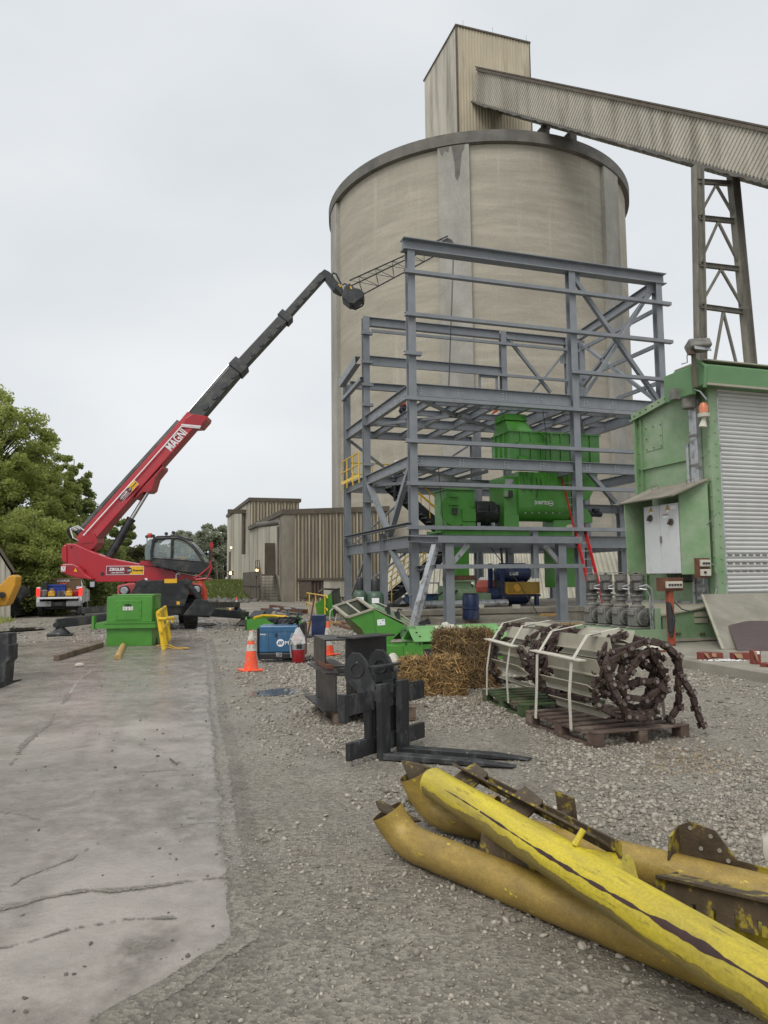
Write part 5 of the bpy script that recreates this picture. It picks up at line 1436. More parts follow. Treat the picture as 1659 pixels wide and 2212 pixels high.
# boom
BY0, BY1 = 26.95, 29.3
def byd(x): return BY0 + (BY1 - BY0) * (x - 187) / 510.
def bp(x, y, off=0): return kp(x, y, byd(x) + off)
def sect(name, a, b, wpx, wid, m, par=None, **k):
    mb = MB(); p, q = bp(*a), bp(*b)
    h_ = wpx * (byd(a[0]) + byd(b[0])) / 2 / F_PX
    mb.beam(p, q, wid, h_, kv((0, -1, 0)).cross((q - p).normalized())); o = K.part(name, mb, m, par, bevel=k.get('bevel', .03)); return o
bm_ = sect('boom_base', (182, 1175), (422, 904), 35, .62, m_red)
dirb = (bp(422, 904) - bp(182, 1175)).normalized()
def bpl(x, y, yo=-.33): return bp(x, y, yo)
mb = MB(); mb.ext([bpl(x, y, -.34) for x, y in ((352, 1012), (335, 1033), (328, 1058), (321, 1063), (309, 1063), (290, 1078), (300, 1062), (352, 1006))], kv((0, .68, 0))); K.part('cylinder_bracket', mb, m_red, bm_, bevel=.01)
mb = MB(); mb.ext([bpl(x, y, -.36) for x, y in ((165, 1172), (182, 1155), (205, 1152), (210, 1172), (200, 1185), (185, 1192))], kv((0, .72, 0))); mb.ext([bpl(x, y, -.38) for x, y in ((175, 1171), (198, 1163), (202, 1166), (200, 1172), (176, 1174))], kv((0, .04, 0))); K.part('boom_foot', mb, m_red, bm_)
mb = MB(); mb.ext([bpl(x, y, -.36) for x, y in ((392, 924), (401, 903), (416, 894), (448, 899), (446, 906), (432, 922))], kv((0, .75, 0))); K.part('boom_collar', mb, m_red, bm_, bevel=.02)
mb = MB()
for k in (0, .13, .22): mb.beam(bpl(390 + k * 10, 921 - k * 20, -.35), bpl(432 + k * 10, 925 - k * 20, -.35), .03, .03)
K.part('hose_band', mb, m_lett, bm_)
text('MAGNI', .5, bp(371, 977, -.35), bp(409, 932, -.35) - bp(371, 977, -.35), bp(360, 968, -.35) - bp(371, 977, -.35), m_lett, bm_, .025, width=.92)
decal((263, 1086.5), (300, 1045.5), (-10.5, -8.5), 26.98, bm_)
mb = MB(); a, b = bp(171, 1152, -.1), bp(388, 912, -.1); mb.cyl(a, b, .135, n=16); K.part('hose_cover', mb, m_boomg, bm_, smooth=True)
mb = MB(); mb.tube([bp(180, 1157, -.35), bp(290, 1036, -.35), bp(392, 921, -.35)], .025, 6); K.part('hydraulic_line', mb, m_lett, bm_)
mb = MB()
for k in range(8):
    s_ = k * .9
    mb.tube([bp(172 + s_, 1160, -.2 + .06 * k), bp(158 - s_, 1146 - 1.5 * k, -.25 + .07 * k), bp(148 - s_ * .5, 1140 + s_, -.25 + .07 * k), bp(152, 1156 + s_, -.2 + .07 * k), bp(165, 1170, -.1 + .05 * k)], .022, 6)
K.part('hose_bundle', mb, m_plastic, bm_)
mb = MB()
for k in range(3): mb.tube([bp(182, 1146 + k * 4, -.3 + .1 * k), bp(168, 1136 + k * 4, -.3 + .1 * k), bp(152, 1142 + k * 3, -.3 + .1 * k), bp(158, 1162, -.3 + .1 * k), bp(170, 1168, -.2)], .022, 6)
K.part('hose_bundle', mb, m_lett, bm_)
s2 = sect('boom_section', (418, 909), (517, 794), 29, .46, m_boomg)
s3 = sect('boom_section', (517, 794), (616, 687), 24, .38, m_boomg)
s4 = sect('boom_section', (616, 687), (697, 597), 17.5, .3, m_boomg)
def slots(sec, a, b, n, w_, h_):
    for i in range(n):
        mb = MB()
        f_ = (i + .6) / n
        c = bp(a[0] + (b[0] - a[0]) * f_, a[1] + (b[1] - a[1]) * f_, -w_)
        d = (bp(*b) - bp(*a)).normalized(); u = kv((0, -1, 0)).cross(d)
        mb.poly([c + d * (h_ * 1.5 * math.cos(t_)) + u * (h_ * math.sin(t_)) for t_ in [k * math.pi / 8 for k in range(16)]])
        K.part('lightening_hole', mb, m_char, sec)
slots(s2, (432, 892), (512, 801), 4, .28, .1); slots(s3, (535, 775), (608, 695), 4, .235, .08); slots(s4, (632, 668), (694, 600), 4, .19, .065)
sect('section_collar', (508, 803), (524, 786), 37, .56, m_char); sect('section_collar', (611, 693), (622, 681), 31, .46, m_char)
mb = MB(); mb.cyl(bp(396, 903, -.15), bp(500, 782, -.15), .045, n=10); K.part('extension_rod', mb, m_chrome, smooth=True)
mb = MB(); mb.cyl(bp(525, 772, -.1), bp(607, 680, -.1), .03, n=8); K.part('extension_rod', mb, m_chrome)
mb = MB(); a, b, c = bp(236, 1203, -.1), bp(283, 1122, -.1), bp(319, 1063, -.1); mb.cyl(a, b, .15, n=18); mb.cyl(a.lerp(b, .97), b + (b - a).normalized() * .04, .165, n=18); cyl_ = K.part('lift_cylinder', mb, m_char, smooth=True)
mb = MB(); mb.cyl(b, c, .075, n=14); K.part('cylinder_rod', mb, m_chrome, cyl_, smooth=True)
# boom head, winch knuckle and lattice jib
zn = lambda x, y: (597 + .16 * x, 531 + .16 * y)
JY = 29.4
def jp(x, y, Yd=JY): return kp(*zn(x, y), Yd)
def jout(mb, pts, Yd, dep): return mb.ext([jp(x, y, Yd) for x, y in pts], kv((0, dep, 0)))
mb = MB(); jout(mb, [(560, 385), (650, 312), (720, 350), (760, 400), (820, 480), (880, 540), (910, 610), (860, 640), (760, 590), (700, 510), (650, 440), (600, 370)], JY - .2, .4); hd = K.part('boom_head', mb, m_char, bevel=.02)
mb = MB(); mb.tube([jp(745, 395, JY - .25), jp(775, 365, JY - .25), jp(810, 385, JY - .25), jp(845, 460, JY - .25), jp(875, 515, JY - .25)], .035, 7); mb.tube([jp(890, 530, JY - .25), jp(920, 510, JY - .25), jp(960, 530, JY - .25)], .03, 6); K.part('head_hose', mb, m_plastic, hd)
mb = MB(); mb.cyl(jp(800, 560, JY - .24), jp(930, 700, JY - .24), .05, n=8); K.part('head_cylinder', mb, m_boomg, hd)
mb = MB(); jout(mb, [(885, 660), (920, 540), (985, 500), (1050, 560), (1130, 580), (1185, 630), (1185, 680), (1120, 730), (1050, 780), (980, 775), (885, 700)], JY - .35, .7); wn = K.part('winch_knuckle', mb, m_char, bevel=.03)
mb = MB(); jout(mb, [(990, 545), (1010, 545), (1025, 580), (1005, 585)], JY - .37, .01); jout(mb, [(830, 515), (850, 515), (880, 560), (860, 555)], JY - .22, .01); K.part('yellow_sticker', mb, m_decal_y, wn)
mb = MB(); mb.tube([jp(995, 775), jp(1030, 840), jp(1060, 862), jp(1160, 810), jp(1178, 780), jp(1165, 745), jp(1100, 690)], .035, 8); K.part('guard_loop', mb, m_char, wn)
JT = 31.2
tc0, tc1 = kp(756, 612, JY), kp(966, 514, JT); bc0, bc1 = kp(784, 636, JY), kp(978, 532, JT)
dy = kv((0, .3, 0))
mb = MB()
for a, b in ((tc0 - dy, tc1 - dy * .6), (tc0 + dy, tc1 + dy * .6), (bc0, bc1)): mb.cyl(a, b, .03, n=8)
jb = K.part('jib_chords', mb, m_char)
mb = MB()
n = 12
for i in range(n):
    f0, f1 = i / n, (i + 1) / n
    for sgn, k_ in ((-1, 1), (1, 1)):
        a = (tc0 + dy * sgn).lerp(tc1 + dy * sgn * .6, f0); b = bc0.lerp(bc1, f0); c = (tc0 + dy * sgn).lerp(tc1 + dy * sgn * .6, f1); d = bc0.lerp(bc1, f1)
        if i % 2: mb.cyl(a, d, .012, n=5)
        else: mb.cyl(b, c, .012, n=5)
    mb.cyl((tc0 - dy).lerp(tc1 - dy * .6, f0), (tc0 + dy).lerp(tc1 + dy * .6, f1), .01, n=5)
K.part('jib_lattice', mb, m_char, jb)
mb = MB(); mb.ext([kp(x, y, JT - .2) for x, y in ((945, 528), (966, 513), (976, 518), (985, 533), (975, 534), (960, 524))], kv((0, .4, 0))); K.part('jib_head', mb, m_char, jb)
mb = MB(); hk = kp(969, 862, JT); mb.cyl(kp(981, 533, JT), hk, .014, n=5); mb.cyl(kp(979, 533, JT), kp(968, 858, JT), .01, n=5); K.part('hoist_rope', mb, m_plastic, jb)
mb = MB(); mb.bb((hk.x - .07, hk.y - .07, hk.z - .15), (hk.x + .07, hk.y + .07, hk.z + .12)); mb.tube([hk + Vector((0, 0, -.15)), hk + Vector((.07, 0, -.25)), hk + Vector((0, 0, -.36)), hk + Vector((-.08, 0, -.28))], .025, 6); K.part('hook_block', mb, m_char, jb)
# cab
CY0, CD = 25.55, 1.0
outl_c = [(985, 455), (955, 400), (950, 320), (965, 235), (1000, 200), (1190, 195), (1255, 218), (1320, 270), (1375, 340), (1415, 415), (1432, 470), (1430, 510), (1405, 528)]
low = [(955, 372), (1130, 385), (1418, 408), (1432, 470), (1430, 512), (1400, 528), (1150, 492), (985, 455), (960, 420)]
mb = MB(); kout(mb, low, CY0, CD); cb = K.part('cab_body', mb, m_char, bevel=.03)
mb = MB()
for yy in (CY0 + .02, CY0 + CD - .02):
    mb.tube([kp(*zb(x, y), yy) for x, y in outl_c], .055, 8)
    mb.tube([kp(*zb(x, y), yy) for x, y in ((1138, 195), (1134, 300), (1132, 400))], .05, 8)
    mb.tube([kp(*zb(x, y), yy) for x, y in ((955, 374), (1130, 386), (1418, 410))], .04, 8)
K.part('cab_frame', mb, m_char, cb)
mb = MB()
tp = [(950, 235), (965, 215), (1000, 196), (1190, 191), (1255, 214)]
Pq = []
for x, y in tp:
    a = kp(*zb(x, y), CY0 - .03); Pq += [a, a + kv((0, CD + .06, 0)), a + kv((0, CD + .06, 0)) + Vector((0, 0, .07)), a + Vector((0, 0, .07))]
Fq = []
for i in range(len(tp) - 1):
    for k in range(4): Fq.append((4 * i + k, 4 * i + (k + 1) % 4, 4 * i + 4 + (k + 1) % 4, 4 * i + 4 + k))
Fq += [(0, 1, 2, 3), (16, 17, 18, 19)]
mb.add(Pq, Fq); K.part('cab_roof', mb, m_char, cb)
for yy in (CY0 + .05, CY0 + CD - .05):
    mb = MB(); mb.poly([kp(*zb(x, y), yy) for x, y in ((960, 370), (955, 320), (970, 235), (1000, 204), (1130, 202), (1128, 382))]); K.part('window', mb, m_glass, cb)
    mb = MB(); mb.poly([kp(*zb(x, y), yy) for x, y in ((1142, 384), (1145, 202), (1190, 202), (1252, 226), (1318, 278), (1370, 345), (1414, 405))]); K.part('window', mb, m_glass, cb)
mb = MB(); fr = [(1255, 216), (1320, 268), (1375, 338), (1415, 412)]
for (a, b) in zip(fr[:-1], fr[1:]): p, q = kp(*zb(*a), CY0 + .05), kp(*zb(*b), CY0 + .05); mb.poly([p, p + kv((0, CD - .1, 0)), q + kv((0, CD - .1, 0)), q])
K.part('windscreen', mb, m_glass, cb)
mb = MB(); kout(mb, [(885, 340), (890, 270), (905, 230), (940, 200), (965, 215), (950, 300), (950, 395), (890, 400)], CY0 + .1, CD - .2); K.part('cab_rear', mb, glass('rear_screen', (.2, .26, .26), .1, .75), cb, bevel=.03)
mb = MB(); kout(mb, [(1010, 380), (1010, 330), (1030, 320), (1050, 325), (1060, 372), (1100, 376), (1100, 384)], CY0 + .3, .4); kout(mb, [(1270, 402), (1310, 345), (1352, 345), (1330, 405)], CY0 + .2, .5); K.part('seat_and_console', mb, m_plastic, cb)
mb = MB(); kout(mb, [(1185, 392), (1190, 360), (1240, 362), (1260, 398)], CY0 + .5, .2); kout(mb, [(1370, 405), (1375, 370), (1400, 365), (1412, 405)], CY0 + .5, .2); K.part('yellow_jacket', mb, m_loader, cb)
mb = MB(); p = kp(*zb(934, 175), CY0 + .4); mb.lathe([(.09, -.08), (.095, .02), (.06, .08)], 14, p); K.part('beacon', mb, mat('beacon_red', (.45, .04, .02), .25, 0, .1, 4), cb)
mb = MB()
for x, y in ((905, 185), (962, 178), (1079, 158), (1143, 148)):
    p = kp(*zb(x, y), CY0 + .3); mb.cyl(p, p + kv((0, .09, 0)), .055, n=10); mb.cyl(p + kv((0, .05, 0)), p + kv((0, .05, 0)) + Vector((0, 0, -.2)), .015, n=6)
K.part('work_light', mb, m_char, cb)
mb = MB(); mb.tube([kp(*zb(x, y), CY0 - .05) for x, y in ((1330, 560), (1390, 528), (1480, 450), (1488, 330), (1490, 255))], .03, 8); mb.tube([kp(*zb(x, y), CY0 - .05) for x, y in ((1345, 572), (1450, 560), (1490, 470), (1482, 440))], .03, 8); mb.bb(*[(lambda c, s: (c.x + s * .05, c.y + s * .05, c.z + s * .1))(kp(*zb(1489, 262), CY0 - .05), s) for s in (-1, 1)]); K.part('mirror_arm', mb, m_red, cb)
mb = MB(); c = kp(*zb(1474, 350), CY0 - .05); mb.box(c, (.06, .2, .32)); K.part('mirror', mb, m_plastic, cb)
mb = MB(); kout(mb, [(840, 425), (850, 405), (905, 405), (905, 400), (990, 408), (990, 450), (985, 455), (840, 435)], CY0 + .3, .6); K.part('deck_box', mb, m_red)
# chassis, in the crane's own frame: front faces -y
def kb(name, a, b, m, par=None, bevel=.02):
    mb = MB(); mb.bb(a, b); return K.part(name, mb, m, par, bevel=bevel)
ch = kb('chassis', (-.75, -2.5, .75), (.75, 2.6, 1.3), m_char)
mb = MB(); mb.ext([(-.92, -2.72, .78), (.75, -2.72, .78), (.98, -2.72, 1.42), (.98, -2.72, 1.66), (-.72, -2.72, 1.66), (-.92, -2.72, 1.3)], (0, .3, 0)); fpn = K.part('front_panel', mb, m_char, bevel=.02)
mb = MB()
for i in range(12): mb.bb((-.35 + i * .07, -2.735, 1.15), (-.31 + i * .07, -2.72, 1.5))
K.part('grille', mb, m_plastic, fpn)
mb = MB(); mb.bb((.5, -2.73, .85), (.6, -2.722, .95)); mb.bb((.1, -2.73, 1.56), (.5, -2.722, 1.7)); K.part('sticker', mb, m_decal_y, fpn)
mb = MB(); mb.cyl((-.55, -2.75, 1.58), (-.55, -2.6, 1.58), .11, n=14); mb.cyl((.8, -2.75, 1.6), (.8, -2.6, 1.6), .11, n=14); K.part('pivot_pin', mb, m_boomg, fpn)
for s_ in (-1, 1):
    mb = MB(); mb.ext([(s_ * .78, -2.55, 1.18), (s_ * 1.36, -2.55, 1.14), (s_ * 1.36, -2.55, 1.5), (s_ * 1.0, -2.55, 1.58), (s_ * .78, -2.55, 1.58)], (0, 1.3, 0)); fd = K.part('fender', mb, m_redd, bevel=.05)
    mb = MB(); mb.lathe([(.02, .12), (.13, .1), (.17, 0), (.02, -.03)], 18, (s_ * 1.14, -2.58, 1.33), (0, -1, 0)); K.part('headlight', mb, m_char, fd)
    mb = MB(); mb.lathe([(.02, 0), (.12, .0), (.1, .02)], 16, (s_ * 1.14, -2.7, 1.33), (0, -1, 0)); K.part('headlight_lens', mb, m_galv, fd)
    for yy in (-1.75, 1.75):
        mb = MB(); mb.lathe([(.3, -.22), (.56, -.21), (.63, -.14), (.63, .14), (.56, .21), (.3, .22)], 28, (s_ * 1.02, yy, .63), (1, 0, 0))
        for k in range(24): a_ = k * math.pi / 12; mb.box((s_ * 1.02, yy + .63 * math.cos(a_), .63 + .63 * math.sin(a_)), (.36, .07, .05), Matrix.Rotation(a_, 3, 'X'))
        wl = K.part('wheel', mb, m_black); mb = MB(); mb.cyl((s_ * .95, yy, .63), (s_ * 1.22, yy, .63), .3, n=16); K.part('rim', mb, m_redd, wl)
kb('axle', (-.9, -1.9, .5), (.9, -1.6, .72), m_char); kb('axle', (-.9, 1.6, .5), (.9, 1.9, .72), m_char)
mb = MB(); mb.cyl((0, 0, 1.3), (0, 0, 1.62), .8, n=28); K.part('slew_ring', mb, m_char)
def outrig(pad, base, zb_, lab=None):
    p = K.loc_of(V(pad)); e = Vector((p.x, p.y, .38)); b = Vector(base)
    d = (e - b).normalized()
    mb = MB(); mb.beam(b, b.lerp(e, .62), .3, .36); o = K.part('outrigger', mb, m_char, bevel=.03)
    mb = MB(); mb.beam(b.lerp(e, .6), e + d * .12, .24, .28); K.part('inner_beam', mb, m_char, o, bevel=.02)
    mb = MB(); mb.lathe([(.3, .06), (.28, .1), (.1, .26), (.1, .36), (.02, .38)], 16, (p.x, p.y, 0)); mb.cyl((p.x - .12, p.y - .16, .33), (p.x - .12, p.y + .16, .33), .08, n=12); K.part('foot', mb, m_char, o)
    mb = MB(); mb.box((p.x, p.y, .03), (.7, .6, .055)); K.part('ground_pad', mb, m_plastic, o, bevel=.01)
lp = gp(130, 1373); rp = gp(528, 1352); l2 = gp(176, 1338); r2 = gp(512, 1322)
outrig((lp.x, lp.y, 0), (.9, -2.35, .72), 0); outrig((rp.x, rp.y, 0), (-.5, -2.62, .78), 0); outrig((l2.x, l2.y, 0), (.7, 2.2, .7), 0); outrig((r2.x, r2.y, 0), (-.6, 2.5, .7), 0)
mb = MB(); mb.ext([(.7, -2.95, .5), (1.6, -2.95, .45), (1.75, -2.95, .7), (1.45, -2.95, 1.0), (1.1, -2.95, 1.02)], (0, .2, 0)); K.part('outrigger_knee', mb, m_char, bevel=.02)
mb = MB(); mb.cyl((.85, -2.85, 1.55), (1.25, -2.85, 1.0), .09, n=12); K.part('outrigger_cylinder', mb, m_char)
mb = MB(); mb.tube([(1.3, -1.9, 1.6), (1.42, -2.0, 1.3), (1.44, -2.05, .9), (1.36, -2.0, .8)], [.1, .12, .12, .05], 8); K.part('orange_cloth', mb, hv)
# ================================================================== TRUCK
q = gp(127, 1333)
TR = Thing('pickup_truck', 'white pickup truck seen from behind with its tailgate down and tail lights on', 'pickup truck', (q.x, q.y, 0), SITE)
def tb(name, a, b, m, par=None, bevel=.03, label=None):
    mb = MB(); mb.bb(a, b); return TR.part(name, mb, m, par, bevel=bevel, label=label)
for s_ in (-1, 1):
    mb = MB(); mb.ext([(s_ * 1.0, 0, .62), (s_ * 1.0, .28, .62), (s_ * 1.0, .4, .95), (s_ * 1.0, .75, 1.06), (s_ * 1.0, 1.1, .95), (s_ * 1.0, 1.22, .62), (s_ * 1.0, 2.05, .62), (s_ * 1.0, 2.05, 1.42), (s_ * 1.0, 0, 1.42)], (-s_ * .16, 0, 0)); TR.part('bed_side', mb, m_white, bevel=.03)
    mb = MB(); mb.bb((s_ * .84, -.03, .98), (s_ * 1.01, .04, 1.36)); TR.part('tail_light', mb, m_tail, bevel=.01)
tb('bed_floor', (-.84, -.02, .86), (.84, 2.05, .92), m_plastic)
mb = MB(); mb.bb((-.86, -.56, .86), (.86, -.0, .95)); TR.part('tailgate', mb, m_white, bevel=.02)
mb = MB(); mb.bb((-.8, -.54, .951), (.8, -.02, .965)); TR.part('tailgate_liner', mb, m_plastic)
bpr = tb('bumper', (-.98, -.22, .5), (-.32, .05, .76), m_galv); tb('bumper', (.32, -.22, .5), (.98, .05, .76), m_galv); tb('bumper_step', (-.32, -.2, .5), (.32, .05, .74), m_plastic)
mb = MB(); mb.bb((-.16, -.215, .56), (.16, -.203, .7)); TR.part('number_plate', mb, mat('dim_plate', (.08, .1, .1), .5, 0, .1, 5))
mb = MB(); mb.ext([(-.98, 2.08, .62), (-.98, 4.5, .62), (-.98, 4.5, 1.28), (-.98, 2.08, 1.32)], (1.96, 0, 0)); TR.part('cab_body', mb, m_white, bevel=.05)
mb = MB(); P4 = [(-.93, 2.12, 1.32), (.93, 2.12, 1.32), (.93, 4.2, 1.29), (-.93, 4.2, 1.29), (-.75, 2.3, 1.9), (.75, 2.3, 1.9), (.75, 3.45, 1.9), (-.75, 3.45, 1.9)]
mb.add(P4, [(0, 1, 5, 4), (1, 2, 6, 5), (2, 3, 7, 6), (3, 0, 4, 7), (4, 5, 6, 7)]); TR.part('cab_roof', mb, m_white, bevel=.05)
dg_ = mat('truck_window', (.02, .025, .03), .08, 0, .1, 3)
mb = MB(); mb.poly([(-.76, 2.14, 1.42), (.76, 2.14, 1.42), (.66, 2.28, 1.82), (-.66, 2.28, 1.82)]); TR.part('rear_window', mb, dg_)
for s_ in (-1, 1):
    mb = MB(); mb.poly([(s_ * .925, 2.35, 1.38), (s_ * .925, 3.05, 1.37), (s_ * .8, 3.05, 1.8), (s_ * .8, 2.42, 1.8)], [(s_ * .925, 3.12, 1.37), (s_ * .925, 3.95, 1.36), (s_ * .82, 3.4, 1.8), (s_ * .8, 3.12, 1.8)]); mb.v = [(x + s_ * .02, y, z) for x, y, z in mb.v]; TR.part('side_window', mb, dg_)
    mb = MB(); mb.bb((s_ * .985, 3.06, .7), (s_ * .988, 3.08, 1.3)); mb.bb((s_ * .985, 2.3, 1.1), (s_ * 1.0, 2.5, 1.13)); mb.bb((s_ * .985, 3.2, 1.1), (s_ * 1.0, 3.4, 1.13)); TR.part('door_trim', mb, m_plastic)
    mb = MB(); mb.beam((s_ * .95, 3.75, 1.4), (s_ * 1.2, 3.65, 1.45), .06, .05); mb.bb((s_ * 1.12, 3.6, 1.35), (s_ * 1.38, 3.72, 1.68)); mr_ = TR.part('mirror', mb, m_plastic, bevel=.03)
    mb = MB(); mb.poly([(s_ * 1.14, 3.595, 1.38), (s_ * 1.36, 3.595, 1.38), (s_ * 1.36, 3.595, 1.65), (s_ * 1.14, 3.595, 1.65)]); TR.part('mirror_glass', mb, m_chrome, mr_)
    for yy in (.75, 4.75):
        mb = MB(); mb.lathe([(.22, -.12), (.36, -.12), (.4, -.08), (.4, .08), (.36, .12), (.22, .12)], 24, (s_ * .84, yy, .4), (1, 0, 0)); wl = TR.part('wheel', mb, m_black)
        mb = MB(); mb.cyl((s_ * .86, yy, .41), (s_ * .97, yy, .41), .22, n=16); TR.part('rim', mb, m_galv, wl)
for s_ in (-1, 1):
    mb = MB(); mb.ext([(s_ * 1.0, 4.05, .6), (s_ * 1.0, 4.28, .6), (s_ * 1.0, 4.4, .9), (s_ * 1.0, 4.75, 1.0), (s_ * 1.0, 5.1, .9), (s_ * 1.0, 5.22, .6), (s_ * 1.0, 6.0, .6), (s_ * 1.0, 6.0, 1.2), (s_ * 1.0, 4.05, 1.3)], (-s_ * .3, 0, 0)); TR.part('front_fender', mb, m_white, bevel=.03)
mb = MB(); mb.ext([(-.96, 4.5, .62), (-.96, 6.0, .62), (-.96, 6.05, 1.1), (-.96, 5.9, 1.22), (-.96, 4.5, 1.3)], (1.92, 0, 0)); TR.part('hood', mb, m_white, bevel=.06)
tb('underbody', (-.7, .2, .45), (.7, 5.4, .62), m_plastic); tb('axle', (-.75, .68, .33), (.75, .84, .48), m_plastic)
mb = MB(); mb.bb((-.3, 2.2, 1.9), (-.18, 2.3, 1.98)); TR.part('cargo_lamp', mb, m_bulb)
def inbed(name, label, cat, x, y, group=None): return Thing(name, label, cat, TR.M @ Vector((x, y, .925)), SITE, group)
t = inbed('job_box', 'tan steel job box standing across the pickup bed', 'tool chest', .03, 1.65)
mb = MB(); mb.bb((-.78, -.34, 0), (.78, .34, .82)); t.part('body', mb, m_tan, bevel=.02); mb = MB(); mb.bb((-.8, -.36, .822), (.8, .36, .92)); t.part('lid', mb, m_tan, bevel=.02)
mb = MB(); mb.bb((-.12, -.36, .5), (.12, -.341, .6)); t.part('handle', mb, m_plastic)
text('KNAACK', .13, (-.26, -.372, .74), (1, 0, 0), (0, 0, 1), m_lett, t.e, .02, width=.56)
mb = MB(); mb.poly([(-.18, -.368, .72), (-.08, -.368, .66), (.0, -.368, .7), (.1, -.368, .66), (.2, -.368, .72), (.15, -.368, .63), (-.14, -.368, .63)]); t.part('emblem', mb, m_coneo)
mb = MB(); mb.poly([(.62, -.345, .38), (.72, -.345, .38), (.72, -.345, .5), (.62, -.345, .5)]); t.part('sticker', mb, m_lett)
t = inbed('blue_tote', 'blue tool box in front of the tan job box', 'tool box', -.22, .95)
mb = MB(); mb.bb((-.4, -.2, 0), (.4, .2, .5)); t.part('body', mb, m_truckblue, bevel=.02); mb = MB(); mb.bb((-.42, -.22, .502), (.42, .22, .6)); t.part('lid', mb, m_truckblue, bevel=.02); mb = MB(); mb.poly([(.26, -.225, .12), (.39, -.225, .12), (.39, -.225, .3), (.26, -.225, .3)]); t.part('label_plate', mb, m_lett)
for x, lb in ((-.36, 'yellow fuel can at the left of the pickup bed'), (.4, 'yellow fuel can beside the red can in the pickup bed')):
    t = inbed('fuel_can', lb, 'fuel can', x, .25, 'yellow fuel cans'); mb = MB(); mb.lathe([(.16, 0), (.17, .02), (.17, .24), (.13, .3), (.05, .32)], 18); t.part('body', mb, m_loader, smooth=True)
    mb = MB(); mb.lathe([(.04, .32), (.04, .37), (.02, .38)], 10); mb.tube([(-.1, 0, .29), (-.08, 0, .4), (.08, 0, .4), (.1, 0, .29)], .012, 6); t.part('cap', mb, m_loader); mb = MB(); mb.bb((-.14, -.178, .08), (.14, -.168, .18)); t.part('band', mb, m_decal_y)
t = inbed('fuel_can', 'red fuel can in the right corner of the pickup bed', 'fuel can', .68, .35); mb = MB(); mb.lathe([(.15, 0), (.16, .02), (.16, .26), (.1, .32), (.04, .34)], 18); t.part('body', mb, m_ext, smooth=True); mb = MB(); mb.tube([(-.1, 0, .3), (0, 0, .42), (.1, 0, .3)], .012, 6); t.part('handle', mb, m_ext)
for x in (-.05, .12): 
    t = inbed('log_block', 'sawn wooden block at the left of two in the pickup bed' if x < 0 else 'sawn wooden block at the right of two in the pickup bed', 'wood block', x, .22 + x * .3, 'wood blocks in the truck'); mb = MB(); mb.box((0, 0, .15), (.14, .2, .3), Matrix.Rotation(.2, 3, 'Z')); t.part('block', mb, m_wood, bevel=.02)
t = inbed('water_jug', 'grey bucket with a lid in the left corner of the pickup bed', 'bucket', -.7, .3); mb = MB(); mb.lathe([(.13, 0), (.16, .3), (.17, .32), (.1, .36), (.02, .37)], 18); t.part('body', mb, m_galv, smooth=True); mb = MB(); mb.bb((-.08, .1, .2), (.14, .3, .75)); t.part('backpack', mb, m_plastic, bevel=.05)
# ================================================================== LEFT EDGE: shed, pipes, loader
q = at(24, 1311, 34)
sh = Thing('edge_shed', 'grey ribbed shed cut off by the left edge of the photo', 'shed', (q.x, q.y, 0), 27)
o_ = [sh.hit(1, 0, x, y) for x, y in ((24, 1311), (24, 1238), (-90, 1056), (-90, 1311))]
mb = MB(); a, b, c, d = o_; a.z = d.z = 0; mb.corr(d, a, c - d, b - a, .22, .04, (0, -1, 0)); sh.part('front_wall', mb, m_clad_grey)
mb = MB(); mb.ext([a + Vector((0, .05, 0)), b + Vector((0, .05, 0)), c + Vector((0, .05, 0)), d + Vector((0, .05, 0))], (0, 6, 0)); sh.part('shell', mb, m_clad_grey)
mb = MB(); mb.slab(b + Vector((.1, -.15, 0)), b + Vector((.1, 6.1, 0)), c + Vector((0, 6.1, .05)), c + Vector((0, -.15, .05)), .12); sh.part('roof', mb, m_rust_trim)
q = at(20, 1312, 35.5)
cu = Thing('culvert_pipe', 'large black corrugated culvert pipe lying along the left edge under the trees', 'pipe', (q.x, q.y, .55), SITE + 2)
mb = MB(); pr_ = []
for i in range(25): pr_ += [(.42, i * .13), (.48, i * .13 + .04), (.48, i * .13 + .09)]
mb.lathe(pr_, 20, (.1, 0, .5), (.35, .94, 0)); cu.part('pipe', mb, mat('culvert_plastic', (.05, .05, .048), .5, 0, .2, 2, dirt=(.14, .14, .13), damt=.4, dscale=2), smooth=True)
pk = Thing('pipe_stack', 'stack of thin black pipes below the corrugated culvert pipe', 'pipes', (q.x, q.y - .3, .1), SITE + 2)
for r_ in range(7): 
    mb = MB(); mb.cyl((.35 - .02 * r_, -.6, .05 + .115 * r_), (1.35, 3.0, .05 + .115 * r_), .055, n=8); pk.part('pipe', mb, m_char)
L_ = Thing('front_loader', 'yellow loader arm and dark fork reaching in at the left edge', 'loader', gp(-60, 1480), 0)
o4 = lambda x, y: (.255 * x, 796.3 + .255 * y)
lh = lambda x, y, yy=.6: L_.hit(1, yy, x, y)
mb = MB(); mb.ext([lh(*o4(x, y)) for x, y in ((-120, 1900), (10, 1822), (70, 1760), (110, 1745), (135, 1765), (128, 1840), (62, 1985), (40, 2010), (-120, 2030))], (0, .22, 0)); arm = L_.part('arm', mb, m_loader, bevel=.02)
p = lh(*o4(25, 1917)); mb = MB(); mb.cyl(p, p + Vector((0, -.05, 0)), .05, n=14); L_.part('pin', mb, m_char, arm)
mb = MB(); mb.ext([lh(x, y, .1) for x, y in ((-8, 1368), (17, 1368), (17, 1392), (20, 1394), (19, 1426), (12, 1432), (10, 1462), (8, 1480), (-8, 1480))], (0, .3, 0)); L_.part('fork_upright', mb, m_forks, bevel=.01)
a, b = gp(-10, 1492), gp(46, 1476)
a, b = L_.loc_of(a), L_.loc_of(b)
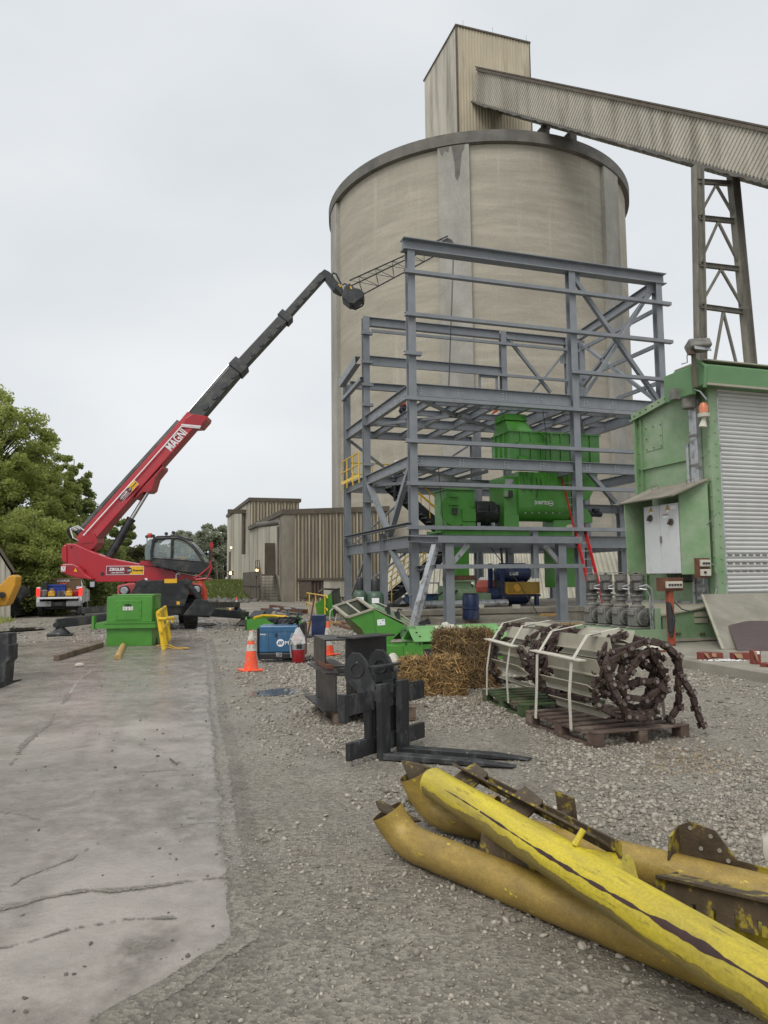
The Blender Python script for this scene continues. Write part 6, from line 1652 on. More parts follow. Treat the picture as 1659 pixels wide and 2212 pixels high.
mb = MB(); mb.add([(a.x, a.y, .015), (a.x, a.y + .2, .015), (b.x, b.y + .02, .05), (b.x, b.y, .05), (a.x, a.y, .1), (a.x, a.y + .2, .1), (b.x, b.y + .02, .065), (b.x, b.y, .065)], [(0, 1, 2, 3), (4, 5, 6, 7), (0, 1, 5, 4), (1, 2, 6, 5), (2, 3, 7, 6), (3, 0, 4, 7)]); L_.part('fork_blade', mb, m_forks)
c = lh(-30, 1340, .5); mb = MB(); mb.bb((c.x - .6, .2, .3), (c.x + .12, .7, 1.5)); L_.part('carriage', mb, m_forks, bevel=.02)
# ================================================================== GREEN BOX AND THINGS ON THE ROAD
q = gp(282, 1396)
gb = Thing('green_steel_box', 'bright green steel box with a warning plate standing on the concrete road', 'steel box', (q.x, q.y, .007), 3)
s1 = lambda x, y, yy=0.: gb.hit(1, yy, *zb(x, y))
a, b = s1(540, 1180), s1(955, 962); c, d = s1(540, 960), s1(952, 722)
dp = .95
mb = MB(); mb.bb((a.x, 0, 0), (b.x, dp, b.z - .03)); gb.part('base', mb, m_green, bevel=.008)
mb = MB(); mb.ext([(b.x + .002, .35, 0), (b.x + .002, .6, 0), (b.x + .002, .48, .22)], (.004, 0, 0)); gb.part('notch', mb, m_char)
mb = MB(); mb.bb((c.x, .03, b.z + .031), (d.x, dp - .03, d.z)); bd = gb.part('body', mb, m_green, bevel=.008)
e = s1(445, 980)
mb = MB(); mb.bb((a.x - .03, -.1, b.z + .0), (b.x + .1, dp + .08, b.z + .03)); mb.bb((e.x, -.06, b.z + .005), (a.x - .031, dp, b.z + .025)); gb.part('flange', mb, m_green)
mb = MB(); mb.bb((e.x, -.08, b.z - .12), (b.x + .1, -.062, b.z - .002)); mb.bb((b.x + .08, -.06, b.z - .12), (b.x + .1, dp + .06, b.z - .002)); gb.part('flange_web', mb, m_green)
mb = MB(); mb.bb((e.x - .06, -.12, b.z - .14), (e.x - .0, .06, b.z + .2)); gb.part('lug', mb, m_green)
mb = MB(); f0, f1 = s1(615, 935), s1(858, 755); mb.bb((f0.x, .012, f0.z), (f1.x, .031, f1.z)); dr_ = gb.part('door', mb, m_green, bevel=.004)
mb = MB(); bolts_row(mb, (f0.x + .05, .012, f1.z - .05), (f1.x - .05, .012, f1.z - .05), 5, .012); bolts_row(mb, (f0.x + .05, .012, f0.z + .1), (f0.x + .05, .012, f1.z - .25), 2, .012); bolts_row(mb, (f1.x - .05, .012, f0.z + .1), (f1.x - .05, .012, f1.z - .25), 2, .012); gb.part('bolts', mb, m_green, dr_)
mb = MB(); g0 = s1(735, 798); mb.bb((g0.x - .07, -.03, g0.z - .015), (g0.x + .07, .01, g0.z + .015)); gb.part('handle', mb, m_char, dr_)
g0, g1 = s1(690, 848), s1(782, 815); mb = MB(); mb.bb((g0.x, .004, g0.z), (g1.x, .0115, g1.z)); pl_ = gb.part('warning_plate', mb, m_lett, dr_)
mb = MB(); zz = (g0.z + g1.z) / 2; xx = [g0.x + (g1.x - g0.x) * f_ for f_ in (.17, .5, .83)]; r_ = (g1.z - g0.z) * .36
for x in (xx[0], xx[2]):
    for k in range(16):
        a0, a1 = k * math.pi / 8, (k + 1) * math.pi / 8; mb.poly([(x + rr_ * math.cos(a_), .002, zz + rr_ * math.sin(a_)) for rr_, a_ in ((r_, a0), (r_, a1), (r_ * .78, a1), (r_ * .78, a0))])
    mb.poly([(x - r_ * .4, .002, zz - r_ * .3), (x + r_ * .4, .002, zz - r_ * .2), (x + r_ * .2, .002, zz + r_ * .4)])
mb.poly([(xx[1] - r_, .002, zz - r_ * .9), (xx[1] + r_, .002, zz - r_ * .9), (xx[1], .002, zz + r_ * .95)]); gb.part('symbols', mb, m_dlett, pl_)
mb = MB(); mb.poly([(xx[1] - r_ * .6, .0005, zz - r_ * .65), (xx[1] + r_ * .6, .0005, zz - r_ * .65), (xx[1], .0005, zz + r_ * .55)]); gb.part('symbol_fill', mb, m_decal_y, pl_)
mb = MB(); mb.bb((c.x + .12, .06, d.z + .002), (d.x + .03, dp - .1, d.z + .05)); gb.part('lid', mb, m_green, bevel=.006)
mb = MB(); mb.ext([(d.x - .002, .25, c.z + .03), (d.x - .002, .25, d.z - .03), (d.x - .002, .28, d.z - .03), (d.x - .002, .28, c.z + .03)], (.03, 0, 0)); mb.box((d.x + .01, dp - .3, c.z + .12), (.02, .12, .12)); gb.part('side_rib', mb, m_green)
q, q2 = gp(354, 1404), gp(366, 1378)
yr = Thing('yellow_rail_section', 'loose yellow guard rail section leaning beside the green box', 'railing', (q.x, q.y, .01), 0)
dv = Vector((q2.x - q.x + .1, q2.y - q.y - .3, 0)); lean = Vector((-.15, 0, .88))
for f_ in (0, .33, .66, 1): mb = MB(); mb.cyl(dv * f_, dv * f_ + lean, .045 if f_ else .055, n=10); yr.part('post', mb, m_rail)
mb = MB()
for k_ in (.5, 1.0): mb.tube([lean * k_ + dv * -.03, lean * k_ + dv * .5, lean * k_ + dv * 1.04], .042, 10)
mb.tube([lean * .82 + Vector((.0, -.06, 0)), lean * .82 + Vector((.14, -.02, 0)), lean * .82 + Vector((.22, .4, -.0)), lean * .78 + Vector((.2, .4, -.08))], .036, 10)
yr.part('rails', mb, m_rail)
sv_ = [(340, 1395), (350, 1392), (365, 1393), (380, 1399), (395, 1398), (407, 1400), (395, 1401), (372, 1400), (355, 1396)]
mb = MB(); pts = [gp(x, y, .02 + .012 * (i % 3)) for i, (x, y) in enumerate(sv_)]
for a, b in zip(pts[:-1], pts[1:]): mb.beam(a, b, .05, .008)
o = mb.build('webbing_strap', m_decal_y); tag(o, 'crumpled yellow webbing strap on the road beside the loose rail', 'strap')
a, b = gp(128, 1428), gp(224, 1398)
t = Thing('timber_beam', 'long dark square timber lying on the road in front of the green box', 'timber', (a.x, a.y, .012), math.degrees(math.atan2(b.y - a.y, b.x - a.x)))
mb = MB(); mb.bb((0, 0, 0), ((b - a).length, .12, .11)); t.part('beam', mb, m_wood, bevel=.008)
a, b = gp(253, 1425), gp(266, 1397)
t = Thing('half_log', 'short pale half-round log lying on the road before the green box', 'log', (a.x, a.y, .012), math.degrees(math.atan2(b.y - a.y, b.x - a.x)))
mb = MB(); r_ = .075; mb.ext([(0, r_ * math.cos(k * math.pi / 10), r_ * 1.1 * math.sin(k * math.pi / 10)) for k in range(11)], ((b - a).length, 0, 0)); t.part('log', mb, m_lumber, smooth=True)
a = gp(172, 1441); t = Thing('pale_stone', 'fist-sized pale stone on the wet road near the dark timber', 'stone', (a.x, a.y, .01), 10); mb = MB(); mb.lathe([(.07, 0), (.1, .03), (.08, .07), (.02, .09)], 7); mb.v = [(x * .9, y * .6 + .02 * math.sin(9 * x), z * .8) for x, y, z in mb.v]; t.part('stone', mb, m_strap)
a, b = gp(367, 1642), gp(383, 1655); t = Thing('twig', 'thin dark twig lying across the pale road slab', 'twig', (a.x, a.y, .015), 0); b = b - a; mb = MB(); mb.tube([(0, 0, 0), (b.x * .5, b.y * .55, .004), (b.x, b.y, 0)], [.005, .006, .004], 6); mb.tube([(b.x * .8, b.y * .8, 0), (b.x * 1.1, b.y * .75, .003)], .003, 5); t.part('stick', mb, m_char)
# ================================================================== CONES
def cone(x, y, h_, label, style):
    q = gp(x, y)
    t = Thing('traffic_cone', label, 'traffic cone', (q.x, q.y, .012), rnd.uniform(0, 60), 'orange traffic cones')
    mb = MB(); mb.bb((-.19, -.19, 0), (.19, .19, .03)); t.part('base', mb, m_coneo, bevel=.01)
    R_ = lambda z: .135 - (.135 - .032) * z / h_
    def band(z0, z1, m, nm, e=0): mb = MB(); mb.lathe([(R_(z0) + e, z0), (R_(z1) + e, z1)], 28); t.part(nm, mb, m, smooth=True)
    mb = MB(); mb.lathe([(R_(.03), .03), (R_(h_), h_), (R_(h_) * .6, h_ + .008)], 28); t.part('cone', mb, m_coneo, smooth=True)
    for z0, z1 in style: band(z0 * h_, z1 * h_, m_conew, 'band', .003)
cone(542, 1450, .7, 'faded orange cone with dirty bands beside the blue welder', ((.5, .66), (.76, .995)))
cone(709, 1416, .7, 'bright orange cone with two white bands behind the black steel', ((.3, .48), (.58, .82)))
cone(511, 1318, .7, 'small distant orange cone on the wet yard near the crane outrigger', ((.35, .5), (.62, .78)))
# ================================================================== TREES
m_bark = mat('bark', (.05, .042, .035), .9, 0, .3, 6)
def leafmat(name, c, trans):
    m = mat(name, c, .55, 0, .28, .35, island=.45, spec=.3)
    b = m.node_tree.nodes['Principled BSDF']
    b.inputs['Transmission Weight'].default_value = 0
    t = m.node_tree; tr = t.nodes.new('ShaderNodeBsdfTranslucent'); tr.inputs['Color'].default_value = (*trans, 1); ms = t.nodes.new('ShaderNodeMixShader'); ms.inputs[0].default_value = .55
    t.links.new(b.outputs[0], ms.inputs[1]); t.links.new(tr.outputs[0], ms.inputs[2]); t.links.new(ms.outputs[0], t.nodes['Material Output'].inputs['Surface'])
    return m
m_leaf = leafmat('poplar_leaf', (.24, .27, .09), (.52, .58, .17)); m_leaf2 = leafmat('dark_leaf', (.18, .22, .085), (.38, .44, .14)); m_leaf3 = leafmat('haze_toned_leaf', (.28, .3, .22), (.42, .44, .32)); m_bush = leafmat('dull_bush_leaf', (.15, .15, .07), (.22, .23, .09))  # far trees: distance haze is put into their paler leaf colour
def tree(label, x, y, h_, r_, nleaf, lsz, m, seed, z0f=.05, group=None, name='poplar_tree', cat='tree', ncl=60, csz=.28):
    r = np.random.default_rng(seed)
    t = Thing(name, label, cat, (x, y, 0), 0, group)
    C = []
    while len(C) < ncl:
        p = r.uniform(-1, 1, 3)
        zz = (p[2] + 1) / 2
        rad_ = np.sqrt(max(0, 1 - (abs(zz - .38) / .62) ** 2.2)) if zz > .38 else .75 + .25 * zz / .38
        d = math.hypot(p[0], p[1])
        if d > rad_ or (d < .45 * rad_ and r.random() < .5): continue
        C.append((p[0] * r_, p[1] * r_, h_ * (z0f + (1 - z0f) * zz * .96)))
    C = np.array(C)
    mb = MB(); mb.tube([(0, 0, 0), (.1, .05, h_ * .3), (-.05, .1, h_ * .62), (.03, 0, h_ * .93)], [h_ * .02, h_ * .015, h_ * .008, h_ * .002], 8)
    for c in C[::2]:
        z_ = max(.06 * h_, c[2] - .55 * math.hypot(c[0], c[1]) - .05 * h_); z_ = min(z_, .9 * h_)
        mb.tube([(0, 0, z_), (c[0] * .5, c[1] * .5, (z_ + c[2]) / 2 + .03 * h_), tuple(c)], [h_ * .0035, h_ * .0022, h_ * .0008], 5, False)
    t.part('trunk', mb, m_bark)
    k = r.integers(0, len(C), nleaf)
    off = r.normal(0, 1, (nleaf, 3)); off /= np.linalg.norm(off, axis=1)[:, None]
    off *= (r.random(nleaf) ** .5)[:, None] * (r_ * csz) * r.uniform(.7, 1.35, len(C))[k][:, None]
    P = C[k] + off * np.array([1, 1, .8]); P[:, 2] = np.maximum(P[:, 2], .1)
    u = r.normal(0, 1, (nleaf, 3)); u /= np.linalg.norm(u, axis=1)[:, None]
    w_ = np.cross(u, r.normal(0, 1, (nleaf, 3))); w_ /= np.linalg.norm(w_, axis=1)[:, None]
    s_ = lsz * r.uniform(.6, 1.4, nleaf)[:, None]
    vs = np.stack([P - u * s_, P + w_ * s_ * .6, P + u * s_, P - w_ * s_ * .6], 1).reshape(-1, 3)
    o = mesh_np('crown', vs, np.arange(nleaf * 4).reshape(-1, 4), m); o.parent = t.e
    return t
def tpx(px, Yd, ytop): p = at(px, ytop, Yd); return p.x, p.y, p.z
def ptree(label, px, Yd, ytop, rpx, n, lsz, m, seed, **k):
    x, y, z = tpx(px, Yd, ytop); tree(label, x, y, z, rpx * Yd / F_PX, n, lsz, m, seed, **k)
ptree('tallest leafy green poplar at the left edge behind the pickup', 5, 41, 818, 128, 80000, .08, m_leaf, 1, ncl=520, csz=.145, group='poplars along the left')
ptree('leafy poplar with a stepped crown beside the tallest one', 100, 44, 925, 80, 42000, .085, m_leaf, 2, ncl=280, csz=.15, group='poplars along the left')
ptree('darker poplar on the right end of the left row, near the red boom', 160, 50, 968, 52, 26000, .095, m_leaf2, 3, ncl=170, csz=.19, group='poplars along the left')
ptree('low bushy tree filling in behind the pickup truck', 75, 38, 1090, 95, 42000, .085, m_leaf, 5, ncl=120, z0f=.02, group='poplars along the left')
ptree('bushy tree behind the red counterweight', 185, 46, 1105, 66, 30000, .1, m_leaf2, 6, ncl=90, z0f=.02, name='bushy_tree', group='bushes behind the crane')
ptree('dark rounded tree seen under the boom beside the lift cylinder', 262, 62, 1098, 34, 24000, .13, m_leaf2, 7, ncl=50, name='broadleaf_tree')
for i, (px, Yd, yt, rp, lb) in enumerate(((235, 60, 1192, 40, 'dull bush under the boom left of the lift cylinder'), (300, 64, 1178, 42, 'dull bush right of the lift cylinder'), (345, 70, 1200, 36, 'dull bush left of the crane cab'))):
    ptree(lb, px, Yd, yt, rp, 20000, .13, m_bush, 20 + i, ncl=80, z0f=.0, name='bush', cat='bush', csz=.36, group='bushes behind the crane')
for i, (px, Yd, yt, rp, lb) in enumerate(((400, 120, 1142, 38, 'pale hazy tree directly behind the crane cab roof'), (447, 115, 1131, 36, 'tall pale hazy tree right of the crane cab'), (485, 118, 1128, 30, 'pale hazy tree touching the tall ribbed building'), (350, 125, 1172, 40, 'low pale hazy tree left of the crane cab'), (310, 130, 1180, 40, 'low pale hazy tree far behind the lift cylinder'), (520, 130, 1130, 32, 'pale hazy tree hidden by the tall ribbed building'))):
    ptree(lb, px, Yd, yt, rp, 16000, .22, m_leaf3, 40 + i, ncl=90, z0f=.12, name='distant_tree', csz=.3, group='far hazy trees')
q = at(175, 1150, 58)
t = Thing('pale_silo', 'pale ribbed tower just showing through the left trees', 'tower', (q.x, q.y, 0), SITE)
mb = MB(); zt_ = at(175, 1128, 58).z; mb.corr((-.7, 0, 0), (.7, 0, 0), (0, 0, zt_), (0, 0, zt_), .3, .05, (0, -1, 0)); mb.bb((-.68, .03, 0), (.68, 1.4, zt_ - .02)); t.part('wall', mb, m_clad_grey)
# grass bank far behind the crane
gx2, gy2 = np.meshgrid(np.linspace(-60, -10, 50), np.linspace(66, 110, 30))
zz = np.clip((gy2 - 66) / 10, 0, 1) * 1.5 + .15 * wob(gx2, gy2, .5, 77) - .1
ii = np.arange(gx2.size).reshape(gx2.shape)
o = mesh_np('grass_bank', np.stack([gx2, gy2, zz], -1).reshape(-1, 3), np.stack([ii[:-1, :-1], ii[:-1, 1:], ii[1:, 1:], ii[1:, :-1]], -1).reshape(-1, 4), mat('grass_ground', (.13, .16, .05), .8, 0, .3, .8)); o['kind'] = 'structure'
n = 30000; r = np.random.default_rng(5)
bx = r.uniform(-45, -12, n); by = r.uniform(66, 90, n); bz = np.clip((by - 66) / 10, 0, 1) * 1.5 + .15 * wob(bx, by, .5, 77) - .1
hh = r.uniform(.15, .45, n); a_ = r.uniform(0, 3.14, n)
vs = np.stack([np.stack([bx - .05 * np.cos(a_), by - .05 * np.sin(a_), bz], -1), np.stack([bx + .05 * np.cos(a_), by + .05 * np.sin(a_), bz], -1), np.stack([bx + r.normal(0, .1, n), by + r.normal(0, .1, n), bz + hh], -1)], 1).reshape(-1, 3)
m_gr = leafmat('grass_blade', (.16, .19, .06), (.2, .24, .07))
o = mesh_np('grass', vs, np.arange(3 * n).reshape(-1, 3), m_gr); o['kind'] = 'stuff'
n = 7000
bx = r.uniform(-21.5, -15, n); by = r.uniform(28.5, 36, n); keep_ = (wob(bx, by, 1.1, 9) > .0) & (bx < -15.3 - .25 * (by - 30)); bx, by = bx[keep_], by[keep_]; n = len(bx)
bz = ground_z(bx, by) * np.clip((34 - by) / 8, 0, 1) + np.clip((-17.2 - bx - .25 * (by - 30)) / 2.5, 0, 1) * np.clip((by - 27) / 4, 0, 1) * (.55 + .15 * wob(bx, by, .9, 8)) - .02
hh = r.uniform(.08, .3, n); a_ = r.uniform(0, 3.14, n)
vs = np.stack([np.stack([bx - .03 * np.cos(a_), by - .03 * np.sin(a_), bz], -1), np.stack([bx + .03 * np.cos(a_), by + .03 * np.sin(a_), bz], -1), np.stack([bx + r.normal(0, .06, n), by + r.normal(0, .06, n), bz + hh], -1)], 1).reshape(-1, 3)
o = mesh_np('weeds', vs, np.arange(3 * n).reshape(-1, 3), m_leaf); o['kind'] = 'stuff'
# ================================================================== GREEN MACHINE HOUSE ON THE RIGHT
PADZ = .16
pts = [gp(x, y, PADZ) for x, y in ((1285, 1372), (1427, 1415), (1540, 1434), (1659, 1454), (1850, 1488), (2300, 1440), (2300, 1325), (1290, 1322))]
mb = MB(); mb.ext([(p.x, p.y, -.15) for p in pts], (0, 0, PADZ + .15))
struct('concrete_pavement', mb, mat('wet_pad_concrete', (.3, .275, .225), .5, 0, .15, 1.5, rvar=.2, bump=.2, bscale=25, dirt=(.17, .155, .125), damt=.45, dscale=1.2, dsharp=.35), bevel=.015)
q = gp(1556, 1383, PADZ)
G = Thing('machine_house', 'weathered green steel machine house with white roller door and control cabinet', 'machine house', (q.x, q.y, PADZ), SITE)
g7 = lambda x, y: (1260.8 + .24 * x, 730 + .24 * y)
g6 = lambda x, y: (1128.1 + .32 * x, 929 + .32 * y)
sw = lambda p, x=0.: G.hit(0, x, *p)
fr_ = lambda p, y=0.: G.hit(1, y, *p)
Pw = lambda name, mb, m, par=None, **k: G.part(name, mb, m, par, **k)
tl_, tr_ = sw(g7(470, 715)), sw(g7(1010, 470))
DY = tl_.y
zbot = .85
mb = MB(); mb.ext([(0, .05, zbot), (0, DY, zbot), (0, DY, tl_.z), (0, .05, tr_.z + .25)], (.12, 0, 0)); wal = Pw('side_wall', mb, m_green_old)
mb = MB(); mb.ext([(.13, .1, zbot), (.13, DY, zbot), (.13, DY, tl_.z), (.13, .1, tr_.z + .2)], (5, 0, 0)); Pw('shell', mb, m_green_old)
mb = MB(); mb.bb((-.09, DY - .06, .3), (.02, DY + .03, tl_.z)); mb.bb((-.06, DY - .25, zbot), (-.002, DY - .22, tl_.z - .1)); Pw('edge_flange', mb, m_green_old)
mb = MB(); mb.beam((-.06, DY + .04, tl_.z), (-.06, .35, tr_.z + .15), .12, .14); mb.beam((-.13, DY + .08, tl_.z - .1), (-.13, .4, tr_.z + .06), .03, .05); Pw('top_flange', mb, m_green_old)
r0, r1 = sw(g7(515, 1190)), sw(g7(1080, 1065))
mb = MB(); mb.bb((-.06, r1.y, r0.z - .02), (-.001, DY - .1, r0.z + .02)); Pw('ridge', mb, m_green_old)
a0, a1 = sw(g7(567, 1025)), sw(g7(705, 760))
mb = MB(); mb.bb((-.015, a1.y, a0.z), (-.002, a0.y, a1.z)); ap = Pw('access_plate', mb, m_green_old)
mb = MB()
for z_ in (a0.z + .05, (a0.z + a1.z) / 2, a1.z - .05): bolts_row(mb, (-.014, a0.y - .04, z_), (-.014, a1.y + .04, z_), 3 if z_ != (a0.z + a1.z) / 2 else 2, .016, (-1, 0, 0))
bolts_row(mb, (-.06, DY - .14, zbot + .1), (-.06, DY - .14, tl_.z - .2), 12, .02, (-1, 0, 0)); bolts_row(mb, (-.12, DY - .1, tl_.z), (-.12, .6, tr_.z + .12), 9, .02, (-1, 0, 0)); bolts_row(mb, (-.004, DY - .4, r0.z - 1.05), (-.004, .9, r0.z - 1.0), 5, .025, (-1, 0, 0))
Pw('bolts', mb, m_rust_trim, wal)
# corner trim and cable tray
mb = MB(); mb.bb((-.05, -.06, .25), (.2, .04, fr_(g7(1130, 420)).z)); tr = Pw('corner_post', mb, m_green_old, bevel=.01)
mb = MB(); bolts_row(mb, (.1, -.06, .5), (.1, -.06, 5.0), 18, .02); bolts_row(mb, (-.05, -.01, .5), (-.05, -.01, 5.0), 14, .018, (-1, 0, 0)); Pw('bolts', mb, m_green_old, tr)
c0 = sw(g7(1040, 1750), -.05); c1 = sw(g7(1010, 560), -.05)
mb = MB(); yy = (c0.y + c1.y) / 2; mb.bb((-.16, yy - .14, .9), (-.02, yy + .1, c1.z)); mb.bb((-.2, yy + .13, .35), (-.14, yy + .2, c1.z - 1)); ct = Pw('cable_tray', mb, m_galv, bevel=.01)
for f_ in range(6): Pw('tray_clip', MB().bb((-.18, yy - .17, 1.2 + .7 * f_), (-.161, yy + .12, 1.25 + .7 * f_)), m_motor, ct)
# roller door: real slats
zd1 = fr_(g7(1130, 440)).z
zd0 = .35
mb = MB(); n = int((zd1 - zd0) / .098)
prof = []
for i in range(n):
    z_ = zd0 + (zd1 - zd0) * i / n; h_ = (zd1 - zd0) / n
    prof += [(0.03, z_ + .004), (0, z_ + .018), (-.012, z_ + h_ * .5), (0, z_ + h_ - .018), (.03, z_ + h_ - .004)]
vs = []; fs_ = []
for y_, z_ in prof: vs += [(.2, y_, z_), (5.2, y_, z_)]
for i in range(len(prof) - 1): fs_.append((2 * i, 2 * i + 1, 2 * i + 3, 2 * i + 2))
mb.add(vs, fs_); dr = Pw('roller_door', mb, m_door)
mb = MB()
for zz in (fr_(g6(1400, 845)).z, fr_(g6(1400, 900)).z, fr_(g6(1400, 952)).z):
    for i in range(16): mb.bb((.32 + i * .2, -.016, zz - .02), (.45 + i * .2, -.006, zz + .02))
Pw('vent_slots', mb, m_motor, dr)
mb = MB(); mb.bb((.2, -.05, zd1 - .02), (.24, .02, .3)); Pw('door_guide', mb, m_galv, dr)
# header box with end cap
h0, h1 = fr_(g7(1110, 405), -.35), fr_(g7(1108, 238), -.35)
mb = MB(); mb.ext([(h0.x, -.35, h0.z), (h0.x, -.35, h1.z), (h0.x, -.1, h1.z + .12), (h0.x, .75, h1.z + .12), (h0.x, .75, h0.z - .05)], (6, 0, 0)); hb = Pw('header_box', mb, m_green_hdr, bevel=.02)
mb = MB(); mb.bb((h0.x - .12, .0, h0.z - .18), (h0.x - .002, .95, h1.z + .05)); mb.tube([(h0.x - .02, -.3, h0.z - .1), (h0.x - .02, -.36, h1.z - .05), (h0.x - .05, .0, h1.z + .25)], .05, 8); Pw('end_cap', mb, m_green_hdr, hb, bevel=.04)
mb = MB(); mb.bb((h0.x - .02, -.4, h0.z - .05), (h0.x + 6, -.36, h0.z + .0)); mb.bb((h0.x, -.3, h1.z + .122), (h0.x + 6, .7, h1.z + .15)); Pw('drip_edge', mb, m_flight, hb)
mt_ = sw(g7(943, 530), -.25)
mb = MB(); mb.lathe([(.15, -.28), (.17, -.22), (.17, .02), (.12, .04), (.12, .1), (.16, .12), (.16, .34), (.1, .36)], 18, mt_); mb.bb((mt_.x - .35, mt_.y + .05, mt_.z - .05), (mt_.x - .1, mt_.y + .25, mt_.z + .2)); Pw('door_motor', mb, m_motor, smooth=True)
mb = MB(); mb.tube([mt_ + Vector((-.1, -.1, .0)), mt_ + Vector((-.1, -.3, .1)), mt_ + Vector((-.1, -.5, .0)), mt_ + Vector((0, -.58, -.2))], .02, 6); Pw('cable', mb, m_galv)
bc = fr_(g7(1079, 655), -.1)
mb = MB(); mb.lathe([(.13, -.1), (.14, -.02), (.08, 0)], 16, bc + Vector((0, 0, -.05))); bb_ = Pw('beacon_base', mb, m_strap, smooth=True); mb = MB(); mb.lathe([(.1, -.05), (.105, .1), (.06, .18), (.01, .2)], 16, bc); Pw('beacon_lens', mb, mat('beacon_orange', (.62, .2, .1), .35, 0, .06, 5), bb_, smooth=True)
hc = fr_(g7(1080, 750), -.1)
mb = MB(); mb.lathe([(.05, .1), (.05, .0), (.09, -.16), (.1, -.17)], 14, hc + Vector((0, 0, .04)), (.1, -.1, 1)); Pw('horn', mb, m_strap, smooth=True)
fl = fr_(g7(1030, 70), -.3)
mb = MB(); mb.box(fl, (.52, .3, .22), Matrix.Rotation(rad(-25), 3, 'X') @ Matrix.Rotation(rad(-12), 3, 'Z')); fl_ = Pw('floodlight', mb, m_motor, bevel=.04)
mb = MB(); mb.box(fl + Vector((0, -.13, -.08)), (.44, .02, .14), Matrix.Rotation(rad(-25), 3, 'X')); Pw('lamp_glass', mb, m_galv, fl_)
mb = MB(); mb.cyl(fl + Vector((.05, .05, .08)), fl + Vector((.16, .1, .25)), .06, n=10); mb.beam(fl + Vector((-.1, .05, -.1)), (fl.x - .1, fl.y + .05, h0.z - .1), .07, .07); mb.tube([fl + Vector((-.2, 0, -.1)), fl + Vector((-.32, 0, -.25)), fl + Vector((-.28, .05, -.4)), (fl.x - .4, fl.y + .1, h1.z)], .012, 5); mb.box(fl + Vector((-.18, .02, -.14)), (.14, .12, .16)); Pw('lamp_bracket', mb, m_rust_trim, fl_)
# control cabinet under its hood
k0, k1 = sw(g6(838, 972), -.62), sw(g6(1052, 497), -.62)
kz0, kz1 = k0.z, sw(g6(825, 520), -.62).z
ky0, ky1 = k1.y, k0.y
mb = MB(); mb.bb((-.6, ky0, kz0), (-.12, ky1, kz1)); cab_ = Pw('control_cabinet', mb, m_cab, bevel=.01)
ym = sw(g6(935, 750), -.62).y
for y0_, y1_ in ((ky0 + .005, ym - .006), (ym + .006, ky1 - .005)):
    mb = MB(); mb.bb((-.625, y0_, kz0 + .01), (-.601, y1_, kz1 - .01)); Pw('cabinet_door', mb, m_cab, cab_, bevel=.006)
def on_cab(p, d=-.628): return sw(p, d)
mb = MB()
for p in ((868, 540), (980, 524)): c = on_cab(g6(*p)); mb.poly([(c.x, c.y + .075, c.z - .06), (c.x, c.y - .075, c.z - .06), (c.x, c.y, c.z + .08)])
ws = Pw('warning_sign', mb, m_dlett, cab_)
mb = MB()
for p in ((868, 540), (980, 524)): c = on_cab(g6(*p), -.631); mb.poly([(c.x, c.y + .053, c.z - .048), (c.x, c.y - .053, c.z - .048), (c.x, c.y, c.z + .055)])
Pw('sign_fill', mb, m_decal_y, cab_)
mb = MB()
for p in ((868, 540), (980, 524)): c = on_cab(g6(*p), -.633); mb.poly([(c.x, c.y + .008, c.z + .02), (c.x, c.y - .012, c.z - .005), (c.x, c.y - .0, c.z - .035), (c.x, c.y + .012, c.z - .005)])
Pw('sign_bolt', mb, m_dlett, cab_)
def cplate(x0, y0, x1, y1, m, nm='notice'):
    a, b = on_cab(g6(x0, y1), -.63), on_cab(g6(x1, y0), -.63); mb = MB(); mb.poly([(a.x, a.y, a.z), (a.x, b.y, a.z), (a.x, b.y, b.z), (a.x, a.y, b.z)]); return Pw(nm, mb, m, cab_)
cplate(948, 566, 985, 598, m_lett); cplate(860, 552, 880, 566, m_lett); cplate(972, 538, 992, 554, m_lett); cplate(1000, 505, 1040, 535, m_lett)
a, b = on_cab(g6(949, 578), -.634), on_cab(g6(984, 567), -.634); mb = MB(); mb.poly([(a.x, a.y, a.z), (a.x, b.y, a.z), (a.x, b.y, b.z), (a.x, a.y, b.z)]); Pw('notice_band', mb, m_ext, cab_)
for p in ((866, 596), (1006, 620)):
    c = on_cab(g6(*p)); mb = MB(); mb.cyl(c, c + Vector((-.03, 0, 0)), .08, n=16); mb.box(c + Vector((-.06, -.0, 0)), (.06, .04, .13), Matrix.Rotation(.6, 3, 'X')); Pw('rotary_switch', mb, m_rust_trim, cab_)
c = on_cab(g6(940, 740)); mb = MB(); mb.box(c + Vector((-.02, 0, 0)), (.04, .03, .16)); Pw('door_lock', mb, m_motor, cab_)
# hood sides, roof
s0 = sw(g6(735, 510), -.95); s1_ = sw(g6(1180, 415), -.5)
hy0, hy1 = ky0 - .4, ky1 + .3
mb = MB(); mb.ext([(-.9, hy1, kz0 - .02), (-.12, hy1, kz0 - .02), (-.12, hy1, kz1 + .45), (-.95, hy1, kz1 + .12)], (0, .04, 0)); Pw('hood_side', mb, m_green_old)
mb = MB(); mb.ext([(-.62, hy0 + .36, kz0 - .02), (-.12, hy0, kz0 - .02), (-.12, hy0, kz1 + .45), (-.62, hy0 + .36, kz1 + .22)], (0, .03, 0)); Pw('hood_side', mb, m_green_old)
mb = MB(); mb.slab((-1.02, hy1 + .12, kz1 + .12), (-.1, hy1 + .1, kz1 + .52), (-.1, hy0 - .05, kz1 + .52), (-1.02, hy0 + .1, kz1 + .12), .03)
for yy_ in (hy1 - .3, hy0 + .4): mb.tube([(-.35, yy_, kz1 + .42), (-.36, yy_, kz1 + .52), (-.36, yy_ - .25, kz1 + .52), (-.35, yy_ - .25, kz1 + .42)], .012, 5)
Pw('hood_roof', mb, m_slabc)
mb = MB()
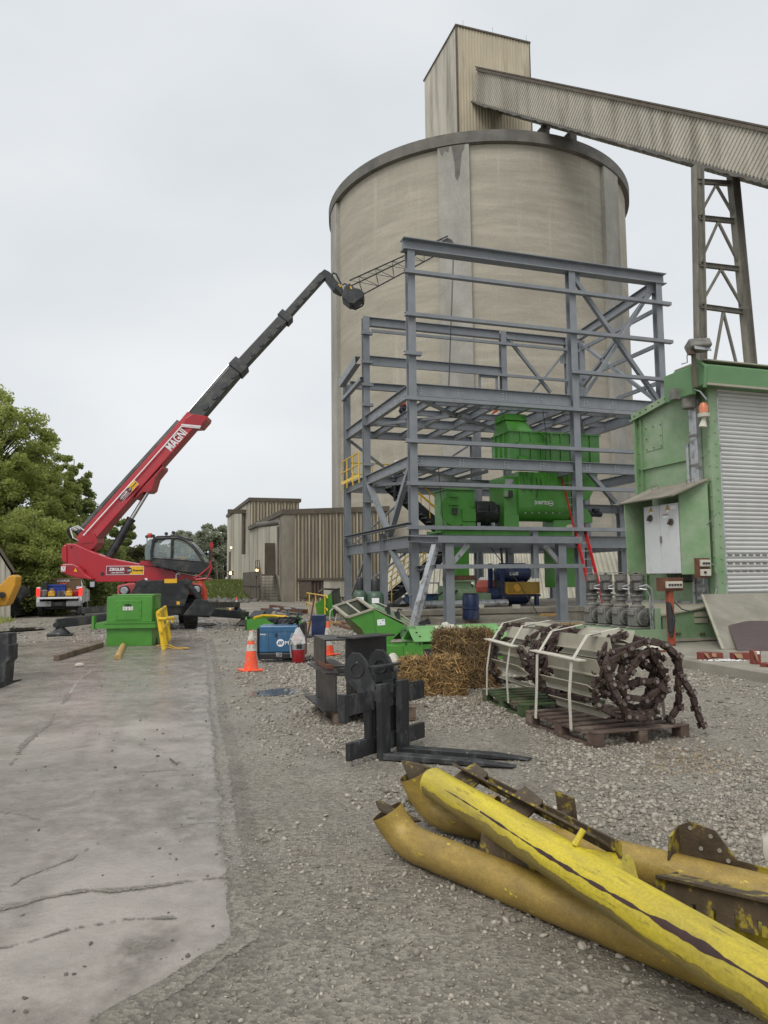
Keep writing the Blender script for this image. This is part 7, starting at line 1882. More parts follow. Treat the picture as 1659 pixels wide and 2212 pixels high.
for i in range(14): mb.tube([(-.3, hy0 + .5 + .06 * i, kz0), (-.25, hy0 + .5 + .06 * i, kz0 - .12 - .05 * rnd.random()), (-.1, hy0 + .55 + .06 * i, kz0 - .2)], .016, 5)
Pw('cable', mb, m_plastic)
jb_ = sw(g6(1158, 640), -.14); mb = MB(); mb.box(jb_, (.1, .16, .14)); Pw('junction_box', mb, m_strap, bevel=.01)
mb = MB(); mb.tube([jb_ + Vector((0, -.1, -.05)), jb_ + Vector((0, -.15, -.2)), jb_ + Vector((0, -.25, -.22)), jb_ + Vector((0, -.3, -.1)), jb_ + Vector((-.02, -.5, .0)), jb_ + Vector((0, -.75, .2))], .011, 5); Pw('cable', mb, m_galv)
mb = MB(); mb.bb((-.1, .1, .62), (-.02, DY, .85)); Pw('lower_rail', mb, m_galv)
mb = MB(); mb.bb((0, .08, -.02), (.1, DY, zbot)); Pw('lower_wall', mb, m_green_old)
st = fr_(g6(1240, 930), -.2)
mb = MB(); mb.bb((st.x - .2, -.14, st.z - .22), (st.x + .17, -.07, st.z + .22)); cs = Pw('control_station', mb, m_rusty)
mb = MB(); mb.bb((st.x - .12, -.2, st.z + .03), (st.x + .14, -.141, st.z + .18)); mb.bb((st.x - .12, -.2, st.z - .18), (st.x + .14, -.141, st.z - .03)); Pw('button_box', mb, m_strap, cs, bevel=.01)
mb = MB()
for i in range(3): mb.cyl((st.x - .06 + .07 * i, -.2, st.z + .1), (st.x - .06 + .07 * i, -.225, st.z + .1), .024, n=10)
mb.cyl((st.x - .03, -.2, st.z - .1), (st.x - .03, -.225, st.z - .1), .03, n=10); Pw('button', mb, m_dlett, cs)
mb = MB(); mb.tube([(st.x + .15, -.17, st.z + .1), (st.x + .3, -.16, st.z + .05), (st.x + .33, -.14, st.z - .4), (st.x + .25, -.12, st.z - .75), (st.x + .1, -.1, st.z - .8)], .012, 5); Pw('cable', mb, m_galv)
# sloping base box with drive side
bx0 = fr_(g6(950, 1350), -.05).x
zf0, zf1 = fr_(g6(955, 1260), -.05).z, fr_(g6(1285, 1185), -.05).z
mb = MB(); mb.ext([(bx0, -.05, .06), (-.03, -.05, .06), (-.03, -.05, zf1), (bx0, -.05, zf0)], (0, DY, 0)); bs = Pw('base_box', mb, m_green_old, bevel=.01)
mb = MB(); mb.bb((bx0 - .01, -.09, .02), (-.02, -.052, .08)); mb.slab((bx0 - .06, -.1, zf0 + .01), (-.02, -.1, zf1 + .01), (-.02, DY, zf1 + .01), (bx0 - .06, DY, zf0 + .01), .03); Pw('base_flange', mb, m_flight, bs)
p = fr_(g6(1208, 1265), -.06); mb = MB(); mb.bb((p.x - .18, -.07, p.z - .12), (p.x + .18, -.052, p.z - .02)); mb.bb((p.x - .18, -.07, p.z + .02), (p.x + .18, -.052, p.z + .12)); Pw('louvre', mb, m_flight, bs)
mb = MB()
for x_, y_ in ((1043, 1375), (1062, 1375), (1205, 1378), (1225, 1376)): p = fr_(g6(x_, y_), -.06); mb.cyl((p.x, -.05, p.z), (p.x, -.08, p.z), .03, n=10)
Pw('bolts', mb, m_rust_trim, bs)
# ---- gear motors on their rail
rb = G.loc_of(gp(1397, 1390, PADZ)); ra = rb + Vector((0, 2.1, 0))
rl = Thing('motor_rail', 'green steel rail carrying the row of dusty gear motors', 'rail', G.M @ Vector((rb.x - .28, rb.y, 0)), SITE)
dv = Vector((0, 2.1, 0))
mb = MB(); mb.beam((-.05, -.1, .17), dv + Vector((-.05, .1, .17)), .1, .26); mb.beam((.5, -.1, .17), dv + Vector((.55, .1, .17)), .1, .26); rl.part('rail', mb, m_green_old, bevel=.01)
mb = MB(); mb.bb((-.1, -.18, .02), (.75, -.1, .3)); mb.beam((.25, 0, .28), dv + Vector((.25, 0, .28)), .5, .04); mb.bb((.45, -.1, .3), (.6, .5, .75)); rl.part('end_plate', mb, m_green_old)
m_motor_d = mat('dark_gear_motor', (.085, .085, .08), .65, .1, .25, 8, dirt=(.2, .19, .165), damt=.4, dscale=5, dsharp=.3)
def gear_motor():
    t = Thing('gear_motor', '', 'gear motor', (0, 0, 0), SITE, 'gear motors on the green rail')
    mb = MB(); mb.bb((-.17, -.14, .06), (.17, .15, .46)); mb.bb((-.21, -.17, 0), (.21, .18, .05)); mb.cyl((0, -.14, .24), (0, -.2, .24), .165, n=20); mb.bb((-.21, -.1, .3), (-.17, .1, .42)); t.part('gearbox', mb, m_motor, bevel=.025)
    mb = MB(); mb.cyl((0, -.2, .24), (0, -.225, .24), .115, n=18); mb.cyl((0, -.225, .24), (0, -.25, .24), .05, n=12)
    for k in range(6): a_ = k * math.pi / 3; mb.box((.085 * math.cos(a_), -.23, .24 + .085 * math.sin(a_)), (.05, .02, .02), Matrix.Rotation(-a_, 3, 'Y'))
    t.part('end_cover', mb, m_motor_d)
    mb = MB(); mb.lathe([(.15, .46), (.16, .5), (.085, .54), (.085, .6), (.13, .62), (.13, .7), (.165, .715), (.165, .745), (.1, .76)], 18); t.part('coupling', mb, m_motor)
    mb = MB(); mb.cyl((0, 0, .76), (0, 0, 1.06), .1, n=18)
    for k in range(18): a_ = k * math.pi / 9; mb.box((.118 * math.cos(a_), .118 * math.sin(a_), .92), (.05, .011, .26), Matrix.Rotation(a_, 3, 'Z'))
    t.part('motor_body', mb, m_motor_d)
    mb = MB(); mb.bb((-.16, -.2, .84), (-.02, -.1, 1.0)); t.part('terminal_box', mb, m_motor, bevel=.01)
    mb = MB(); mb.lathe([(.13, 1.06), (.14, 1.17), (.15, 1.18), (.15, 1.2), (.02, 1.21)], 18); mb.lathe([(.17, 1.23), (.17, 1.245), (.02, 1.25)], 18); mb.cyl((0, 0, 1.2), (0, 0, 1.24), .03, n=8); t.part('fan_cover', mb, m_motor)
    mb = MB(); mb.tube([(-.09, -.2, .92), (-.02, -.34, .96), (.1, -.36, .86), (.14, -.33, .6), (.12, -.3, .2), (.16, -.3, -.1), (.26, -.28, -.2)], .026, 7); mb.tube([(-.09, -.2, .88), (.0, -.32, .86), (.06, -.34, .7), (.08, -.31, .2), (.1, -.3, -.1)], .018, 6); t.part('cable', mb, m_galv)
    return t
g0_ = gear_motor()
for i in range(4):
    f_ = .06 + .27 * i
    e = g0_.e if i == 0 else copy_tree(g0_.e)
    e.location = rl.M @ (dv * f_ + Vector((.25, .1, .3)))
    e.rotation_euler = (0, 0, rad(SITE + rnd.uniform(-4, 4)))
    e['label'] = ('dusty gear motor nearest the orange post on the green rail', 'second dusty gear motor along the rail from the orange post', 'third dusty gear motor along the rail from the orange post', 'farthest dusty gear motor at the rear end of the green rail')[i]
pw_ = gp(1451, 1395, PADZ)
cpst = Thing('control_post', 'rusty orange post holding a push-button box before the green base', 'control post', (pw_.x, pw_.y, PADZ), SITE)
ch_ = cpst.hit(1, 0, *g6(1005, 1080)).z; cx_ = cpst.hit(1, 0, *g6(1000, 1250)).x
mb = MB(); mb.bb((cx_ - .06, -.06, 0), (cx_ + .06, .06, ch_)); cpst.part('post', mb, mat('post_orange', (.36, .07, .03), .6, 0, .15, 4, dirt=(.06, .04, .03), damt=.35, dscale=3), bevel=.01)
mb = MB(); mb.bb((cx_ - .24, -.1, ch_ - .02), (cx_ + .28, .1, ch_ + .26)); cpst.part('back_box', mb, m_rusty)
mb = MB(); mb.bb((cx_ - .18, -.16, ch_ + .04), (cx_ + .22, -.101, ch_ + .18)); pb_ = cpst.part('button_box', mb, m_strap, bevel=.01)
mb = MB()
for i in range(5): mb.cyl((cx_ - .12 + .07 * i, -.16, ch_ + .11), (cx_ - .12 + .07 * i, -.185, ch_ + .11), .022, n=10)
cpst.part('buttons', mb, m_dlett, pb_)
mb = MB(); mb.tube([(cx_ - .1, -.1, .3), (cx_ - .1, -.08, .9), (cx_ + .0, -.08, .55), (cx_ - .08, -.08, .2)], .05, 8); mb.tube([(cx_ + .06, 0, .95), (cx_ + .3, 0, .75), (cx_ + .5, 0, .7)], .012, 5); cpst.part('burnt_cable', mb, m_plastic)
# ---- sheets leaning against the door
def leaning(label, name, P4, m, th, extra=None):
    t = Thing(name, label, 'panel', (q.x, q.y, PADZ), SITE)
    mb = MB(); mb.slab(*P4(t), th); t.part('sheet', mb, m)
    if extra: extra(t)
    return t
def pan1(t):
    b0 = t.loc_of(gp(1562, 1404, PADZ)); t0 = t.hit(1, -.12, 1517, 1286); w_ = Vector((2.6, -.25, 0)); return b0, b0 + w_, t0 + w_ + Vector((.1, .25, 0)), t0
def pan1x(t):
    b0, b1, t1, t0 = pan1(t); mb = MB(); mb.beam(b0, t0, .05, .05); mb.beam(t0, t1, .05, .05); mb.beam(b0, b1, .05, .06); t.part('edge_frame', mb, m_flight)
leaning('cream dusty sheet metal panel leaning on the roller door', 'sheet_metal', pan1, mat('dusty_sheet', (.25, .235, .19), .6, 0, .15, 2, dirt=(.17, .155, .12), damt=.5, dsharp=.3), .02, pan1x)
def pan2(t):
    b0 = t.loc_of(gp(1594, 1407, PADZ)); b1 = t.loc_of(gp(1740, 1404, PADZ)); t0 = t.hit(1, -.3, 1556, 1311); t1 = t.hit(1, -.32, 1644, 1307); return b0, b1, t1, t0
t = Thing('rubber_sheet', 'dark brown rubber sheet with a rounded corner leaning on the cream panel', 'sheet', (q.x, q.y, PADZ), SITE)
b0, b1, t1, t0 = pan2(t)
ex_ = (t1 - t0); up_ = t0 - b0
mb = MB(); mb.ext([b0, b1, t1, t0 + ex_ * .12, t0 + ex_ * .04 - up_ * .03, t0 - up_ * .1], (0, -.012, .004)); t.part('sheet', mb, m_rubberp)
# ---- cartons and scraps on the pad
def carton(x, y, w_, h_, d_, rot, label, lid=False, grp=None):
    p = gp(x, y, PADZ); t = Thing('torn_carton', label, 'carton', (p.x, p.y, PADZ + .002), rot, grp)
    mb = MB(); mb.bb((-w_ / 2, -d_ / 2, 0), (w_ / 2, d_ / 2, h_)); t.part('box', mb, mat('carton_red', (.2, .04, .03), .6, 0, .2, 6), bevel=.006)
    mb = MB(); mb.slab((-w_ / 2, -d_ / 2 - .002, h_), (-w_ / 2 + w_ * .45, -d_ / 2 - .002, h_ * .9), (-w_ / 2 + w_ * .4, -d_ / 2 - .06, h_ * .2), (-w_ / 2 + .02, -d_ / 2 - .07, h_ * .3), .004); t.part('flap', mb, mat('cardboard', (.28, .17, .09), .8, 0, .15, 8))
    if lid: mb = MB(); mb.poly([(-w_ / 2 + .02, -d_ / 2 - .003, h_ * .72), (w_ / 2 - .02, -d_ / 2 - .003, h_ * .72), (w_ / 2 - .02, -d_ / 2 - .003, h_ * .95), (-w_ / 2 + .02, -d_ / 2 - .003, h_ * .95)]); t.part('sticker', mb, m_lett)
    return t
carton(1522, 1424, .2, .12, .16, 25, 'crushed red carton lying on the pad in front of the brown sheet')
carton(1548, 1421, .2, .09, .12, -15, 'flattened red carton scrap between the crushed and the long cartons')
carton(1600, 1424, .33, .11, .13, 8, 'long torn red carton lying open on the concrete pad')
carton(1632, 1434, .13, .22, .12, 5, 'upright red carton with a white sticker on the concrete pad', True)
carton(1655, 1440, .16, .06, .12, 30, 'small opened red carton at the edge of the photo beside the upright one')
p = gp(1570, 1429, PADZ); r = np.random.default_rng(3)
mb = MB()
for i in range(70):
    c = Vector((p.x + r.normal(0, .14), p.y + r.normal(0, .04), PADZ + .012 + abs(r.normal(0, .008)))); a_ = r.uniform(0, 3.1); mb.cyl(c, c + Vector((.05 * math.cos(a_), .05 * math.sin(a_), .003)), .006, n=5)
o = mb.build('spilled_screws', m_lett); o['kind'] = 'stuff'
p = gp(1412, 1408, PADZ)
t = Thing('crumpled_wrapping', 'crumpled clear plastic and red wrapping beside the motor rail', 'wrapping', (p.x, p.y, PADZ), 15)
mb = MB(); mb.lathe([(.08, 0), (.16, .02), (.14, .1), (.05, .13)], 9); mb.v = [(x * 1.5 + .03 * math.sin(40 * y), y * .8, z * (1 + .5 * math.sin(31 * x))) for x, y, z in mb.v]; t.part('plastic', mb, m_strap)
mb = MB(); mb.box((.02, -.12, .02), (.3, .1, .04)); mb.box((.32, .03, .06), (.12, .1, .12)); t.part('card', mb, m_rusty)
# ================================================================== WELDER, EXTINGUISHER, TOOLS
q = gp(556, 1431)
W_ = Thing('engine_welder', 'blue engine-driven welder with white lettering and coiled leads on top', 'welder', (q.x, q.y, .012), 0)
z6c = lambda x, y: (497.7 + .24 * x, 1247.6 + .24 * y)
wf = lambda x, y, yy=0.: W_.hit(1, yy, *z6c(x, y))
a, b = wf(238, 765), wf(648, 428)
wx0, wx1, wz1 = a.x, b.x, b.z
zm = wf(300, 680).z
mb = MB(); mb.bb((wx0 + .01, .0, .05), (wx1 - .02, .52, zm)); W_.part('base', mb, m_plastic, bevel=.02)
mb = MB(); mb.bb((wx0 + .04, -.012, zm + .002), (wx1 - .08, .53, wz1 - .0)); by_ = W_.part('body', mb, m_blue, bevel=.03)
mb = MB(); mb.bb((wx0, -.02, .1), (wx0 + .038, .54, wz1 - .04)); W_.part('end_panel', mb, m_plastic, bevel=.015)
mb = MB(); mb.ext([(wx1 - .078, -.015, .1), (wx1 + .04, .03, .1), (wx1 + .04, .03, wz1), (wx1 - .0, .0, wz1 + .06), (wx1 - .078, -.015, wz1)], (0, .5, 0)); W_.part('control_panel', mb, m_plastic, bevel=.02)
mb = MB(); xs = wf(345, 600).x; mb.bb((xs - .003, -.015, zm + .01), (xs + .003, -.0125, wz1 - .16)); zs = wf(300, 490).z; mb.bb((wx0 + .05, -.015, zs - .003), (wx1 - .1, -.0125, zs + .003)); W_.part('panel_gap', mb, m_plastic, by_)
p = wf(413, 516); mb = MB(); mb.bb((p.x - .02, -.03, p.z - .03), (p.x + .02, -.0125, p.z + .03)); W_.part('latch', mb, m_plastic, by_)
p = wf(450, 588, -.014); mb = MB(); rr = .075
mb.poly([(p.x + rr * math.cos(k * math.pi / 16), -.0145, p.z + rr * math.sin(k * math.pi / 16)) for k in range(32)]); em = W_.part('emblem', mb, m_lett, by_)
mb = MB()
for k in range(3): x0 = p.x - .045 + .032 * k; mb.poly([(x0 - .012, -.017, p.z - .035), (x0 + .01, -.017, p.z - .035), (x0 + .034, -.017, p.z + .035), (x0 + .012, -.017, p.z + .035)])
W_.part('emblem_bars', mb, m_blue, em)
a = wf(488, 603, -.0145); text('Miller', .1, a, (1, 0, 0), (0, 0, 1), m_lett, by_, .02, width=.26)
a = wf(267, 517, -.0145); text('Bobcat', .042, a, (1, 0, 0), (0, 0, 1), m_lett, by_, .02, shear=.25, width=.115)
a, b = wf(411, 716, -.001), wf(465, 675, -.001); mb = MB(); mb.bb((a.x, -.006, a.z), (b.x, -.001, b.z)); W_.part('rating_plate', mb, m_galv)
mb = MB(); r = np.random.default_rng(9)
for k in range(6):
    P_ = []
    for i in range(22):
        a_ = i * .6 + k; P_.append((.5 + (.2 + .03 * k) * math.cos(a_) + r.normal(0, .015), .25 + .15 * math.sin(a_), wz1 + .03 + .018 * k + .012 * math.sin(3 * a_)))
    mb.tube(P_, .013, 6)
for k in range(3): mb.tube([(.32 + .1 * k, .1, wz1 + .05), (.42 + .1 * k, .1, wz1 + .16), (.56 + .1 * k, .12, wz1 + .14), (.68, .1, wz1 + .04)], .012, 6)
W_.part('welding_leads', mb, m_plastic)
mb = MB(); mb.tube([(wx1 - .13, .3, wz1), (wx1 - .14, .3, wz1 + .14), (wx1 - .12, .3, wz1 + .2)], [.028, .028, .015], 8); W_.part('exhaust', mb, m_plastic)
mb = MB(); P_ = [(wx0 + .0, -.0, .2), (wx0 + .05, -.12, .06), (wx0 + .25, -.2, .02), (.55, -.18, .02), (.75, -.1, .02), (1.0, -.05, .02), (1.12, .12, .03), (1.02, .2, .1), (1.0, .1, .02), (1.3, .0, .02), (1.45, .1, .02)]
mb.tube(P_, .014, 7); W_.part('trailing_lead', mb, m_plastic)
q = gp(645, 1432)
X_ = Thing('fire_extinguisher', 'red fire extinguisher with a torn plastic bag over its handle', 'fire extinguisher', (q.x, q.y - .02, .012), 10)
mb = MB(); mb.lathe([(.112, 0), (.122, .015), (.122, .43), (.1, .49), (.045, .53), (.03, .55)], 28); X_.part('cylinder', mb, m_ext, smooth=True)
mb = MB(); mb.lathe([(.124, .25), (.124, .42)], 28); X_.part('label_band', mb, m_galv, smooth=True)
mb = MB(); mb.bb((-.045, -.13, .27), (.06, -.118, .4)); X_.part('instruction_plate', mb, m_dlett)
mb = MB(); mb.box((0, 0, .57), (.05, .05, .06)); mb.beam((-.02, 0, .6), (.13, -.02, .64), .025, .012); mb.beam((-.02, 0, .57), (.12, -.02, .58), .025, .012); X_.part('handle', mb, m_plastic)
mb = MB(); mb.tube([(-.03, 0, .57), (-.13, -.03, .55), (-.17, -.05, .42), (-.16, -.05, .25), (-.14, -.05, .1)], .014, 7); X_.part('hose', mb, m_galv)
mb = MB(); mb.lathe([(.13, .36), (.14, .45), (.1, .55), (.05, .62), (.02, .66)], 14); r = np.random.default_rng(2); mb.v = [(x * r.uniform(.8, 1.25), y * r.uniform(.8, 1.2) - .02, z + r.normal(0, .02)) for x, y, z in mb.v]
mb.slab((.0, -.14, .52), (.1, -.15, .5), (.13, -.16, .38), (.05, -.15, .36), .003); X_.part('plastic_bag', mb, glass('bag_film', (.75, .74, .72), .3, .55))
q = gp(687, 1376); bp_ = Thing('ribbed_navy_box', 'dark navy ribbed box standing on the gravel near the yellow rail', 'box', (q.x, q.y, 0), -4)
mb = MB(); mb.bb((-.19, 0, .01), (.19, .3, .62)); bp_.part('body', mb, m_navy, bevel=.02)
mb = MB()
for zz in (.06, .1, .14, .18, .47, .51, .58): mb.bb((-.193, -.008, zz), (.193, .305, zz + .012))
bp_.part('ribs', mb, m_navy)
a, b = gp(664, 1379), at(680, 1286, 20.8)
t = Thing('sledgehammer', 'long wooden-handled sledgehammer leaning against the navy box', 'sledgehammer', (a.x, a.y, 0), 0)
d = Vector((b.x - a.x, b.y - a.y, b.z)); mb = MB(); mb.tube([(0, 0, .05), d * .5, d], [.025, .022, .02], 8); t.part('handle', mb, m_rusty)
mb = MB(); mb.cyl((-.07, 0, .06), (.13, -.02, .06), .045, n=10); t.part('head', mb, m_char)
q, q2 = gp(668, 1326), gp(702, 1341)
t = Thing('standing_yellow_rail', 'loose yellow handrail section standing upright on the gravel', 'railing', (q.x, q.y, 0), 0)
dv = Vector((q2.x - q.x, q2.y - q.y, 0)); up_ = Vector((0, .1, .98))
for f_ in (0, .45, 1): mb = MB(); mb.cyl(dv * f_, dv * f_ + up_, .028, n=8); t.part('post', mb, m_rail)
mb = MB()
for k_ in (.5, 1.0):
    mb.tube([up_ * k_ + dv * -.22 + Vector((0, 0, -.12)), up_ * k_ + dv * -.2, up_ * k_, up_ * k_ + dv, up_ * k_ + dv * 1.1, up_ * k_ + dv * 1.12 + Vector((0, 0, -.08))], .026, 8)
t.part('rails', mb, m_rail)
# ================================================================== GREEN CHUTES AND TROUGHS
q = at(800, 1430, 14.7)
Cg = Thing('green_chute', 'large bright green chute with an open square mouth lying on its outlet flange', 'chute', (q.x, q.y, 0), SITE)
zc2 = lambda x, y: (663.6 + .16 * x, 1294 + .16 * y)
cf = lambda x, y, yy=0.: Cg.hit(1, yy, *zc2(x, y))
Fp = [cf(*p) for p in ((550, 245), (885, 135), (1330, 365), (1060, 640), (850, 620), (735, 400))]
D_ = .72
Bp = [cf(*p, D_) for p in ((362, 95), (690, -8), (1180, 240), (1000, 600), (790, 600), (600, 400))]
n6 = 6
mb = MB(); mb.add(Fp + Bp, [(0, 1, 2, 3, 4, 5), (11, 10, 9, 8, 7, 6), (1, 2, 8, 7), (2, 3, 9, 8), (3, 4, 10, 9)]); Cg.part('body', mb, m_green)
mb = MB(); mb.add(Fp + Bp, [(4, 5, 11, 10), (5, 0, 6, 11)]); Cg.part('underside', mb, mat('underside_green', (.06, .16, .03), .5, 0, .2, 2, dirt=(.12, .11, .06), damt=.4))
cen = sum((p for p in Fp + Bp), Vector()) / 12
ins = [p.lerp(cen, .03) for p in Fp + Bp]
mb = MB(); mb.add(ins, [(0, 1, 2, 3, 4, 5), (11, 10, 9, 8, 7, 6), (5, 0, 6, 11), (1, 2, 8, 7)]); Cg.part('inner_lining', mb, m_green_in)
mb = MB()
for a, b in ((Fp[0], Fp[1]), (Fp[0], Bp[0]), (Bp[0], Bp[1]), (Fp[1], Bp[1])): mb.beam(a, b, .07, .035)
Cg.part('mouth_flange', mb, m_flight)
mb = MB(); mb.beam(Fp[0].lerp(Fp[1], .5), Bp[0].lerp(Bp[1], .5), .02, .02); mb.beam(Bp[0].lerp(Bp[1], .05), Fp[0].lerp(Fp[1], .02), .015, .015); r = .1
mb.tube([Bp[0] + Vector((.02, 0, -.02)), Bp[0] + Vector((-.08, 0, -.1)), Bp[0] + Vector((-.09, 0, -.28)), Bp[0] + Vector((.02, 0, -.33)), Bp[0] + Vector((.06, 0, -.15))], .012, 5); Cg.part('rope', mb, m_strap)
a, b = cf(850, 835, -.03), cf(1052, 618, -.03)
mb = MB(); mb.bb((a.x, -.03, .01), (b.x, .0, b.z)); mb.cyl((b.x - .25, -.1, b.z - .1), (b.x + .1, -.25, b.z - .2), .012, n=6); Cg.part('outlet_flange', mb, m_green)
mb = MB(); mb.bb((a.x - .03, .002, .01), (b.x - .05, D_ - .1, b.z + .05)); Cg.part('outlet_neck', mb, mat('neck_green', (.05, .13, .03), .5, 0, .2, 2))
mb = MB(); 
for x_, y_ in ((890, 682), (888, 800)): p = cf(x_, y_, -.031); mb.poly([(p.x + .02 * math.cos(k), p.y, p.z + .028 * math.sin(k)) for k in [i * math.pi / 6 for i in range(12)]])
Cg.part('bolt_holes', mb, m_char)
l0, l1 = cf(925, 140, .05), cf(1330, 350, .05); off = Vector((0, .4, .0))
nrm_ = (l1 - l0).cross(off).normalized()
if nrm_.z < 0: nrm_ = -nrm_
mb = MB(); mb.ext([l0 + nrm_ * .02, l1 + nrm_ * .02, l1 + nrm_ * .1, l0 + nrm_ * .1], (0, .5, 0)); ld_ = Cg.part('lid', mb, m_green_old, bevel=.01)
mb = MB(); mb.beam(l0 + Vector((-.06, -.02, .03)), l1 + Vector((.05, -.02, .0)), .05, .02); Cg.part('lid_strip', mb, m_flight, ld_)
for f_ in (.3, .62):
    p = l0.lerp(l1, f_) + nrm_ * .12; mb = MB(); mb.box(p, (.1, .06, .06)); mb.tube([p, p + Vector((.02, -.03, .09)), p + Vector((.09, -.03, .07))], .02, 6); mb.box(p + Vector((.02, -.02, -.06)), (.06, .05, .1)); Cg.part('latch', mb, m_char, ld_)
mb = MB(); mb.tube([l0 + nrm_ * .14, l0.lerp(l1, .5) + nrm_ * .16, l1 + nrm_ * .12, l1 + Vector((.3, .1, -.12))], .01, 5); mb.tube([l0 + nrm_ * .12 + off, l1 + nrm_ * .1 + off * .5, l1 + Vector((.4, .2, -.15))], .01, 5); Cg.part('rope', mb, m_strap)
a, b = cf(942, 360, -.006), cf(1055, 268, -.006); c = cf(945, 280, -.006)
mb = MB(); mb.poly([cf(950, 360, -.006), cf(1055, 350, -.006), cf(1048, 267, -.006), cf(942, 280, -.006)]); pl_ = Cg.part('paper_label', mb, m_lett)
mb = MB(); mb.poly([cf(1012, 292, -.009), cf(1042, 288, -.009), cf(1041, 281, -.009), cf(1011, 285, -.009)], [cf(985, 335, -.009), cf(998, 334, -.009), cf(997, 326, -.009), cf(984, 327, -.009)]); Cg.part('print', mb, m_dlett, pl_)
mb = MB(); mb.beam(cf(885, 140, -.004), cf(955, 618, -.004), .012, .006); Cg.part('fold_seam', mb, m_green)
# inverted-V troughs on a green frame
q = at(835, 1440, 14.3)
Vt = Thing('inverted_trough', 'pair of pale green inverted-V troughs resting on a green box frame', 'trough', (q.x, q.y, 0), SITE)
vf = lambda x, y, yy=0.: Vt.hit(1, yy, *zc2(x, y))
m_green_pale = mat('sheen_green', (.14, .32, .1), .4, 0, .12, 2, coat=.2)
fa, fb = vf(1050, 760), vf(1300, 585)
mb = MB(); mb.bb((fa.x, .0, fb.z - .4), (fa.x + 2.6, .7, fb.z - .05)); Vt.part('box_frame', mb, m_green, bevel=.01)
mb = MB(); mb.bb((fa.x + .1, .05, .0), (fa.x + 2.5, .65, fb.z - .41)); Vt.part('skirt', mb, m_green)
pa, pb = vf(1305, 790, -.02), vf(1557, 583, -.02); mb = MB(); mb.bb((pa.x, -.025, pa.z), (pb.x, -.002, pb.z)); Vt.part('end_plate', mb, m_green)
mb = MB(); mb.bb((pb.x + .03, -.015, fb.z - .33), (fa.x + 2.58, -.001, fb.z - .14)); Vt.part('slot', mb, m_char)
mb = MB()
for p in ((1335, 608), (1525, 606)): c = vf(*p, -.03); mb.poly([(c.x + .022 * math.cos(k), c.y, c.z + .022 * math.sin(k)) for k in [i * math.pi / 6 for i in range(12)]])
Vt.part('bolt_holes', mb, m_char)
def vee(apx, l_, r_, yy, L_):
    A, Bl, Br = vf(*apx, yy + .28), vf(*l_, yy + .56), vf(*r_, yy)
    zb_ = Br.z; t_ = .012; X_ = Vector((L_, 0, 0))
    Bl = Vector((Br.x - .02, yy + .56, zb_)); A = Vector((Br.x - .01, yy + .28, A.z))
    mb = MB(); mb.slab(A, Br, Br + X_, A + X_, t_); mb.slab(A + Vector((0, .004, 0)), A + X_ + Vector((0, .004, 0)), Bl + X_, Bl, t_)
    mb.slab(Br + Vector((0, -.06, 0)), Br + X_ + Vector((0, -.06, 0)), Br + X_, Br, t_)
    v_ = Vt.part('vee', mb, m_green_pale)
    for f_ in (.05, .9):
        for k_ in (.3, .62):
            c = A.lerp(Br, k_) + X_ * f_ + Vector((.1 * k_, -.012, 0)); Vt.part('slot', MB().box(c, (.035, .02, .05)), m_char, v_)
vee((1200, 378), (1120, 562), (1285, 572), .5, 2.2)
vee((1390, 413), (1320, 582), (1440, 580), .0, 2.05)
mb = MB(); p = vf(1900, 372, .3); mb.lathe([(.05, 0), (.16, .02), (.12, .1), (.03, .14)], 9, p + Vector((0, 0, -.06))); mb.v = [(x, y, z + .04 * math.sin(25 * x)) for x, y, z in mb.v]
for s_ in (0, .5): mb.beam(p + Vector((s_ - .3, -.3, -.12)), p + Vector((s_ - .25, .0, .02)), .07, .006)
Vt.part('webbing', mb, m_strap)
p = gp(848, 1462)
t = Thing('white_sack', 'crumpled white sack between the green trough and the straw', 'sack', (p.x, p.y + .6, .0), 0)
mb = MB(); mb.lathe([(.12, 0), (.17, .08), (.15, .2), (.06, .3), (.02, .33)], 10); r = np.random.default_rng(8); mb.v = [(x + r.normal(0, .02), y * .8, z + r.normal(0, .015)) for x, y, z in mb.v]; t.part('cloth', mb, m_strap)
# small green hopper behind
q = at(695, 1331, 30)
t = Thing('small_green_hopper', 'dusty green tapered hopper lying behind the standing yellow rail', 'hopper', (q.x, q.y, 0), 20)
hz = lambda x, y, yy=0.: t.hit(1, yy, 464.5 + .24 * x, 995.4 + .24 * y)
F_ = [hz(*p) for p in ((900, 1290), (1055, 1180), (1075, 1405), (920, 1380))]
B_ = [hz(*p, .9) for p in ((940, 1270), (1120, 1150), (1145, 1330), (960, 1390))]
for p in (F_[2], F_[3], B_[2], B_[3]): p.z = max(p.z, .01)
mb = MB(); mb.add(F_ + B_, [(0, 1, 2, 3), (7, 6, 5, 4), (0, 1, 5, 4), (2, 3, 7, 6), (3, 0, 4, 7)]); t.part('body', mb, m_green)
mb = MB(); mb.add([p.lerp((F_[1] + B_[2]) / 2, .02) for p in F_ + B_], [(1, 5, 6, 2)]); t.part('mouth', mb, m_green_in)
mb = MB(); mb.beam(F_[1], F_[2], .06, .06); mb.beam(F_[1], B_[1], .06, .06); mb.tube([F_[1] + Vector((-.5, .2, 0)), F_[1] + Vector((-.3, .2, .12)), F_[1] + Vector((.1, .3, .1)), F_[1] + Vector((.4, .3, .1))], .04, 6); t.part('rim', mb, m_char)
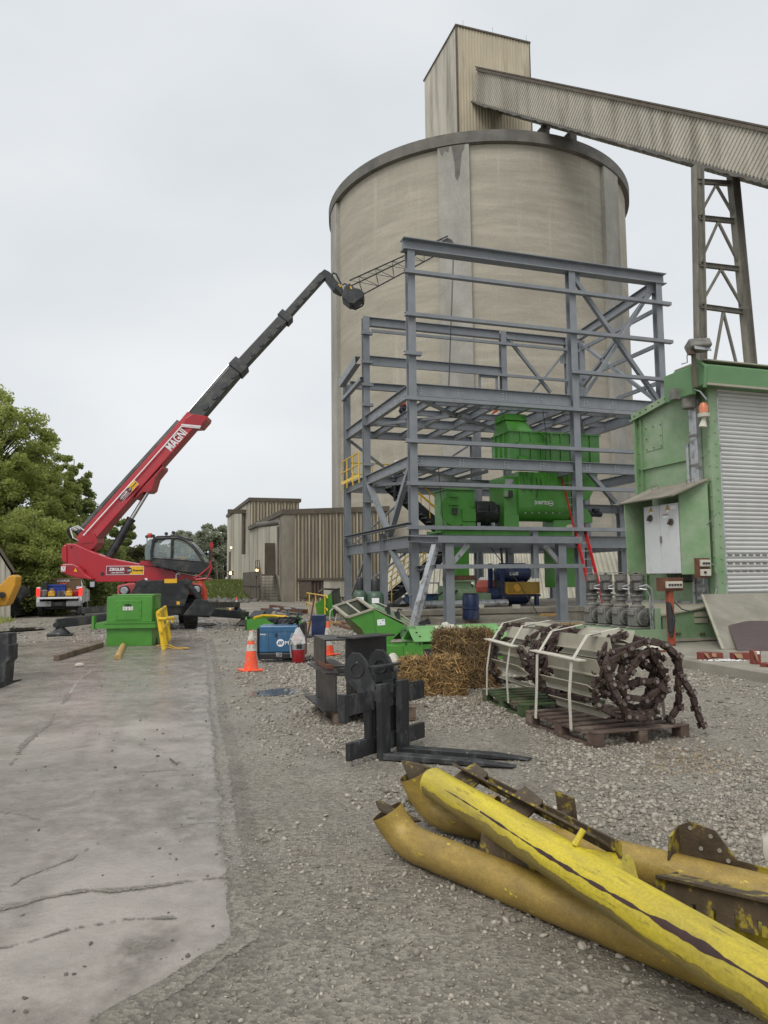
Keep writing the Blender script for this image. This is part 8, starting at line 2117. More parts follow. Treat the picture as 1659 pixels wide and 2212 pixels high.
# low green frame with straps, steel scraps, timbers
q = gp(529, 1361)
t = Thing('low_green_frame', 'low green steel frame lying flat with straps piled on it', 'frame', (q.x, q.y, 0), 10)
mb = MB(); mb.bb((0, 0, 0), (1.5, .06, .34)); mb.bb((0, 0, 0), (.06, 2.4, .34)); mb.bb((1.5, .5, 0), (1.56, 2.4, .3)); mb.bb((0, 2.4, 0), (2., 2.46, .3)); mb.bb((.05, .05, .1), (1.5, 2.4, .16)); t.part('frame', mb, m_green)
mb = MB(); mb.tube([(.3, .6, .36), (.6, .9, .42), (1.0, 1.0, .4), (1.4, .9, .36), (1.0, 1.3, .38), (.5, 1.3, .4)], .05, 6); t.part('webbing', mb, m_decal_y)
mb = MB(); mb.slab((.1, .9, .36), (.5, .9, .36), (.7, 1.4, .55), (.3, 1.4, .55), .03); mb.slab((.5, 1.2, .36), (.8, 1.2, .36), (1.0, 1.6, .6), (.7, 1.6, .6), .03); t.part('shackle_plates', mb, m_plastic)
mb = MB(); mb.slab((-.35, -.1, .02), (-.05, -.1, .3), (-.05, .35, .3), (-.35, .35, .02), .03); t.part('side_plate', mb, m_rust_trim)
q = gp(575, 1340)
for i, (dx, dy_, L_, rot, m, lb) in enumerate(((0, 3, 2.2, 100, m_steel, 'grey steel beam offcut beside the low green frame, nearest the crane'), (.5, 3.2, 2.2, 100, m_steel, 'grey steel beam offcut in the middle of the three'), (1.0, 3.4, 2.0, 100, m_steel, 'grey steel beam offcut nearest the standing yellow rail'))):
    t = Thing('beam_offcut', lb, 'steel beam', (q.x + dx, q.y + dy_, .0), rot, 'grey beam offcuts'); mb = MB(); mb.I((0, 0, .17), (L_, 0, .17), .32, .3); t.part('beam', mb, m)
for x0, y0, x1, y1, lb, m, w_, h_ in ((566, 1318, 605, 1320, 'short rusty plank lying left of the grey beam offcuts', m_rusty, .2, .1), (586, 1314, 660, 1326, 'long rusty beam lying behind the grey offcuts', m_rusty, .25, .2), (662, 1352, 735, 1350, 'long pale yellow pole lying behind the orange cone', m_lumber, .12, .12), (662, 1345, 742, 1340, 'grey length of channel lying behind the pale pole', m_galv, .2, .1), (700, 1338, 750, 1350, 'brown board lying under the green chute mouth', m_rusty, .2, .06), (722, 1350, 765, 1362, 'broken brown board end lying by the green chute', m_rusty, .16, .06), (600, 1322, 650, 1330, 'thin dark steel bar in front of the rusty beam', m_char, .1, .06)):
    a, b = gp(x0, y0), gp(x1, y1)
    t = Thing('loose_length', lb, 'timber' if m in (m_rusty, m_lumber) else 'steel bar', (a.x, a.y, 0), 0); d = b - a; mb = MB(); mb.beam((0, 0, h_ / 2 + .01), (d.x, d.y, h_ / 2 + .01), w_, h_); t.part('length', mb, m, bevel=.01)
# ================================================================== PALLET HELPERS
def pallet(label, x, y, rot, Lx, Ly, m, group='wooden pallets on the gravel'):
    t = Thing('wooden_pallet', label, 'pallet', (x, y, .004), rot, group)
    for i in range(3):
        for j in range(3): mb = MB(); mb.box((.05 + (Lx - .1) * i / 2, .07 + (Ly - .14) * j / 2, .065), (.1, .14, .09)); t.part('block', mb, m, bevel=.006)
    for i in range(3): mb = MB(); mb.bb((.0 + (Lx - .1) * i / 2, 0, 0), (.1 + (Lx - .1) * i / 2, Ly, .02)); t.part('runner', mb, m)
    for i in range(3): mb = MB(); mb.bb((.0 + (Lx - .1) * i / 2, 0, .11), (.1 + (Lx - .1) * i / 2, Ly, .128)); t.part('stringer', mb, m)
    n = 7
    for i in range(n): y0 = (Ly - .11) * i / (n - 1); mb = MB(); mb.bb((-.005, y0, .129), (Lx + .005, y0 + .105, .15)); t.part('deck_board', mb, m, bevel=.004)
    return t
m_pal_dark = mat('dark_pallet_wood', (.1, .065, .05), .8, 0, .3, 5, bump=.3, bscale=40, dirt=(.18, .14, .11), damt=.3, dscale=4)
m_pal_green = mat('green_pallet_wood', (.05, .085, .03), .75, 0, .3, 5, bump=.3, bscale=40, dirt=(.12, .1, .06), damt=.35, dscale=4)
m_pal_brown = mat('brown_pallet_wood', (.17, .12, .08), .75, 0, .3, 5, bump=.3, bscale=40, dirt=(.08, .06, .045), damt=.4, dscale=4)
# ================================================================== BLACK STEEL SECTIONS ON A PALLET
pc = gp(722, 1538, .15)
pallet('weathered brown pallet under the black steel sections', pc.x, pc.y, SITE - 2, .95, 1.1, m_pal_brown)
BS = Thing('black_steel_sections', 'stack of black welded steel beam pieces standing on a brown pallet', 'steel sections', (pc.x, pc.y, .156), SITE - 2)
def bI(p0, p1, d, b, m=None, **k): mb = MB(); mb.I(p0, p1, d, b, tw=.016, tf=.02, **k); return BS.part('section', mb, m_black_st, bevel=.003)
def bC(p0, p1, d, b): mb = MB(); mb.Cc(p0, p1, d, b, (0, 0, 1), .018, -1); return BS.part('section', mb, m_black_st, bevel=.003)
bC((.16, -.02, .2), (.16, 1.12, .2), .4, .3)
mb = MB(); mb.slab((-.12, -.02, .0), (.1, -.02, .0), (.1, 1.14, .0), (-.12, 1.14, .0), .02); mb.slab((-.1, .0, .402), (.06, .0, .402), (.06, 1.1, .402), (-.1, 1.1, .402), .018); BS.part('flange', mb, m_black_st)
bC((.5, .05, .2), (.5, 1.0, .2), .4, .26)
bC((.12, .45, .585), (.14, 1.25, .585), .33, .26)
bI((.16, .12, .61), (.74, .46, .61), .38, .3)
mb = MB(); mb.slab((.3, .0, .41), (.75, -.05, .41), (.8, .35, .42), (.3, .4, .42), .016); mb.slab((-.1, .3, .405), (.2, .05, .405), (.4, .4, .405), (.1, .7, .405), .016); BS.part('loose_plate', mb, m_black_st)
mb = MB(); mb.beam((.28, .14, .43), (.72, .4, .47), .1, .03); mb.beam((.02, .3, .45), (.02, .9, .45), .08, .05); BS.part('flat_bar', mb, m_rusty)
# ================================================================== FORK CARRIAGE
h1, h2 = gp(829, 1642), gp(868, 1627)
FC = Thing('fork_carriage', 'worn black fork carriage with two forks lying on the gravel', 'fork carriage', (h1.x, h1.y, .012), 0)
fd = Vector((math.cos(rad(-17)), math.sin(rad(-17)), 0)); cd = Vector((math.cos(rad(54)), math.sin(rad(54)), 0)); zz_ = Vector((0, 0, 1))
bk = -fd
offs = (0, (h2 - h1).length * .98)
for i, o_ in enumerate(offs):
    b = cd * o_
    w_ = .13; tk = .055
    mb = MB(); c0 = b + bk * (tk / 2)
    mb.ext([c0 + cd * -w_ / 2, c0 + cd * w_ / 2, c0 + cd * w_ / 2 + fd * tk, c0 - cd * w_ / 2 + fd * tk], (0, 0, .66))
    L_ = 1.16
    P0 = [b + cd * s_ * w_ / 2 + fd * (tk / 2) + zz_ * z_ for s_, z_ in ((-1, 0), (1, 0), (1, .055), (-1, .055))]
    P1 = [b + cd * s_ * .045 + fd * L_ + zz_ * z_ for s_, z_ in ((-1, .0), (1, .0), (1, .012), (-1, .012))]
    PM = [b + cd * s_ * w_ / 2 + fd * (L_ * .72) + zz_ * z_ for s_, z_ in ((-1, 0), (1, 0), (1, .04), (-1, .04))]
    mb.add(P0 + PM + P1, [(0, 3, 2, 1), (8, 9, 10, 11)] + [(4 * k + i_, 4 * k + (i_ + 1) % 4, 4 * k + 4 + (i_ + 1) % 4, 4 * k + 4 + i_) for k in (0, 1) for i_ in range(4)])
    FC.part('fork', mb, m_forks, bevel=.006)
    mb = MB(); mb.ext([b + bk * .03 + zz_ * .6 - cd * .05, b + bk * .12 + zz_ * .62 - cd * .05, b + bk * .12 + zz_ * .55 - cd * .05, b + bk * .03 + zz_ * .5 - cd * .05], cd * .1); FC.part('fork_hook', mb, m_forks)
for nm, z0, z1, s0, s1 in (('upper_bar', .43, .585, -.42, .78), ('lower_bar', .05, .2, -.4, .78)):
    mb = MB(); a_ = cd * s0 + bk * .075; b_ = cd * s1 + bk * .075
    mb.beam(a_ + zz_ * ((z0 + z1) / 2), b_ + zz_ * ((z0 + z1) / 2), .045, z1 - z0); br_ = FC.part(nm, mb, m_forks, bevel=.006)
    if nm == 'upper_bar':
        mb = MB()
        for i in range(16): p = a_.lerp(b_, (i + .5) / 16) + zz_ * (z1 + .008); mb.beam(p - cd * .02, p + cd * .02, .045, .02)
        FC.part('notches', mb, m_forks, br_)
        mb = MB(); mb.beam(a_ - cd * .03 + zz_ * (z0 - .05), a_ - cd * .03 + zz_ * (z1 + .03), .07, .06, cd); FC.part('end_stop', mb, m_forks, br_)
def hookplate(o_, k=1.0):
    b = cd * o_ + bk * .06
    out_ = [(0, .5), (.0, .62), (.06, .74), (.13, .86), (.22, .925), (.33, .93), (.42, .86), (.45, .76), (.42, .68), (.33, .63), (.24, .56), (.18, .45), (.15, .2), (.06, .06), (0, .06)]
    mb = MB(); mb.ext([b + bk * (x_ * k) + zz_ * z_ for x_, z_ in out_], cd * .03); h_ = FC.part('hook_plate', mb, m_forks, bevel=.004)
    c = b + bk * (.25 * k) + zz_ * .78 - cd * .002; mb = MB()
    for kk in range(20):
        a0, a1 = kk * math.pi / 10, (kk + 1) * math.pi / 10; mb.ext([c + bk * (r_ * math.cos(a_)) + zz_ * (r_ * math.sin(a_)) for r_, a_ in ((.07, a0), (.07, a1), (.05, a1), (.05, a0))], cd * -.012)
    FC.part('hook_ring', mb, m_forks, h_)
    mb = MB(); mb.poly([c + bk * (.048 * math.cos(kk * math.pi / 10)) + zz_ * (.048 * math.sin(kk * math.pi / 10)) - cd * .001 for kk in range(20)]); FC.part('pin_hole', mb, m_plastic, h_)
hookplate(-.03, .66); hookplate(.33, .66)
b = bk * .08
mb = MB(); mb.beam(b + cd * -.03 + zz_ * .8, b + cd * .36 + zz_ * .8, .09, .018); mb.beam(b + cd * .0 + zz_ * .7, b + cd * .34 + zz_ * .7, .02, .07); mb.box(b + cd * .17 + zz_ * .62, (.12, .08, .12), Matrix.Rotation(.5, 3, 'Z')); mb.box(b + cd * .17 + bk * .1 + zz_ * .66, (.08, .16, .05), Matrix.Rotation(.5, 3, 'Z')); FC.part('cross_plate', mb, m_forks)
mb = MB(); mb.slab(b + cd * .02 + zz_ * .05, b + cd * .34 + zz_ * .05, b + cd * .34 + zz_ * .42, b + cd * .02 + zz_ * .42, .02); mb.beam(b + cd * -.1 + zz_ * .08, b + cd * -.1 + zz_ * .45, .06, .04, cd); FC.part('back_plate', mb, m_plastic)
# ================================================================== STRAW BALES
def bale(x, y, z, rot, dims, label, seed, n=7500, m_=None):
    t = Thing('straw_bale', label, 'straw bale', (x, y, z), rot, 'straw bales')
    L_, W2, H_ = dims
    r = np.random.default_rng(seed)
    mb = MB(); mb.bb((-L_ / 2, -W2 / 2, .01), (L_ / 2, W2 / 2, H_)); t.part('body', mb, mat('straw_core', (.12, .072, .028), .9, 0, .4, 12, bump=.8, bscale=40), bevel=.09)
    face = r.integers(0, 5, n)
    u = r.uniform(-.52, .52, (n, 2))
    P = np.zeros((n, 3)); Nn = np.zeros((n, 3))
    for f_, (ax, sg) in enumerate(((0, -1), (0, 1), (1, -1), (1, 1), (2, 1))):
        k = face == f_
        P[k, ax] = sg * .5; Nn[k, ax] = sg
        o_ = [i for i in range(3) if i != ax]; P[np.ix_(k, o_)] = u[k]
    P = P * np.array([L_, W2, H_]) + np.array([0, 0, H_ / 2])
    d = r.normal(0, 1, (n, 3)); d -= Nn * (d * Nn).sum(1)[:, None] * .75; d /= np.linalg.norm(d, axis=1)[:, None]
    ln = r.uniform(.03, .11, n)[:, None]
    P = P + Nn * (r.uniform(-.02, .03, n) + .03 * np.sin(P[:, 0] * 14 + seed) * np.cos(P[:, 1] * 17 + P[:, 2] * 13))[:, None]
    w_ = np.cross(d, Nn + r.normal(0, .4, (n, 3))); w_ /= np.linalg.norm(w_, axis=1)[:, None]; w_ *= r.uniform(.0022, .005, n)[:, None]
    a, b = P - d * ln, P + d * ln + Nn * (r.random(n) ** 3 * .09)[:, None] - np.array([0, 0, 1]) * (r.random(n) ** 2 * .03)[:, None]
    a[:, 2] = np.maximum(a[:, 2], .004); b[:, 2] = np.maximum(b[:, 2], .004)
    o = mesh_np('straw_stalks', np.stack([a - w_, a + w_, b + w_, b - w_], 1).reshape(-1, 3), np.arange(4 * n).reshape(-1, 4), m_ or m_straw); o.parent = t.e; o['kind'] = 'stuff'
q = gp(936, 1506); bale(q.x, q.y + .28, .01, 6, (.78, .46, .44), 'low straw bale in front of the others beside the fork carriage', 1)
q = gp(1008, 1490); bale(q.x + .05, q.y + .3, .01, 10, (.74, .46, .4), 'bottom straw bale under the topmost one, next to the chain bundle', 2, m_=m_straw_d)
bale(q.x - .0, q.y + .36, .415, 4, (.74, .46, .38), 'topmost straw bale, lying on another bale in front of the trough', 3, m_=m_straw_d)
q = gp(1232, 1390); bale(q.x + .1, q.y + .6, .01, 15, (.5, .4, .38), 'small piece of straw bale behind the chain bundles', 4, 1500)
n = 900; r = np.random.default_rng(6)
cxy = np.array([[gp(*p).x, gp(*p).y] for p in ((1000, 1512), (1470, 1660), (900, 1515), (1060, 1508), (1500, 1640))]); k = r.integers(0, 5, n)
P = np.zeros((n, 3)); P[:, :2] = cxy[k] + r.normal(0, .22, (n, 2)); P[:, 2] = ground_z(P[:, 0], P[:, 1]) + r.uniform(.006, .025, n)
a_ = r.uniform(0, 3.14, n); d = np.stack([np.cos(a_), np.sin(a_), r.normal(0, .1, n)], 1) * r.uniform(.015, .05, n)[:, None]; w_ = np.stack([-np.sin(a_), np.cos(a_), 0 * a_], 1) * .002
o = mesh_np('loose_straw', np.stack([P - d - w_, P - d + w_, P + d + w_, P + d - w_], 1).reshape(-1, 3), np.arange(4 * n).reshape(-1, 4), m_straw); o['kind'] = 'stuff'
# ================================================================== CHAIN CONVEYOR BUNDLES
LKL = .175
lk = MB(); lk.beam((.0, 0, 0), (LKL, 0, 0), .034, .046); lk.beam((.045, 0, 0), (LKL - .045, 0, 0), .046, .058); lk.bb((-.028, -.04, -.034), (.034, -.024, .034)); lk.bb((-.028, .024, -.034), (.034, .04, .034)); lk.cyl((0, -.054, 0), (0, .054, 0), .021, n=10)
lk0 = lk.build('chain_link', m_chain, None, bevel=.006)
m_pin = mat('worn_pin', (.2, .17, .155), .45, .4, .2, 9)
pn = MB(); pn.cyl((0, -.058, 0), (0, -.0545, 0), .019, n=10); pn0 = pn.build('pin_head', m_pin, None)
link_mesh = lk0.data
lk_mods = True
first_link, pin_src = [lk0], [pn0]
def chain_bundle(label, px, py, rot, Lx, Ly, seed, m_p, plabel, zc_=.42, sag=1.0):
    r = random.Random(seed)
    pallet(plabel, px, py, rot, Lx, Ly, m_p)
    t = Thing('conveyor_chain_bundle', label, 'conveyor chain', (px, py, .156), rot, 'rolled conveyor chains on pallets')
    cx, cz = Lx * .52, .43
    def spiral(y, sd, turns, r0, r1, ph):
        rr_ = random.Random(sd); pts = []; a = ph
        p1_, p2_ = rr_.uniform(0, 6), rr_.uniform(0, 6)
        while a < ph + turns * 2 * math.pi:
            f_ = (a - ph) / (turns * 2 * math.pi); R_ = (r0 + (r1 - r0) * f_) * (1 + .1 * math.sin(2.3 * a + p1_) + .09 * math.sin(3.7 * a + p2_)) + rr_.uniform(-.025, .025)
            x = cx + R_ * 1.12 * math.cos(a); z = cz + R_ * .96 * math.sin(a)
            pts.append(Vector((x, y + rr_.uniform(-.05, .05) + .05 * math.sin(a * 1.7 + p1_), max(z, .035 + .05 * f_)))); a += LKL / max(R_, .1) * .96
        return pts
    def lay(pts):
        for a, b in zip(pts[:-1], pts[1:]):
            d = (b - a); 
            if d.length < .09: continue
            x = d.normalized(); yv = Vector((0, 1, 0)); z = x.cross(yv).normalized(); yv = z.cross(x)
            if first_link: o = first_link.pop()
            else: o = lk0.copy(); COL.objects.link(o)
            o.parent = t.e
            if pin_src: pn_ = pin_src.pop()
            else: pn_ = pn0.copy(); COL.objects.link(pn_)
            pn_.parent = o
            s_ = min(1.25, d.length / LKL)
            o.matrix_local = Matrix(((x.x * s_, yv.x, z.x, a.x), (x.y * s_, yv.y, z.y, a.y), (x.z * s_, yv.z, z.z, a.z), (0, 0, 0, 1)))
    sp0 = spiral(.02, seed, 2.1, .44, .17, -.9); sp2 = spiral(.11, seed + 8, 1.6, .36, .2, .6); lay(sp2)
    tail = [Vector((cx + .66, -.02, -.02)), Vector((cx + .6, -.01, .14)), Vector((cx + .545, -.03, .3)), Vector((cx + .45, .0, .45)), Vector((cx + .4, -.01, .62)), Vector((cx + .3, .01, .76)), Vector((cx + .14, .02, .83))]
    lay(sp0); lay(tail)
    for k in range(5):
        rr_ = random.Random(seed * 10 + k); a0_ = rr_.uniform(1.8, 4.4); p_ = Vector((cx + .36 * math.cos(a0_), rr_.uniform(.0, .2), max(.05, cz + .34 * math.sin(a0_)))); hd_ = rr_.uniform(-.6, .6); pl_ = [p_]
        for j in range(4):
            hd_ += rr_.uniform(-.7, .5); p_ = p_ + Vector((LKL * math.cos(hd_), rr_.uniform(-.03, .03), LKL * math.sin(hd_)))
            if not (0.04 < p_.z < .82 and p_.x < cx + .46): break
            pl_.append(p_.copy())
        lay(pl_)
    sp1 = spiral(Ly - .1, seed + 3, 1.5, .48, .3, -.6); lay(sp1); sp3 = spiral(.2, seed + 21, 1.2, .42, .26, 1.2); lay(sp3)
    # flights between the two chains
    def flight(ang, R_, tw, w_):
        x, z = cx + R_ * 1.05 * math.cos(ang), cz + R_ * .95 * math.sin(ang); z = max(z, .06)
        tx, tz = -math.sin(ang + tw), math.cos(ang + tw)
        nx_, nz_ = tz, -tx
        mb = MB(); y0, y1 = .12, Ly - .2
        P_ = [(x - tx * w_ / 2, z - tz * w_ / 2), (x + tx * w_ / 2, z + tz * w_ / 2), (x + tx * w_ / 2 + nx_ * .05, z + tz * w_ / 2 + nz_ * .05)]
        P_ = [(a, max(b, .01)) for a, b in P_]
        mb.add([(P_[0][0], y0 + .05, P_[0][1]), (P_[1][0], y0, P_[1][1]), (P_[1][0], y1, P_[1][1]), (P_[0][0], y1 - .05, P_[0][1])], [(0, 1, 2, 3)])
        mb.add([(P_[1][0], y0, P_[1][1]), (P_[2][0], y0 + .06, P_[2][1]), (P_[2][0], y1 - .06, P_[2][1]), (P_[1][0], y1, P_[1][1])], [(0, 1, 2, 3)])
        t.part('flight', mb, m_flight, solid=.008)
    for ang in (1.0, 1.55, 2.15, 2.75, 3.3, 3.85): flight(ang, .43 + r.uniform(-.03, .02), r.uniform(.3, 1.0), .15)
    for ang in (1.2, 2.2, 3.1): flight(ang, .31, r.uniform(.2, .6), .13)
    # webbing straps over the roll
    for y_ in (Ly * .28, Ly * .78):
        pth = [(-.03, -.04), (-.02, .3), (.01, .62), (.2, .87), (cx, .93), (cx + .3, .82), (cx + .5, .5), (Lx, -.03)]
        pth = [(a + r.uniform(-.015, .015), b) for a, b in pth]
        mb = MB(); P_ = []
        for a, b in pth: P_ += [(a, y_ - .024, b), (a, y_ + .024, b)]
        mb.add(P_, [(2 * i, 2 * i + 1, 2 * i + 3, 2 * i + 2) for i in range(len(pth) - 1)]); t.part('strap', mb, m_strap, solid=.003)
    mb = MB(); mb.beam((.02, .2, .64), (.03, Ly - .15, .66), .09, .012); mb.box((.3, Ly * .3, .88), (.1, .08, .05)); t.part('strap_edge_board', mb, m_strap)
    return t
fc = gp(1287, 1619); fc1 = gp(1128, 1552)
chain_bundle('rolled rusty conveyor chain with cream flights on the dark pallet in front', fc.x, fc.y, 19, 1.08, 1.3, 5, m_pal_dark, 'dark wooden pallet under the front chain bundle')
chain_bundle('rolled rusty conveyor chain with cream flights on the green pallet behind', fc1.x, fc1.y, 13, 1.05, 1.3, 12, m_pal_green, 'green wooden pallet under the rear chain bundle')
# ================================================================== YELLOW PIPES
def pipe_thing(label, a, b, r_, m, pre=None, ends=True, name='yellow_pipe'):
    t = Thing(name, label, 'pipe', (a.x, a.y, 0), math.degrees(math.atan2(b.y - a.y, b.x - a.x)), 'heap of yellow pipes')
    la, lb = t.loc_of(a), t.loc_of(b)
    pts = ([t.loc_of(p) for p in pre] if pre else []) + [la, lb]
    if pre:
        # round the elbow
        fine = []
        p0, p1, p2 = pts[0], pts[1], pts[2]
        for i in range(9):
            u_ = i / 8; fine.append(p0 * (1 - u_) ** 2 + p1 * 2 * u_ * (1 - u_) + (p1 + (p2 - p1).normalized() * .16) * u_ ** 2)
        pts = fine + [p2]
    d0 = (pts[1] - pts[0]).normalized()
    mb = MB(); mb.tube(pts, r_, 56, False); pp_ = t.part('pipe', mb, m, smooth=True)
    mb = MB(); mb.tube([p + d0 * .0 for p in (pts[0] + d0 * .001, pts[0] + d0 * .12)], r_ * .93, 24, False); t.part('inner_wall', mb, m_brack, pp_, smooth=True)
    return t, la, lb, pp_
# golden pipe on the ground in front, with upturned elbow and flange
a, b = gp(868, 1814, .095), gp(1374, 2018, .095)
b = a + (b - a) * 1.9
t, la, lb, pp_ = pipe_thing('golden dusty yellow pipe with an upturned elbow, lying under the bright one', a, b, .095, m_gold, [at(836, 1752, 4.5)])
ln = (lb - la).normalized()
ct_ = t.loc_of(at(838, 1752, 4.5))
tq = [t.loc_of(at(x, y, 4.5 + dy_)) for x, y, dy_ in ((811, 1734, -.02), (822, 1733, .05), (862, 1752, .12), (909, 1776, .1), (890, 1778, .0), (850, 1768, -.08), (818, 1750, -.1))]
mb = MB(); mb.ext(tq, (0, 0, .012)); t.part('flange_plate', mb, m_brack)
def on_pipe(f_): return la + (lb - la).normalized() * f_
sd_ = Vector((0, 1, 0))
p = on_pipe(.62); mb = MB(); mb.ext([p + Vector((-.02, .03, .08)), p + Vector((-.0, .03, .2)), p + Vector((.06, .04, .22)), p + Vector((.42, .04, .17)), p + Vector((.42, .04, .07))], (0, .012, 0)); mb.slab(p + Vector((-.0, .035, .2)), p + Vector((-.0, .16, .2)), p + Vector((.0, .16, .06)), p + Vector((-.02, .03, .08)), .012); t.part('bracket', mb, m_brack)
# golden pipe behind, also with an elbow
a, b = gp(925, 1752, .1), gp(1659, 1936, .1)
b = a + (b - a) * 1.5
t, la, lb, pp_ = pipe_thing('golden dusty yellow pipe lying farthest back with a tilted end plate', a, b, .095, m_gold, [at(893, 1672, 5.0)])
tq = [t.loc_of(at(x, y, 5.0 + dy_)) for x, y, dy_ in ((866, 1643, 0), (900, 1648, .06), (936, 1660, .06), (918, 1700, 0), (905, 1722, -.04), (886, 1690, -.04))]
mb = MB(); mb.ext(tq, (0, .012, 0)); t.part('end_plate', mb, m_brack)
p = on_pipe((t.loc_of(gp(1500, 1880, .1)) - la).length); 
mb = MB(); mb.ext([p + Vector((-.07, .07, .06)), p + Vector((-.06, .06, .22)), p + Vector((.0, .06, .25)), p + Vector((.12, .06, .23)), p + Vector((.22, .06, .11)), p + Vector((.5, .06, .1)), p + Vector((.5, .06, .06))], (0, .012, 0)); mb.slab(p + Vector((-.07, .06, .22)), p + Vector((-.07, -.05, .19)), p + Vector((-.08, -.06, .06)), p + Vector((-.07, .06, .06)), .012); br_ = t.part('bracket', mb, m_brack)
for dx, dz in ((.0, .22), (.1, .2), (.05, .13), (.14, .14), (.18, .1)): c = p + Vector((dx, .058, dz)); t.part('bolt_hole', MB().cyl(c, c + Vector((0, -.002, 0)), .011, n=10), m_stone, br_)
p = on_pipe((t.loc_of(gp(1205, 1828, .1)) - la).length); mb = MB(); mb.slab(p + Vector((-.06, .1, .07)), p + Vector((.06, .1, .07)), p + Vector((.04, .1, .24)), p + Vector((-.08, .1, .26)), .01); mb.bb((p.x - .02, p.y - .02, p.z + .08), (p.x + .03, p.y + .1, p.z + .17)); t.part('bracket', mb, m_brack)
# stub pipe end behind
a = gp(891, 1712, .075); b = a + Vector((.55, -.38, 0))
pipe_thing('short golden pipe end poking out behind the tilted end plate', a, b, .075, m_gold)
# yellow pipe at the right edge with a notched plate
a, b = gp(1490, 1975, .09), gp(1720, 2078, .09); b = a + (b - a) * 1.5
t, la, lb, pp_ = pipe_thing('yellow pipe at the right edge of the heap under a notched plate', a, b, .09, m_yel)
def notched(t, p, d, L_, up_, n, m, nm='notched_plate', hgt=.11):
    mb = MB(); s_ = L_ / n
    mb.beam(p + up_ * (hgt * .7), p + d * L_ + up_ * (hgt * .7), .012, hgt * .6, up_)
    for i in range(n): mb.beam(p + d * (i * s_ + .012) + up_ * (hgt * .2), p + d * ((i + 1) * s_ - .012) + up_ * (hgt * .2), .0118, hgt * .41, up_)
    return t.part(nm, mb, m, bevel=.002)
c0, c1 = t.loc_of(at(1418, 1945, 3.55)), t.loc_of(at(1660, 2010, 3.0))
dd_ = (c1 - c0).normalized(); mb = MB()
notched(t, c0 - Vector((0, 0, .03)), dd_, (c1 - c0).length * 1.3, Vector((0, .25, .97)), 7, m_brack, hgt=.13)
mb = MB(); mb.slab(c0 + Vector((0, 0, .1)), c0 + dd_ * .9 + Vector((0, 0, .1)), c0 + dd_ * .9 + Vector((0, .14, .08)), c0 + Vector((0, .14, .08)), .012); mb.slab(c0, c0 + Vector((0, .14, 0)), c0 + Vector((0, .14, .1)), c0 + Vector((0, 0, .1)), .012); t.part('bracket', mb, m_brack)
# bright pipe across the top of the heap
a, b = at(937, 1692, 4.85), at(1659, 2130, 2.42)
b = a + (b - a) * 1.35
t, la, lb, pp_ = pipe_thing('bright yellow chipped pipe with a rusty streak lying across the others', a, b, .094, m_yel)
d = (lb - la).normalized(); up_ = (Vector((0, 0, 1)) - d * d.z).normalized(); sd_ = up_.cross(d)
mb = MB(); r = random.Random(4)
ang0 = -.15
P_, Fc = [], []
L_ = (lb - la).length; n = 120
for i in range(n + 1):
    s_ = .35 + (L_ - .5) * i / n
    w_ = max(.002, (.005 + .0095 * max(0, min(1, (s_ - .8) / 1.6))) * (1 + .6 * math.sin(s_ * 9 + 1.3 * math.sin(s_ * 23)) + r.uniform(-.25, .25)))
    for sg in (-1, -.33, .33, 1):
        a_ = rad(38) + ang0 + sg * w_ * 7 + .08 * math.sin(s_ * 3)
        P_.append(la + d * s_ + (up_ * math.sin(a_) - sd_ * math.cos(a_)) * .0952)
for i in range(n):
    if r.random() < .985: Fc += [(4 * i + k, 4 * i + k + 1, 4 * i + 5 + k, 4 * i + 4 + k) for k in range(3)]
mb.add(P_, Fc); t.part('rust_streak', mb, mat('dark_rust', (.045, .022, .018), .75, 0, .3, 10))
r = random.Random(9); P_, Fc = [], []; n = 220
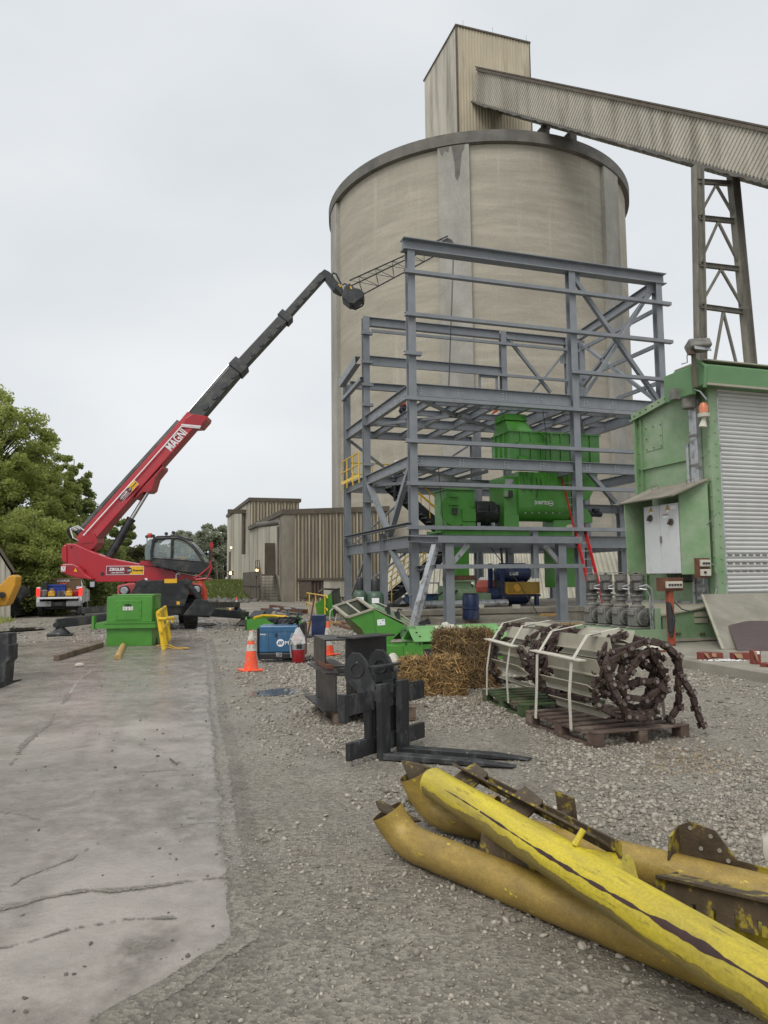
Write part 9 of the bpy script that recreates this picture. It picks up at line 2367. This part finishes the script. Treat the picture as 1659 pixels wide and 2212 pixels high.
for i in range(n + 1):
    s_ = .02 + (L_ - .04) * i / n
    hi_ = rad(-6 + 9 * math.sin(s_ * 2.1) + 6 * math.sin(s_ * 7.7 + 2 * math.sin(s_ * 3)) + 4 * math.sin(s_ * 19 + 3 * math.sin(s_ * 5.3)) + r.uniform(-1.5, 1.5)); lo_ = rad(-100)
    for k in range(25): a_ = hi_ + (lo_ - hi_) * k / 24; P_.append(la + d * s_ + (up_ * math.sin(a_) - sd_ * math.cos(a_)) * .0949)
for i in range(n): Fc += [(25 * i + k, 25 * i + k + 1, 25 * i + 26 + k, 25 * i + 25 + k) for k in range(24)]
mb = MB(); mb.add(P_, Fc); t.part('lower_band', mb, mat('dark_mottled_yellow', (.25, .19, .045), .6, 0, .3, 9, dirt=(.1, .08, .045), damt=.5, dscale=5, dsharp=.35, dirt2=(.5, .4, .03), d2amt=.22, d2scale=16, stretch=(.2, 1, 1), bump=.15, grain=(80, .25)), smooth=True)  # darker mottled band with a ragged edge round the pipe's lower viewer side
p0 = la + d * .08 + sd_ * .2 + up_ * .06
notched(t, p0, d, 1.5, (up_ * .55 - sd_ * .83).normalized(), 10, m_brack, 'notched_angle', .13)
mb = MB(); mb.beam(p0 + up_ * .0 + sd_ * .02, p0 + d * 1.5 + sd_ * .02, .012, .07, up_); t.part('angle_leg', mb, m_brack)
for s_ in (.1, .72):
    mb = MB(); q_ = la + d * s_; mb.ext([q_ + sd_ * .08 + up_ * .04, q_ + d * .28 + sd_ * .08 + up_ * .04, q_ + d * .22 + sd_ * .22 + up_ * .1, q_ + sd_ * .24 + up_ * .12], up_ * .012); t.part('gusset', mb, m_brack)
mb = MB(); q_ = la + d * 1.55; mb.slab(q_ + sd_ * .05 + up_ * .08, q_ + sd_ * .3 + up_ * .02, q_ + sd_ * .3 + d * .06 - up_ * .12, q_ + sd_ * .08 + d * .08 - up_ * .02, .012); mb.cyl(q_ + up_ * .1, q_ + up_ * .16 + sd_ * .05, .014, n=8); t.part('end_gusset', mb, m_yel)
p = gp(1672, 1868); 
t = Thing('white_bag', 'white plastic bag at the right edge beside the golden pipe', 'bag', (p.x + .12, p.y + .05, 0), 0)
mb = MB(); mb.lathe([(.1, 0), (.15, .05), (.13, .12), (.07, .17), (.02, .19)], 12); r = np.random.default_rng(8); mb.v = [(x + r.normal(0, .02), y * .8, z + r.normal(0, .015)) for x, y, z in mb.v]; t.part('film', mb, m_strap, smooth=True)
# larger stones that stand out in the foreground
